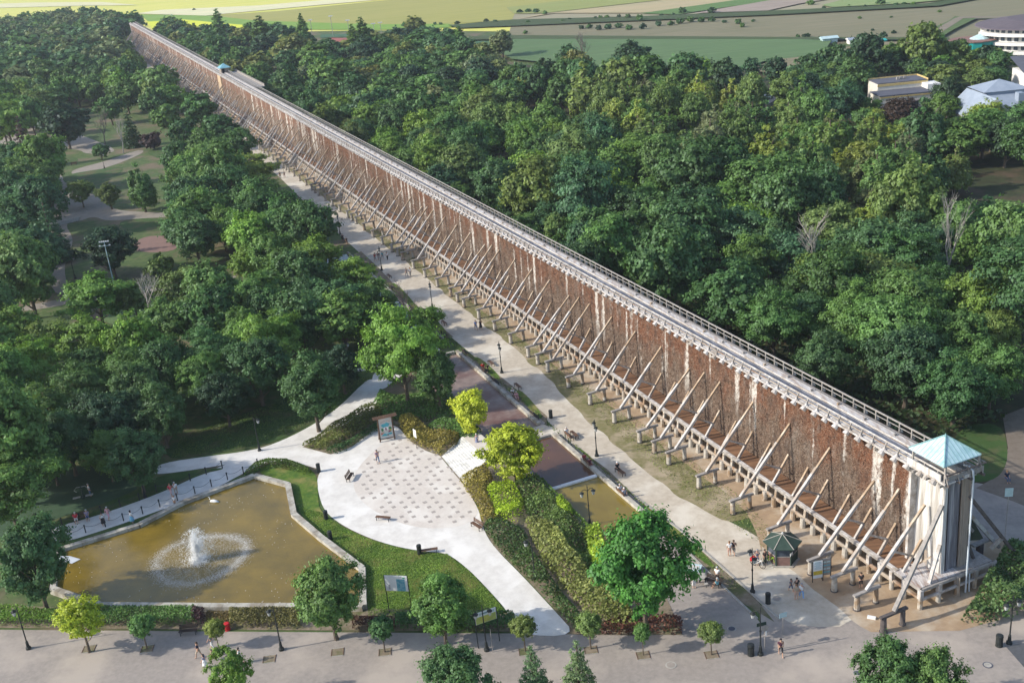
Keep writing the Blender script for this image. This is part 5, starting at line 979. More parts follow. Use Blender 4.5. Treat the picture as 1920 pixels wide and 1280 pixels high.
HG = [([(180, 1146), (370, 1146), (370, 1176), (185, 1176)], 1.0, 'mid', 'green clipped hedge in front of the pond, left of the dark bench'), ([(430, 1148), (560, 1148), (565, 1180), (432, 1178)], .9, (0.13, 0.12, 0.035), 'brownish green clipped hedge in front of the pond, right of the red bin'), ([(362, 1150), (386, 1150), (384, 1176), (360, 1176)], 1.1, (0.05, 0.02, 0.02), 'dark purple clipped hedge block behind the bench'), ([(388, 1150), (432, 1150), (432, 1178), (388, 1178)], .5, (0.12, 0.09, 0.03), 'low mixed flower hedge behind the red bin'), ([(742, 1158), (790, 1158), (965, 1156), (966, 1184), (742, 1182)], 1.0, 'deep', 'dark green clipped hedge between the linden and the white path'), ([(660, 1160), (742, 1162), (742, 1182), (662, 1180)], .6, (0.10, 0.05, 0.03), 'reddish low hedge between the pond maple and the ball tree'), ([(-60, 1145), (60, 1150), (130, 1160), (180, 1168), (180, 1178), (-60, 1174)], 1.2, 'fresh', 'light green bushes in front of the dark maple in the lower left corner')]
for q in HG: cover('hedge', q[0], q[1], 170, .14, q[2], q[3], 'hedge', .12, kind=None, edge=.2)
cover('hedge', [(458, 892), (478, 872), (505, 866), (540, 866), (565, 875), (586, 886), (580, 893), (545, 882), (505, 878), (478, 888)], .9, 150, .14, (0.085, 0.14, 0.02), 'curved rounded hedge at the tip of the pond lawn', 'hedge', .15, kind=None)
rv = cover('wild_bushes', [(1802, 1168), (1840, 1110), (1870, 1060), (1890, 1040), (1935, 1040), (2000, 1050), (2050, 1130), (1930, 1155), (1840, 1178)], 2.2, 75, .26, (0.085, 0.145, 0.045), 'wild bushy greenery right of the wall end beside the promenade', 'bushes')
cover('lawn_grass', [(600, 960), (640, 986), (690, 1010), (740, 1026), (795, 1036), (838, 1038), (880, 1070), (925, 1117), (950, 1150), (690, 1160), (690, 1068), (600, 1005), (560, 950)], .13, 170, .075, (0.14, 0.22, 0.03), 'short green lawn grass between the pond and the white path', 'grass', .5, ns=.5)
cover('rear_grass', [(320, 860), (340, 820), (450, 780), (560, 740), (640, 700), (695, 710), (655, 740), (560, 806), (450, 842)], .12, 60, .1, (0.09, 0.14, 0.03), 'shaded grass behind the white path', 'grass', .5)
cover('verge_grass', None, .14, 20, .1, (0.14, 0.17, 0.04), 'patchy grass under the trestles along the wall', 'grass', .8, world=[T(80, 58.0), T(92, 57), T(110, 57.6), T(131, 59), T(175, 59.4), T(230, 60), T(230, 62.2), T(90, 61.8), T(80, 60)], ns=.6)
cover('strip_grass', None, .16, 26, .12, (0.10, 0.15, 0.035), 'patchy grass in the bench strip of the promenade', 'grass', .8, world=[T(76, 51), T(120, 51.2), T(150, 51), T(190, 51.5), T(190, 52.6), T(150, 52), T(120, 52), T(76, 52)], ns=.6)
cover('undergrowth', None, 1.3, 3.2, .5, (0.045, 0.075, 0.025), 'dark undergrowth along the wood edge behind the wall', 'undergrowth', .7, world=[T(88, 84), T(88, 100), T(300, 110), T(300, 79), T(150, 79)], ns=.2)
# ============================================================ STREET FURNITURE
def build_lamp(double=True):
    t = thing('street_lamp', '', 'lamp')
    m_ = MB(); m_.tube([(0, 0, 0), (0, 0, .25), (0, 0, .3), (0, 0, .9), (0, 0, 1.0)], [.27, .25, .17, .12, .07], 10, MT['iron']); obj('base', m_, t)
    m_ = MB(); m_.tube([(0, 0, .9), (0, 0, 4.85)], [.07, .045], 8, MT['iron']); m_.tube([(0, 0, 4.8), (0, 0, 5.1)], [.06, .015], 6, MT['iron']); m_.tube([(0, 0, 2.5), (0, 0, 2.62)], .1, 8, MT['iron']); obj('pole', m_, t)
    for s in ((-1, 1) if double else (1,)):
        m_ = MB(); m_.tube([(0, 0, 4.35), (s*.3, 0, 4.6), (s*.62, 0, 4.55), (s*.68, 0, 4.35)], .035, 6, MT['iron']); obj('arm', m_, t)
        m_ = MB(); x = s*.68
        m_.tube([(x, 0, 4.38), (x, 0, 4.28), (x, 0, 4.2)], [.06, .24, .27], 8, MT['iron']); l_ = obj('lantern', m_, t)
        m_ = MB(); m_.tube([(x, 0, 4.2), (x, 0, 3.78)], [.22, .13], 8, MT['glass']); obj('glass', m_, l_)
    return t
def place(proto, used, P, rz, label, group=None, sc=None):
    o = proto if not used else copy_tree(proto)
    o.location = P; o.rotation_euler = (0, 0, rz); o['label'] = label
    if group: o['group'] = group
    if sc: o.scale = sc
    return o
LD = [(1411, 1110, 'double street lamp nearest the kiosk on the promenade edge'), (1119, 855, 'double street lamp on the promenade beside the split basin'), (941, 699, 'double street lamp on the promenade beside the pink basin'), (811, 578, 'double street lamp beside the leaning robinia on the promenade'), (716, 507, 'double street lamp next to the four walkers'), (638, 440, 'farthest double street lamp that shows on the promenade'), (1892, 1206, 'double street lamp in the lower right corner by the bin'), (1106, 985, 'double street lamp standing in front of the olive basin'), (913, 1219, 'double street lamp on the lower promenade under the lime green sign')]
pr = build_lamp(True)
for i, (x, y, s) in enumerate(LD): place(pr, i > 0, G(x, y), AZ+PI/2-.3 if i < 6 else .3, s, 'double street lamps')
LS = [(54, 1216, 'single street lamp in the lower left corner in front of the dark maple'), (528, 1218, 'single street lamp in front of the lower rim of the pond'), (1426, 1227, 'street lamp beside the black bin on the lower promenade'), (1003, 1085, 'single lamp on the dark juniper bank by the white path'), (487, 845, 'single lamp on the grass at the upper white path'), (654, 695, 'single lamp at the far white path near the robinia'), (272, 932, 'single lamp beside the chained path'), (108, 361, 'left lamp by the flower bed in the left park'), (196, 316, 'lamp by the gravel loop in the left park'), (141, 522, 'small lamp beside the left floodlight mast'), (114, 352, 'lamp at the corner of the park gravel path')]
ps = build_lamp(False)
for i, (x, y, s) in enumerate(LS): place(ps, i > 0, G(x, y), 2.6 if i < 4 else 1.0, s, 'single street lamps')
def build_bench(dark=False, back=True):
    t = thing('park_bench', 'bench', 'bench'); mt = MT['benchd'] if dark else MT['bench']
    for k in range(4): m_ = MB(); m_.box((0, -.18+k*.12, .45), (1.8, .1, .04), mt); obj('seat_slat', m_, t)
    if back:
        for k in range(3): m_ = MB(); m_.box((0, .27+k*.03, .6+k*.14), (1.8, .035, .11), mt); obj('back_slat', m_, t)
    for s in (-.75, .75): 
        m_ = MB(); m_.box((s, 0, .42), (.06, .5, .05), MT['iron']); m_.box((s, -.2, .2), (.06, .06, .42), MT['iron']); m_.box((s, .2, .2), (.06, .06, .42), MT['iron'])
        if back: m_.beam((s, .24, .42), (s, .36, .98), .05, .05, MT['iron'])
        obj('leg', m_, t)
    return t
protos = {k: build_bench(*k) for k in ((0, 0), (0, 1), (1, 1))}; usedp = set()
BN = [(1068, 822, AZ+PI/2, 0, 1, 'brown bench with a seated person at the head of the split basin'), (1077, 818, AZ+PI/2, 0, 0, 'short backless bench on the gravel near the head of the split basin'), (1104, 873, AZ+PI/2, 0, 1, 'brown bench with two people in red and black beside the brown basin'), (1163, 888, AZ+PI/2+.1, 0, 0, 'backless brown bench with a white haired person on the promenade'), (1167, 930, AZ+PI/2, 0, 1, 'brown bench with a couple beside the olive basin'), (873, 664, AZ+PI/2, 1, 1, 'dark bench at the upper corner of the pink basin'), (910, 698, AZ+PI/2, 1, 1, 'dark bench with a person in red beside the pink basin'), (929, 718, AZ+PI/2, 1, 1, 'empty dark bench halfway along the pink basin'), (921, 684, AZ+PI/2, 0, 0, 'backless bench on the grass strip between the person in red and the lamp'), (968, 746, AZ+PI/2, 1, 1, 'dark bench with a person in pink near the yellow maple'), (971, 727, AZ+PI/2, 0, 0, 'backless bench at the promenade edge near the person in pink'), (1003, 783, AZ+PI/2, 1, 1, 'dark bench at the lower end of the pink basin'), (833, 630, AZ+PI/2, 1, 1, 'dark bench by the lower end of the far basin'), (833, 608, AZ+PI/2, 0, 0, 'backless bench at the promenade under the leaning robinia'), (735, 542, AZ+PI/2, 1, 1, 'dark bench beside the far basin on the dry strip'), (730, 520, AZ+PI/2, 0, 0, 'backless bench at the promenade edge opposite the two walkers'), (672, 488, AZ+PI/2, 1, 1, 'dark bench beyond the four walkers'), (698, 498, AZ+PI/2, 0, 0, 'backless bench just above the lamp by the four walkers'), (645, 452, AZ+PI/2, 1, 1, 'farthest dark bench with seated people on the promenade'),
 (719, 975, -.35, 0, 0, 'brown backless bench on the white gravel below the plaza'), (894, 990, -.95, 0, 1, 'brown bench at the right rim of the plaza by the rusty shrubs'), (657, 898, 1.35, 0, 1, 'brown bench at the left rim of the plaza'), (354, 1188, 0, 1, 1, 'long dark bench in front of the purple hedge block on the lower promenade'), (1337, 1096, -.75, 1, 1, 'dark bench with a man in turquoise on the paved triangle'), (806, 1036, .1, 0, 0, 'low bench beside the dark bin at the lower edge of the white gravel'), (152, 975, .3, 0, 1, 'bench with seated man and woman on the chained path'), (139, 310, .2, 0, 1, 'tiny brown bench by the flower bed loop')]
for x, y, rz, d, b, s in BN:
    k = (d, b); place(protos[k], k in usedp, G(x, y, .03), rz, s, 'park benches'); usedp.add(k)
def bin_mesh(mat, h=.95, r=.26):
    t = thing('litter_bin', '', 'litter bin'); m_ = MB(); m_.tube([(0, 0, .0), (0, 0, .06), (0, 0, h*.78)], [r*1.05, r, r], 12, mat); obj('body', m_, t)
    m_ = MB(); m_.tube([(0, 0, h*.82), (0, 0, h*.98), (0, 0, h*1.02)], [r*1.08, r*1.0, r*.6], 12, mat); m_.box((0, 0, h*.8), (r*.9, .05, .1), mat); obj('lid', m_, t); return t
bp_ = bin_mesh(MT['iron'], 1.15, .3)
for i, (x, y, s) in enumerate([(1408, 1227, 'black litter bin left of the lamp on the lower promenade'), (1873, 1210, 'black litter bin beside the lamp in the lower right corner'), (1440, 1130, 'dark green litter bin at the promenade edge below the lamp'), (1033, 783, 'litter bin on the grass strip near the head of the cross path'), (598, 884, 'litter bin at the corner of the curved hedge'), (787, 1038, 'litter bin on a post at the lower edge of the white gravel'), (68, 978, 'dark litter bin at the lower left end of the chained path'), (612, 973, 'small turquoise grey litter bin on the lawn edge left of the plaza'), (620, 1012, 'dark litter bin standing on the pond rim corner')]): place(bp_, i > 0, G(x, y, .03), 0, s, 'litter bins', (.85, .85, 1) if i > 1 else None)
rb = bin_mesh(MT['red'], .8, .28); rb.location = G(427, 1180, .03); rb['label'] = 'bright red planter bin in front of the brownish hedge'
# chained posts along the left path
def posts(px, label, chain=True):
    m_ = MB(); m_.tube([(0, 0, 0), (0, 0, .95)], .07, 7, MT['iron']); m_.tube([(0, 0, .93), (0, 0, 1.03)], .1, 7, MT['iron']); pm = m_.mesh('chain_post')
    for i, (x, y) in enumerate(px):
        t = tag(obj('chain_post', pm, None, G(x, y, .04)), label, 'bollard', label+' row')
        if chain and i < len(px)-1:
            a = Vector((0, 0, .88)); b = G(*px[i+1], .04)-G(x, y, .04)+a; m_ = MB()
            m_.tube([a.lerp(b, k/8)-Vector((0, 0, .32*math.sin(PI*k/8))) for k in range(9)], .022, 4, MT['iron'], False); obj('chain', m_, t)
posts([(121, 1011), (161, 998), (198, 987), (232, 976), (268, 963), (300, 950), (333, 938), (366, 925), (397, 912), (427, 899), (457, 888), (484, 873)], 'black post carrying a chain on the pond side of the white path')
posts([(78, 995), (117, 984), (150, 975), (190, 962), (226, 950), (262, 938), (294, 922), (325, 912), (357, 901), (387, 889), (417, 877)], 'black post on the lawn side of the white path')
posts([(640, 682), (654, 676), (682, 668)], 'black post at the far white path under the trees')
# signs and boards
def sign(name, label, cat, P, rz, w_, h_, z0, mat, legs=MT['iron'], th=.05, extra=None, tilt=0):
    t = thing(name, label, cat, P, rz)
    m_ = MB(); m_.box((0, 0, z0+h_/2), (w_, th, h_), mat); p = obj('panel', m_, t)
    for s in (-1, 1): m_ = MB(); m_.box((s*(w_/2+.03), 0, (z0+h_)/2), (.07, .07, z0+h_), legs); obj('leg', m_, t)
    if extra: extra(t, p)
    return t
def ex_map(t, p):
    m_ = MB(); m_.box((.45, -.035, 3.4), (.85, .01, 1.35), MT['blue']); obj('print', m_, p)
    m_ = MB(); m_.box((.8, -.035, 4.22), (.22, .01, .16), M('green_logo', (.12, .45, .3))); 
    for k in range(9): m_.box((-.75+random.uniform(-.03, .03), -.035, 2.9+k*.06), (.18, .01, .02), MT['roofd'])
    for k in range(10): m_.box((.45+random.uniform(-.3, .3), -.045, 2.9+k*.11), (random.uniform(.1, .5), .01, .035), MT['paintcy'])
    obj('lettering', m_, p)
sign('map_board', 'tall white board on two posts with a blue picture, on the lawn beside the pond', 'sign', G(752, 1150), -.22, 2.3, 1.75, 2.7, MT['paintw'], extra=ex_map)
def ex_lime(t, p):
    m_ = MB(); m_.box((0, -.035, 3.0), (2.0, .01, .75), MT['limeprint']); m_.box((.1, -.035, 3.62), (1.5, .01, .22), MT['paintcy']); m_.box((.15, -.042, 3.64), (1.0, .01, .05), MT['roofd'])
    for k in range(3): m_.box((-.1, -.042, 3.2-k*.18), (1.2-.2*k, .01, .05), MT['yellow'])
    obj('print', m_, p)
sign('lime_sign', 'white and lime green sign on two posts above the hedge near the white path', 'sign', G(917, 1208), .38, 2.1, 1.25, 2.6, MT['paintw'], extra=ex_lime)
t = thing('direction_pole', 'thin grey pole standing right of the lime green sign', 'pole', G(924, 1222)); m_ = MB(); m_.tube([(0, 0, 0), (0, 0, 2.6)], .03, 6, MT['grey']); obj('pole', m_, t)
# info boards at the trestle
def ex_info(t, p):
    m_ = MB(); m_.box((-.0, -.035, 1.05), (.92, .01, .45), MT['yellow'])
    for k in range(9): m_.box((0, -.035, 1.5+k*.12), (random.uniform(.4, .8), .01, .03), MT['blue'])
    obj('print', m_, p)
sign('info_board', 'white information board with a yellow band in front of the trestle near the kiosk', 'sign', G(1533, 1090), .12, 1.0, 1.9, .45, MT['paintw'], extra=ex_info)
def ex_grey(t, p):
    m_ = MB()
    for k in range(4):
        for j in range(2): m_.box((-.2+j*.4, -.035, .8+k*.38), (.34, .01, .14), MT['paintcy' if k % 2 else 'blue'])
    obj('print', m_, p)
sign('photo_board', 'grey board with rows of small pictures beside the yellow banded board', 'sign', G(1549, 1084), .12, .85, 1.9, .45, MT['grey'], extra=ex_grey)
def ex_none(t, p): pass
def post_sign(name, label, P, rz, w_, h_, z, mat, hp=2.4, pm='grey'):
    t = thing(name, label, 'sign', P, rz); m_ = MB(); m_.box((0, -.03, z), (w_, .03, h_), mat); obj('panel', m_, t)
    m_ = MB(); m_.tube([(0, 0, 0), (0, 0, hp)], .035, 6, MT[pm]); obj('post', m_, t); return t
post_sign('cyan_sign', 'pale blue rectangular sign on a thin post at the tip of the soil strip', G(1468, 1188), .25, .75, .5, 2.1, MT['paintcy'])
post_sign('white_sign', 'small white notice on a post among the rusty shrubs by the painted board', G(782, 842), -1.0, .7, 1.1, 2.3, MT['paintw'], 2.7, 'darkwood')
post_sign('rear_sign', 'pale square sign hanging beside the head of the end tower on the far side', T(66.3, 75.5, 0), -.1, .75, .9, 8.1, MT['paintcy'], 8.4)
t = thing('street_sign', 'round traffic sign seen from behind beside the lamp on the lower promenade', 'sign', G(1434, 1222), .2); m_ = MB(); m_.tube([(0, 0, 0), (0, 0, 2.9)], .035, 6, MT['grey']); obj('post', m_, t)
m_ = MB(); m_.tube([(0, -.05, 2.6), (0, -.02, 2.6)], .34, 14, MT['grey']); m_.box((.1, -.05, 2.05), (.12, .02, .5), MT['paintw']); obj('disc', m_, t)
m_ = MB(); m_.box((-.3, 0, 3.1), (.9, .04, .35), MT['greenpaint']); obj('name_plate', m_, t)
# painted open-air board with a small roof
P = G(727, 826); t = thing('painted_board', 'large framed board with a turquoise scene under a narrow brown roof by the plaza', 'picture board', P, .30)
m_ = MB(); m_.box((0, 0, 1.9), (1.7, .08, 2.9), MT['poster']); pb = obj('panel', m_, t)
for s in (-1, 1):
    m_ = MB(); m_.beam((s*.98, 0, 0), (s*.93, 0, 3.55), .16, .16, MT['bench']); obj('post', m_, t); m_ = MB(); m_.beam((s*.98, .9, 0), (s*.93, .05, 2.3), .1, .1, MT['bench']); obj('prop', m_, t)
m_ = MB(); m_.add([(-1.6, -.35, 3.45), (1.6, -.35, 3.45), (1.6, .05, 3.75), (-1.6, .05, 3.75), (-1.6, .4, 3.45), (1.6, .4, 3.45)], [(0, 1, 2, 3), (3, 2, 5, 4)], MT['bench']); m_.box((0, 0, 3.5), (3.1, .5, .06), MT['bench']); obj('roof', m_, t)
m_ = MB(); m_.box((0, 0, .4), (2.1, .14, .12), MT['bench']); obj('rail', m_, t)
def blob(mb, cx, cz, rx, rz_, mat, n=14, y=-.05, seed=0):
    r = random.Random(seed); ps = [(cx+math.cos(2*PI*i/n)*rx*r.uniform(.7, 1.2), y, cz+math.sin(2*PI*i/n)*rz_*r.uniform(.7, 1.2)) for i in range(n)]; mb.add(ps+[(cx, y, cz)], [(i, (i+1) % n, n) for i in range(n)], mat)
m_ = MB(); tq = M('turquoise_print', (0.10, 0.42, 0.50)); gp = M('green_print', (.07, .22, .1)); pk = M('mauve_print', (.25, .1, .16)); sk = M('skin_print', (.55, .38, .3))
blob(m_, 0, 2.3, .62, .36, tq, seed=1); blob(m_, -.25, .95, .4, .2, tq, y=-.052, seed=2); blob(m_, .5, 1.0, .3, .16, tq, y=-.054, seed=3)
for i, (a, b, c, d, q) in enumerate([(0, 1.8, .34, .3, MT['paintw']), (-.02, 1.75, .12, .2, pk), (0, 2.0, .09, .08, sk), (-.5, 1.75, .2, .25, gp), (.55, 1.8, .22, .22, gp), (-.5, 1.3, .22, .16, sk), (.45, 1.35, .2, .16, pk), (.0, 1.15, .2, .13, MT['paintcy']), (.15, .9, .12, .1, MT['roofd']), (.62, 1.5, .1, .16, MT['yellow']), (-.65, 1.15, .1, .1, MT['red'])]): blob(m_, a, b, c, d, q, y=-.06-.002*i, seed=i+5)
for k in range(9): a = math.radians(160-k*17.5); m_.box((.62*math.cos(a), -.056, 2.62+.32*math.sin(a)), (.09, .01, .05), MT['redtrim'])
obj('picture', m_, pb)
# floodlight masts
for (x, y), top, s in (((214, 534), 9.0, 'left floodlight mast with two rows of lamps in the park'), ((474, 502), 9.0, 'right floodlight mast in the park beyond the lindens')):
    P = G(x, y); t = thing('floodlight_mast', s, 'floodlight', P, .1); m_ = MB(); m_.tube([(0, 0, 0), (0, 0, top)], [.12, .07], 8, MT['paintcy']); obj('mast', m_, t)
    for zz, w_, n_ in ((top, 1.9, 5), (top-.8, 2.2, 3)):
        m_ = MB(); m_.box((0, 0, zz), (w_, .08, .08), MT['paintcy']); obj('crossbar', m_, t)
        for k in range(n_): m_ = MB(); m_.box((-w_/2+.15+k*(w_-.3)/(n_-1), -.12, zz+.12), (.3, .18, .24), MT['paintw']); obj('floodlight', m_, t)
# manholes
for x, y, r_, mt, s in ((1852, 1246, .42, 'kerb', 'pale ringed manhole cover near the lower right corner'), (1607, 1261, .40, 'roofd', 'manhole cover beside the bottom right maples'), (1372, 1178, .42, 'roofd', 'dark round manhole cover on the paved triangle'), (1258, 1246, .5, 'paving', 'manhole ring in the lower promenade below the small ball tree'), (1457, 1122, .42, 'paving', 'round cover at the promenade near the green bin')):
    t = thing('manhole_cover', s, 'manhole cover', G(x, y, .03)); m_ = MB(); m_.tube([(0, 0, 0), (0, 0, .02)], r_, 20, MT['kerb' if mt != 'kerb' else 'roofd']); obj('frame', m_, t); m_ = MB(); m_.tube([(0, 0, 0), (0, 0, .03)], r_*.75, 18, MT[mt]); obj('cover', m_, t)
# table by the ash tree and glass plate
t = thing('mesh_table', 'round wire mesh table with its seats on the paved triangle', 'table', G(1312, 1092)); m_ = MB(); m_.tube([(0, 0, .72), (0, 0, .76)], .6, 18, MT['kerb']); obj('tabletop', m_, t); m_ = MB(); m_.tube([(0, 0, 0), (0, 0, .72)], .07, 8, MT['iron']); obj('leg', m_, t)
for a in (1.0, 3.1, 5.2): m_ = MB(); m_.tube([(math.cos(a), math.sin(a), .42), (math.cos(a), math.sin(a), .46)], .2, 10, MT['kerb']); m_.tube([(math.cos(a), math.sin(a), 0), (math.cos(a), math.sin(a), .42)], .03, 5, MT['iron']); obj('stool', m_, t)
t = thing('panel_on_ground', 'framed pale blue map slab lying by the kerb under the big ash', 'map slab', G(1296, 1072), -.7+.3); m_ = MB(); m_.box((0, 0, .55), (2.0, 1.4, .06), MT['paintcy']); obj('slab', m_, t); m_ = MB(); m_.box((0, 0, .27), (.3, .3, .54), MT['kerb']); obj('foot', m_, t); m_ = MB(); m_.box((.2, 0, .59), (1.2, .8, .01), MT['poster']); obj('print', m_, t)
# white debris slab, duck house
o = obj('white_block', MB().box((0, 0, .12), (.75, .3, .22), MT['paintw']), None, G(1634, 1159), -.5); tag(o, 'white painted concrete block lying on the sand before the end trestle', 'block')
t = thing('duck_ramp', 'white folded ramp at the left tip of the pond', 'ramp', G(132, 1050, .25), .3); m_ = MB(); m_.add([(-1.0, -.3, .4), (.2, -.9, .05), (1.1, -.3, .02), (0, .5, .3), (-1.1, .5, .6)], [(0, 1, 2, 3, 4)], MT['paintw']); m_.box((-1, .1, .25), (.2, .9, .6), MT['paintw']); obj('ramp', m_, t)
def swan(P, rz, s):
    t = thing('white_bird', s, 'bird', P, rz); m_ = MB(); m_.tube([(-.7, 0, .1), (-.35, 0, .14), (0, 0, .16), (.3, 0, .12), (.5, 0, .05)], [.04, .17, .22, .18, .05], 8, MT['paintw']); m_.tube([(.35, 0, .15), (.5, 0, .35), (.45, 0, .6), (.55, 0, .66), (.68, 0, .62)], [.09, .06, .05, .06, .02], 6, MT['paintw']); obj('body', m_.mesh('body', True), t)
swan(G(401, 941, .22), 2.8, 'white swan swimming below the upper rim of the pond')
# kiosk: six-sided green-roofed hut
K = T(78.0, 58.2); t = thing('kiosk', 'six sided wooden kiosk with a green felt roof beside the wall', 'kiosk', K, AZ+.3)
R6 = 1.42; hp = [Vector((R6*math.cos(PI/3*i+.2), R6*math.sin(PI/3*i+.2), 0)) for i in range(6)]; ho = [p*1.36 for p in hp]
m_ = MB(); m_.prism([(p.x*1.25, p.y*1.25) for p in hp], 0, .12, MT['kerb']); obj('floor', m_, t)
for i in range(6):
    a, b = hp[i], hp[(i+1) % 6]; mid = (a+b)/2; d = (b-a).normalized(); nrm = Vector((mid.x, mid.y, 0)).normalized(); L_ = (b-a).length-.12; ang = math.atan2(d.y, d.x)
    m_ = MB(); m_.box((a.x, a.y, 1.2), (.16, .16, 2.3), MT['greenpaint']); obj('corner_post', m_, t)
    m_ = MB(); m_.box((mid.x, mid.y, .6), (L_, .08, 1.0), MT['brick' if i in (3, 2) else 'greenpaint'], ang); pn = obj('wall_panel', m_, t)
    m_ = MB(); m_.box((mid.x, mid.y, 1.65), (L_, .04, 1.05), MT['window'], ang); obj('window', m_, t)
    m_ = MB(); m_.box((mid.x+nrm.x*.03, mid.y+nrm.y*.03, 2.22), (L_, .06, .12), MT['greenpaint'], ang); m_.box((mid.x+nrm.x*.03, mid.y+nrm.y*.03, 1.14), (L_, .09, .06), MT['grey'], ang); obj('window_frame', m_, t)
    c_ = Vector((0, 0, 3.05)); m_ = MB(); e = [ho[i]+Vector((0, 0, 2.22)), ho[(i+1) % 6]+Vector((0, 0, 2.22))]; m_.add([e[0], e[1], c_, e[0]-Vector((0, 0, .1)), e[1]-Vector((0, 0, .1))], [(0, 1, 2), (0, 3, 4, 1)], MT['greenroof']); obj('roof_panel', m_, t)
    m_ = MB(); m_.beam(e[0]+Vector((0, 0, .02)), c_+Vector((0, 0, .02)), .07, .05, MT['kerb']); obj('roof_rib', m_, t)
m_ = MB(); m_.tube([(0, 0, 3.0), (0, 0, 3.2)], .08, 8, MT['paintw']); obj('finial', m_, t); m_ = MB(); m_.box((hp[4].x*1.03, hp[4].y*1.06, 1.5), (.5, .05, .3), MT['paintw'], .2); obj('notice', m_, t)
# ============================================================ BUILDINGS
def win(parent, x, y, z, w_, h_, axis='x', mat='window', fr='whitewall'):
    m_ = MB(); d = (w_+.16, .10, h_+.16) if axis == 'x' else (.10, w_+.16, h_+.16); m_.box((x, y, z), d, MT[fr]); f = obj('window', m_, parent)
    d = (w_, .16, h_) if axis == 'x' else (.16, w_, h_); m_ = MB(); m_.box((x, y, z), d, MT[mat]); obj('pane', m_, f)
P = G(1708, 216); t = thing('flat_roofed_house', 'white house with stepped dark flat roofs and yellow trim among the trees', 'building', P+Vector((-1.0, 0, 0)), 0); t.scale = (.86, .86, .95)
m_ = MB(); m_.box((-3.0, -2, 3.6), (16.5, 9, 7.2), MT['plaster']); obj('lower_block', m_, t); m_ = MB(); m_.box((-1.0, 7, 4.6), (16, 9, 9.2), MT['plaster']); obj('upper_block', m_, t)
m_ = MB(); m_.box((-3.2, -2.1, 7.35), (16.6, 9.2, .3), MT['roofd']); obj('lower_roof', m_, t); m_ = MB(); m_.box((-1.0, 7, 9.35), (15.6, 8.8, .3), MT['roofd']); ur = obj('upper_roof', m_, t)
m_ = MB(); m_.box((-3, -6.62, 6.9), (16.7, .14, .4), MT['yellowtrim']); m_.box((-1, 2.42, 8.9), (16.2, .14, .7), MT['yellowtrim']); m_.box((-1, 11.5, 9.6), (16.2, .2, .5), MT['yellowtrim']); m_.box((7.1, 7, 9.6), (.2, 9.1, .5), MT['yellowtrim']); obj('trim', m_, t)
m_ = MB(); m_.box((7.2, 0.5, 4.4), (4.2, 6, 8.8), MT['whitewall']); obj('stair_tower', m_, t)
for i in range(5): win(t, -7.5+i*1.9, -6.55, 4.2, 1.4, 1.7)
m_ = MB(); m_.box((-3.8, -7.1, 5.4), (9.6, 1.1, .16), MT['roofbr']); obj('awning', m_, t)
for x in (0, 1.5, -1.2): m_ = MB(); m_.box((x, 7+x*.3, 9.9), (.7, .7, .8), MT['grey']); obj('vent', m_, ur)
m_ = MB(); m_.box((-14, 6, 2.2), (7, 8, 4.4), MT['roofd']); obj('side_wing', m_, t)
def gable(t, name, cx, cy, lx, ly, eave, ridge, mat, wall, axis='x'):
    m_ = MB(); m_.box((cx, cy, eave/2), (lx, ly, eave), MT[wall]); wv = obj('wall', m_, t)
    o_ = .5; x0, x1, y0, y1 = cx-lx/2-o_, cx+lx/2+o_, cy-ly/2-o_, cy+ly/2+o_; m_ = MB()
    if axis == 'x': vs = [(x0, y0, eave), (x1, y0, eave), (x1, y1, eave), (x0, y1, eave), (x0, cy, ridge), (x1, cy, ridge)]; fs = [(0, 1, 5, 4), (2, 3, 4, 5)]; g = [(0, 4, 3), (1, 2, 5)]
    else: vs = [(x0, y0, eave), (x1, y0, eave), (x1, y1, eave), (x0, y1, eave), (cx, y0, ridge), (cx, y1, ridge)]; fs = [(0, 4, 5, 3), (1, 2, 5, 4)]; g = [(0, 1, 4), (2, 3, 5)]
    m_.add(vs, fs, MT[mat]); m_.add([(v[0], v[1], v[2]-.02) for v in vs], g, MT[wall]); m_.add([(v[0], v[1], v[2]-.12) for v in vs], fs, MT[mat]); return obj('roof', m_, t)
P = G(1893, 250); t = thing('blue_roofed_house', 'long white house with a blue grey metal roof and cream gable on the right', 'building', P, 0)
gable(t, 'a', -6, 4, 9, 16, 5.0, 9.8, 'roofb', 'plaster', 'y'); r1 = gable(t, 'b', 12, 8, 28, 10, 5.5, 8.8, 'roofb', 'whitewall', 'x')
m_ = MB(); m_.box((2, 12, 8.5), (10, 9, 1.8), MT['roofb']); m_.add([(-4, 7, 9.2), (8, 7, 9.2), (8, 17, 9.2), (-4, 17, 9.2), (2, 12, 11.4)], [(0, 1, 4), (1, 2, 4), (2, 3, 4), (3, 0, 4)], MT['roofb']); obj('raised_roof', m_, t)
for x in (4, 8, 13): m_ = MB(); m_.box((x, 4.6, 7.9), (1.4, 2.0, 2.2), MT['roofb']); dm = obj('dormer', m_, r1); 
for x in (9.5, 11): m_ = MB(); m_.box((x, 7.5, 9.2), (.7, .7, 2), MT['roofb']); obj('chimney', m_, r1)
for x in (2, 5, 8, 11, 14, 17): win(t, x, 2.95, 3.6, 1.4, 1.6)
win(t, -7.2, -4.05, 6.3, .9, .9); m_ = MB(); m_.box((-6, -5.5, 1.9), (9, 3, 3.8), MT['roofd']); obj('lean_to', m_, t)
P = G(1912, 112); t = thing('curved_hotel', 'large white hotel with dark curved roofs and stacked balconies in the upper right corner', 'building', P, -.06); t.scale = (.82, .82, .95)
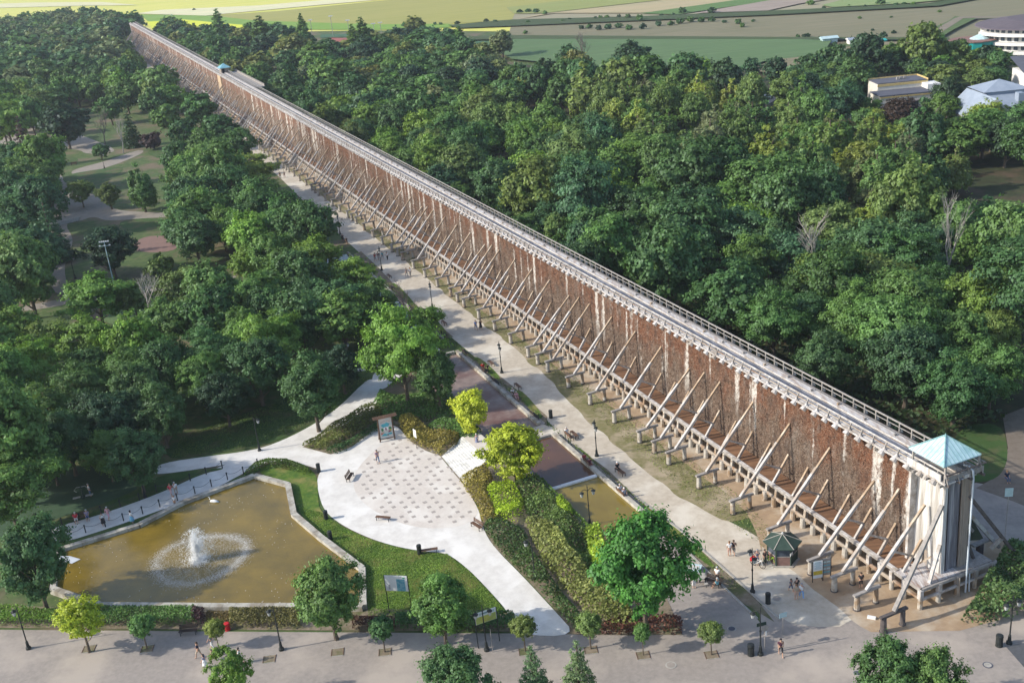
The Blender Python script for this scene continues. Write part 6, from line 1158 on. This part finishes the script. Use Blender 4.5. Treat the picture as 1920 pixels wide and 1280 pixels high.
def arc(t, name, R1, R2, z0, z1, mat, a0=200, a1=300, n=12, cx=12, cy=14):
    for i in range(n):
        a = math.radians(a0+(a1-a0)*i/n); b = math.radians(a0+(a1-a0)*(i+1)/n); m_ = MB(); m_.prism([(cx+R1*math.cos(a), cy+R1*math.sin(a)), (cx+R1*math.cos(b), cy+R1*math.sin(b)), (cx+R2*math.cos(b), cy+R2*math.sin(b)), (cx+R2*math.cos(a), cy+R2*math.sin(a))], z0, z1, MT[mat]); obj(name, m_, t)
m_ = MB(); m_.tube([(12, 14, 0), (12, 14, 10.6)], 22, 32, MT['whitewall']); obj('wall', m_, t)
for z in (2.4, 5.4, 8.4): arc(t, 'balcony', 22.2, 25.0, z, z+1.0, 'whitewall', 185, 320, 10)
for z in (1.6, 4.4, 7.4, 9.9):
    for i in range(17): a = math.radians(190+i*7.5); m_ = MB(); m_.box((12+22.1*math.cos(a), 14+22.1*math.sin(a), z), (1.6, .3, 1.3), MT['window'], a+PI/2); obj('window', m_, t)
m_ = MB(); m_.tube([(12, 14, 10.6), (12, 14, 10.9), (12, 14, 12.6)], [24.5, 24, 12], 32, MT['roofbr']); obj('roof', m_, t)
m_ = MB(); m_.tube([(24, 0, 6.5), (24, 0, 8.4), (24, 0, 8.7), (24, 0, 10.2)], [17, 17, 19.5, 8], 28, MT['roofbr']); obj('front_roof', m_, t)
P = G(1822, 112); t = thing('glass_pavilion', 'round turquoise glazed pavilion with a glass dome beside the hotel', 'building', P, 0)
m_ = MB(); m_.tube([(0, 0, 4.2), (0, 0, 6.6)], 7.6, 16, MT['turq']); obj('glazed_band', m_, t); m_ = MB(); m_.tube([(0, 0, 0), (0, 0, 4.2)], 5.8, 14, MT['window']); obj('wall', m_, t)
for i in range(14): a = 2*PI*i/14; m_ = MB(); m_.tube([(7.2*math.cos(a), 7.2*math.sin(a), 0), (7.2*math.cos(a), 7.2*math.sin(a), 4.2)], .3, 6, MT['turq']); obj('column', m_, t)
m_ = MB(); m_.tube([(0, 0, 6.6), (0, 0, 6.85)], 7.9, 16, MT['brick']); obj('roof', m_, t); m_ = MB(); m_.tube([(2.4, 0, 6.85), (2.4, 0, 7.1), (2.4, 0, 8.4)], [3.4, 3.2, .3], 12, MT['paintcy']); obj('dome', m_, t)
P = G(1940, 168); t = thing('hotel_annex', 'white annex with dark sloping roof and red panels, right edge below the hotel', 'building', P, -.12); t.scale = (.8, .8, .62)
m_ = MB(); m_.box((8, 6, 4), (24, 14, 8), MT['whitewall']); obj('wall', m_, t); m_ = MB(); m_.add([(-4.5, -1.4, 8), (21, -1.4, 8), (21, 20, 12), (-3, 20, 12)], [(0, 1, 2, 3)], MT['roofd']); m_.box((8, -1.4, 8), (25, .3, .5), MT['roofbr']); m_.add([(-4.5, -1.4, 7.8), (21, -1.4, 7.8), (21, 20, 11.8), (-3, 20, 11.8)], [(3, 2, 1, 0)], MT['roofd']); obj('roof', m_, t)
for i in range(7): win(t, -3+i*2.6, -1.05, 5.5, 1.7, 1.8)
for i in range(3): m_ = MB(); m_.box((-1.2+i*6, -1.1, 5.5), (1.6, .12, 2.2), MT['redtrim']); obj('red_panel', m_, t)
for i in range(7): win(t, -3+i*2.6, -1.05, 2.2, 1.7, 1.8)
# allotment sheds and cars by the fields
for i, (x, y, w_, h_, mt, s) in enumerate([(1554, 80, 6, 2.6, 'paintcy', 'white and blue plastic tunnel shed at the field edge'), (1597, 82, 3, 2.4, 'roofb', 'small blue shed at the field edge'), (1625, 80, 5, 2.2, 'kerb', 'grey low shed between the field sheds'), (1646, 82, 5, 1.8, 'turq', 'turquoise covered pool shape at the field edge')]):
    P = G(x, y); t = thing('field_shed', s, 'shed', P); gable(t, 's', 0, 0, w_, 3.5, h_*.7, h_, mt, mt if mt != 'roofb' else 'whitewall')
def car(x, y, rz, col, label):
    t = thing('parked_car', label, 'car', G(x, y, .05), rz); m_ = MB()
    prof = [(-2.1, .3), (-2.1, .8), (-1.7, .9), (-1.2, 1.4), (.6, 1.42), (1.2, .95), (2.0, .85), (2.15, .6), (2.15, .3)]; n = len(prof)
    m_.add([(a, -.85, b) for a, b in prof]+[(a, .85, b) for a, b in prof], [tuple(range(n)), tuple(range(n, 2*n))[::-1]]+[(i, (i+1) % n, (i+1) % n+n, i+n) for i in range(n)], MT['cloth']); obj('body', m_, t, color=col)
    m_ = MB(); m_.box((-.3, 0, 1.18), (1.5, 1.74, .32), MT['window']); obj('window', m_, t)
    for sx in (-1.3, 1.3):
        for sy in (-.8, .8): m_ = MB(); m_.tube([(sx, sy-.1, .32), (sx, sy+.1, .32)], .32, 10, MT['rubber']); obj('wheel', m_, t)
car(1388, 176, .1, (.6, .65, .7), 'pale blue parked car left one of the pair at the lone dark tree'); car(1406, 177, .1, (.5, .55, .62), 'silver parked car right one of the pair at the lone dark tree'); car(1438, 186, .4, (.7, .7, .7), 'white parked car on the small yard by the flat roofed house')
for x, y, h_ in ((625, 70, 12), (656, 72, 10), (587, 74, 11), (703, 72, 8), (716, 70, 8)):
    t = thing('court_light', 'thin light mast at the distant sports courts', 'light mast', G(x, y), 0, 'masts at the sports courts'); m_ = MB(); m_.tube([(0, 0, 0), (0, 0, h_)], .16, 5, MT['kerb']); m_.box((0, 0, h_), (2.4, .3, .5), MT['paintw']); obj('mast', m_, t)
# outdoor gym
P = G(157, 935); t = thing('gym_machine', 'outdoor fitness machine with green column and grey arms on the artificial turf', 'exercise machine', P, .3)
m_ = MB(); m_.tube([(0, 0, 0), (0, 0, 1.8)], .09, 8, MT['greenpaint']); obj('column', m_, t)
m_ = MB(); m_.tube([(0, 0, 1.7), (-.5, 0, 1.75), (-.85, 0, 1.4), (-.6, 0, 1.1)], .04, 6, MT['kerb']); m_.tube([(0, 0, 1.7), (.5, 0, 1.75), (.75, 0, 1.3)], .04, 6, MT['kerb']); obj('arms', m_, t)
m_ = MB(); m_.box((-.75, 0, .4), (.9, .4, .08), MT['kerb']); m_.box((.75, 0, .4), (.9, .4, .08), MT['kerb']); m_.box((0, 0, .25), (.4, .4, .3), MT['greenpaint']); obj('seats', m_, t)
# ============================================================ PEOPLE
def skin(name, verts, edges, radii, root=0, sub=2, mat=None):
    me = bpy.data.meshes.new(name+'_w'); me.from_pydata([tuple(v) for v in verts], edges, []); o = bpy.data.objects.new(name+'_w', me); C.objects.link(o)
    sk_ = o.modifiers.new('s', 'SKIN'); sk_.use_smooth_shade = True
    for i, r_ in enumerate(radii): me.skin_vertices[0].data[i].radius = r_ if isinstance(r_, tuple) else (r_, r_)
    me.skin_vertices[0].data[root].use_root = True
    s_ = o.modifiers.new('u', 'SUBSURF'); s_.levels = sub; s_.render_levels = sub
    dg = bpy.context.evaluated_depsgraph_get(); dg.update(); r = bpy.data.meshes.new_from_object(o.evaluated_get(dg)); r.name = name
    bpy.data.objects.remove(o); r.materials.clear(); r.materials.append(mat or MT['cloth']); return r
def pose(kind, seed=0):
    r = random.Random(seed); J = {}
    J['pel'] = Vector((0, 0, .93)); J['wai'] = Vector((0, 0, 1.08)); J['che'] = Vector((0, 0, 1.3)); J['nec'] = Vector((0, 0, 1.45)); J['hd0'] = Vector((.01, 0, 1.54)); J['hd1'] = Vector((.02, 0, 1.63)); J['top'] = Vector((0, 0, 1.70)); J['nose'] = Vector((.115, 0, 1.6))
    st = {'walk': .28, 'walk2': -.22, 'stand': .03, 'sit': 0}[kind]
    for s, q in ((1, st), (-1, -st)):
        k = 'l' if s > 0 else 'r'
        J['hip'+k] = Vector((0, s*.1, .9)); J['kne'+k] = Vector((q*.55+.03, s*.1, .5)); J['ank'+k] = Vector((q*1.0-.03, s*.1, .08+(.06 if q < 0 else 0))); J['toe'+k] = Vector((q*1.0+.16, s*.115, .035+(.0 if q >= 0 else .02)))
        J['sho'+k] = Vector((0, s*.19, 1.4)); J['elb'+k] = Vector((-q*.5-.02, s*.25, 1.14)); J['wri'+k] = Vector((-q*.7+.1, s*.24, .92)); J['han'+k] = Vector((-q*.75+.14, s*.23, .83))
    if kind == 'sit':
        dz = -.43
        for k in list(J): J[k] = J[k]+Vector((0, 0, dz))
        for s in (1, -1):
            k = 'l' if s > 0 else 'r'; J['hip'+k] = Vector((0, s*.1, .5)); J['kne'+k] = Vector((.42, s*.13, .5)); J['ank'+k] = Vector((.42, s*.13, .08)); J['toe'+k] = Vector((.6, s*.14, .035)); J['elb'+k] = Vector((.06, s*.25, .74)); J['wri'+k] = Vector((.28, s*.16, .62)); J['han'+k] = Vector((.36, s*.12, .58))
    return J
def person_meshes(kind, seed, skirt=False):
    J = pose(kind, seed); names = []; V = []; R_ = []; E_ = []
    def v(n, r_): names.append(n); V.append(J[n]); R_.append(r_); return len(V)-1
    ix = {}
    for n, r_ in (('pel', .13), ('wai', .12), ('che', .145), ('nec', .055), ('hd0', .085), ('hd1', .1), ('top', .075), ('nose', .018)): ix[n] = v(n, r_)
    E_ += [(0, 1), (1, 2), (2, 3), (3, 4), (4, 5), (5, 6), (5, 7)]
    for k in 'lr':
        for n, r_ in (('hip', .095), ('kne', .06), ('ank', .042), ('toe', .035), ('sho', .058), ('elb', .042), ('wri', .03), ('han', .035)): ix[n+k] = v(n+k, r_)
        E_ += [(0, ix['hip'+k]), (ix['hip'+k], ix['kne'+k]), (ix['kne'+k], ix['ank'+k]), (ix['ank'+k], ix['toe'+k]), (2, ix['sho'+k]), (ix['sho'+k], ix['elb'+k]), (ix['elb'+k], ix['wri'+k]), (ix['wri'+k], ix['han'+k])]
    # five fingers on each hand, fanned from the palm
    for k in 'lr':
        h = J['han'+k]; d = (h-J['wri'+k]).normalized(); sd = Vector((0, 1, 0)).cross(d).normalized()
        for q in range(5):
            J['f'] = h+d*(.05+.012*(2-abs(q-2)))+sd*(q-2)*.017; V.append(J['f']); R_.append(.009); E_.append((ix['han'+k], len(V)-1))
    body = skin('body', V, E_, R_, 0, 1)
    sv_ = [J['pel']+Vector((0, 0, .02)), J['wai'], J['che'], J['nec']-Vector((0, 0, .04)), J['shol'], J['elbl']+(J['shol']-J['elbl'])*.3, J['shor'], J['elbr']+(J['shor']-J['elbr'])*.3]
    shirt = skin('shirt', sv_, [(0, 1), (1, 2), (2, 3), (2, 4), (4, 5), (2, 6), (6, 7)], [(.165, .15), .145, .17, .08, .078, .068, .078, .068], 0, 1)
    if skirt:
        m_ = MB(); b = J['pel']
        if kind == 'sit': m_.tube([b+Vector((0, 0, .1)), b+Vector((.2, 0, -.0)), b+Vector((.45, 0, -.08))], [.17, .2, .2], 10, MT['cloth'])
        else: m_.tube([b+Vector((0, 0, .14)), b, b+Vector((0, 0, -.35)), b+Vector((0, 0, -.55))], [.14, .18, .24, .28], 12, MT['cloth'])
        tr = m_.mesh('skirt', True)
    else:
        tr = skin('trousers', [J['pel']+Vector((0, 0, .06)), J['pel']-Vector((0, 0, .02)), J['hipl'], J['knel'], J['ankl']+(J['knel']-J['ankl'])*(.15 if seed % 2 else .75), J['hipr'], J['kner'], J['ankr']+(J['kner']-J['ankr'])*(.15 if seed % 2 else .75)], [(0, 1), (1, 2), (2, 3), (3, 4), (1, 5), (5, 6), (6, 7)], [.15, .15, .115, .078, .062, .115, .078, .062], 0, 1)
    m_ = MB(); t_ = J['hd1']; 
    hv = []; n = 10
    rings = [(.10, -.02, .11), (.115, .03, .10), (.10, .085, .09), (.05, .12, .05)]
    if skirt: rings = [(.09, -.16, .07)]+rings
    m_.tube([t_+Vector((-.03, 0, a[1])) for a in rings], [a[0] for a in rings], n, MT['cloth']); hair = m_.mesh('hair', True)
    return body, shirt, tr, hair
PM = {}
def person(px, py, rz, kind, shirt, trous, hair, label, seed=0, skirt=False, h=1.0, z=.04, group=None, cat='person'):
    k = (kind, seed % 2, skirt)
    if k not in PM: PM[k] = person_meshes(kind, seed % 2, skirt)
    b, s, t_, hr = PM[k]; p = thing('person', label, cat, G(px, py, z), rz, group); p.scale = (h*1.04,)*3
    obj('body', b, p, color=(.50, .30, .21)); obj('shirt', s, p, color=shirt); obj('skirt' if skirt else 'trousers', t_, p, color=trous); obj('hair', hr, p, color=hair); return p
W = (.75, .75, .75); BK = (.02, .02, .025); BL = (.05, .12, .3); RD = (.5, .03, .04); GR = (.25, .25, .26); PK = (.65, .35, .42); DB = (.06, .04, .025); BR = (.2, .11, .05); JE = (.08, .13, .24); TQ = (.03, .35, .42); GH = (.5, .5, .48); BG = (.4, .33, .25)
A = AZ+PI/2
person(1464, 1228, -1.6, 'walk', (.09, .03, .05), BK, BK, 'man in a dark maroon shirt and cap walking on the lower promenade', 0)
person(374, 1232, 3.0, 'walk', (.015, .02, .05), BG, DB, 'adult in a navy top leading the walking family on the lower promenade', 0)
person(399, 1215, 2.8, 'walk2', GR, W, BR, 'person in grey top behind the walking family near the yellowish ball tree', 1)
person(400, 1237, 3.1, 'walk', (.2, .2, .15), (.3, .2, .15), DB, 'child in the middle of the walking family', 0, h=.7)
person(386, 1252, 3.0, 'walk2', (.3, .3, .4), W, BK, 'girl in a long white skirt in the walking family', 1, True, .9)
person(452, 1243, 3.0, 'walk', W, W, BK, 'person in white beside the light green tree top at the bottom edge', 0)
person(1368, 1042, 1.6, 'stand', W, (.5, .3, .25), BR, 'woman with a white top and shorts on the promenade before the kiosk', 0)
person(1376, 1040, 1.2, 'walk', BK, (.15, .15, .15), DB, 'person in black next to the woman in white before the kiosk', 0)
person(1434, 1058, -1, 'stand', BK, (.03, .05, .04), DB, 'person in black holding the lime green bicycle at the kiosk', 1)
person(1420, 1058, -2.0, 'stand', (.05, .07, .12), JE, GR, 'person in a dark top with the red bag bicycle near the lamp', 1)
person(1345, 1104, 2.4, 'sit', (.2, .5, .55), BK, GH, 'man in turquoise sitting on the dark bench of the paved triangle', 0)
person(1345, 1092, 1.0, 'stand', W, BK, GH, 'large man in a white shirt standing behind the dark bench', 1, h=1.05)
person(1301, 1101, -1.2, 'stand', (.5, .5, .6), W, GH, 'white haired person with a blue backpack by the round table', 1)
person(1483, 1108, 2.0, 'walk', GR, JE, DB, 'child left one of the group of four in front of the info boards', 0, h=.8)
person(1494, 1112, 2.0, 'walk2', BK, BK, BK, 'person in black with dark hair at the back of the group of four', 1)
person(1493, 1124, 1.6, 'stand', BG, (.5, .35, .28), BR, 'woman in beige shorts of the group of four', 0)
person(1503, 1122, 1.6, 'walk', W, (.2, .35, .6), GR, 'person in white with a white bag, right one of the group of four', 1)
person(1614, 1102, 1.5, 'stand', BK, BK, DB, 'woman in black standing in the shade under the end of the wall', 0)
person(1887, 902, -1.5, 'sit', (.02, .03, .06), JE, BR, 'person in dark blue crouching on the ground behind the wall', 1)
person(893, 619, 1.9, 'walk', (.2, .3, .6), BL, DB, 'person in light blue, left one of the walking pair on the promenade', 0)
person(902, 618, 1.9, 'walk', BK, BK, BK, 'person in long black dress, right one of the walking pair', 0, True)
person(763, 519, 2.0, 'walk', GR, GR, DB, 'grey dressed walker, left one of the second pair up the promenade', 1)
person(770, 518, 2.0, 'walk2', W, GR, BR, 'walker with a pale top, right one of the second pair up the promenade', 1)
person(704, 490, 2.0, 'walk', (.35, .03, .05), GR, DB, 'walker in red, first of the four by the lamp', 0)
person(710, 488, 2.0, 'walk2', (.05, .05, .08), GR, DB, 'walker in dark top, second of the four by the lamp', 0)
person(718, 487, 2.0, 'walk', TQ, GR, DB, 'walker in turquoise, third of the four by the lamp', 0)
person(727, 488, 2.0, 'walk2', W, BK, DB, 'walker with white top and black trousers, last of the four by the lamp', 1)
person(526, 334, 2.0, 'walk', BK, BK, BK, 'tiny dark walker far up the promenade', 1); person(534, 333, 2.0, 'walk', GR, (.3, .15, .15), DB, 'tiny grey walker far up the promenade', 0)
person(709, 867, -1.2, 'walk', (.35, .25, .3), JE, BK, 'woman with a bag walking on the plaza before the painted board', 1)
person(895, 836, -1.8, 'stand', (.2, .22, .33), (.2, .22, .33), GH, 'grey haired person in a blue grey dress at the top of the white steps', 0, True)
person(322, 930, 1.5, 'walk', (.6, .05, .08), (.6, .4, .4), BR, 'person in a red top on the chained path', 0); person(331, 927, 1.6, 'walk2', W, BG, GH, 'person in a pale top beside the one in red on the chained path', 0)
person(329, 949, 1.4, 'stand', W, (.5, .3, .2), BR, 'child in white at the pond side of the chained path', 0, h=.85)
person(144, 978, -1.2, 'sit', (.6, .04, .06), W, GH, 'man in red sitting on the bench of the chained path', 0); person(165, 973, -1.2, 'sit', (.3, .25, .35), BL, GH, 'person in blue trousers sitting right on the bench of the chained path', 0)
person(195, 985, -1.0, 'stand', W, BK, DB, 'woman in a long black skirt and white top on the chained path', 0, True); person(205, 974, 1.4, 'walk', PK, PK, GH, 'person in pink walking on the chained path', 0)
person(249, 981, .8, 'stand', W, (.2, .45, .65), BK, 'person with a blue skirt at the pond side of the white path', 0, True)
person(1063, 818, A-PI, 'sit', W, GR, GH, 'white haired person on the bench at the head of the split basin', 0); person(1096, 867, A-PI, 'sit', (.35, .03, .06), BK, DB, 'person in dark red on the bench beside the brown basin', 0); person(1106, 876, A-PI, 'sit', (.12, .02, .04), (.2, .02, .04), DB, 'person in black and wine red on the bench beside the brown basin', 0)
person(1158, 884, A-PI, 'sit', BK, BK, W, 'white haired person in black on the backless promenade bench', 0); person(1163, 926, A-PI, 'sit', W, BG, GH, 'left one of the pale couple on the bench by the olive basin', 0); person(1171, 933, A-PI, 'sit', (.4, .42, .5), GR, W, 'right one of the pale couple on the bench by the olive basin', 0)
person(906, 695, A-PI, 'sit', (.65, .02, .02), RD, DB, 'person in bright red on the bench beside the pink basin', 0); person(915, 698, A, 'stand', BK, BK, BK, 'person in black next to the one in bright red', 1, h=.75)
person(962, 743, A-PI, 'sit', W, GR, GH, 'white haired person on the bench near the yellow maple', 0); person(969, 750, A-PI, 'sit', PK, (.5, .3, .35), GH, 'person in pink on the bench near the yellow maple', 0)
person(643, 450, A-PI, 'sit', BK, BK, DB, 'dark dressed person on the farthest bench', 0); person(808, 612, A-PI, 'sit', W, BK, DB, 'person in white half hidden by the leaning robinia', 0); person(650, 456, A-PI, 'sit', BK, BK, DB, 'second dark dressed person on the farthest bench', 0)
person(170, 930, .5, 'stand', W, JE, GR, 'person in blue training at the outdoor machine', 1)
# bicycles
def bicycle(P, rz, mat, label, bag=None):
    t = thing('bicycle', label, 'bicycle', P, rz)
    for x in (-.52, .52):
        m_ = MB(); n = 18; m_.tube([(x+.34*math.cos(2*PI*i/n), 0, .35+.34*math.sin(2*PI*i/n)) for i in range(n+1)], .03, 5, MT['rubber'], False); wh = obj('wheel', m_, t); m_ = MB()
        for k in range(6): m_.beam((x, 0, .35), (x+.32*math.cos(k*PI/3), 0, .35+.32*math.sin(k*PI/3)), .01, .01, MT['kerb'])
        obj('spokes', m_, wh)
    m_ = MB()
    for a, b in (((-.52, .35), (-.15, .35)), ((-.52, .35), (-.2, .85)), ((-.15, .35), (-.22, .9)), ((-.15, .35), (.38, .85)), ((-.2, .8), (.38, .88)), ((.38, .95), (.52, .35))): m_.tube([(a[0], 0, a[1]), (b[0], 0, b[1])], .03, 5, mat)
    obj('frame', m_, t); m_ = MB(); m_.box((-.23, 0, .95), (.25, .13, .06), MT['rubber']); obj('saddle', m_, t); m_ = MB(); m_.tube([(.32, -.28, 1.02), (.38, 0, 1.0), (.32, .28, 1.02)], .02, 5, MT['iron']); obj('handlebar', m_, t)
    if bag: m_ = MB(); m_.box((-.5, 0, .75), (.5, .55, .35), bag); obj('pannier', m_, t)
    return t
bicycle(G(1444, 1056, .04), -.9, MT['lime'], 'lime green bicycle parked at the kiosk'); bicycle(G(1421, 1062, .04), -.8, MT['paintw'], 'pale bicycle with a red bag near the lamp by the kiosk', MT['red'])
# ============================================================ HAZE
tell_apart(('bollard', 'light mast'))
hz = MB(); hz.box((-300, 1400, 32.2), (4400, 3900, 66.6), MT['paintw'])
hm = bpy.data.materials.new('haze'); hm.use_nodes = True; hn = hm.node_tree.nodes; hn.remove(hn['Principled BSDF']); pv = hn.new('ShaderNodeVolumePrincipled')
pv.inputs['Color'].default_value = (.80, .88, 1, 1); pv.inputs['Density'].default_value = HAZE = 0.00012; pv.inputs['Anisotropy'].default_value = .2
hm.node_tree.links.new(pv.outputs[0], hn['Material Output'].inputs['Volume'])
ho_ = obj('haze', hz); ho_.data.materials.clear(); ho_.data.materials.append(hm); ho_['kind'] = 'stuff'
for o in list(C.objects):
    if o.parent is None and o.get('label') == 'bench': raise RuntimeError('unplaced bench')
print('tris', sum(len(m.loops)-2*len(m.polygons) for m in bpy.data.meshes if m.users)); print('objects', len(bpy.data.objects))
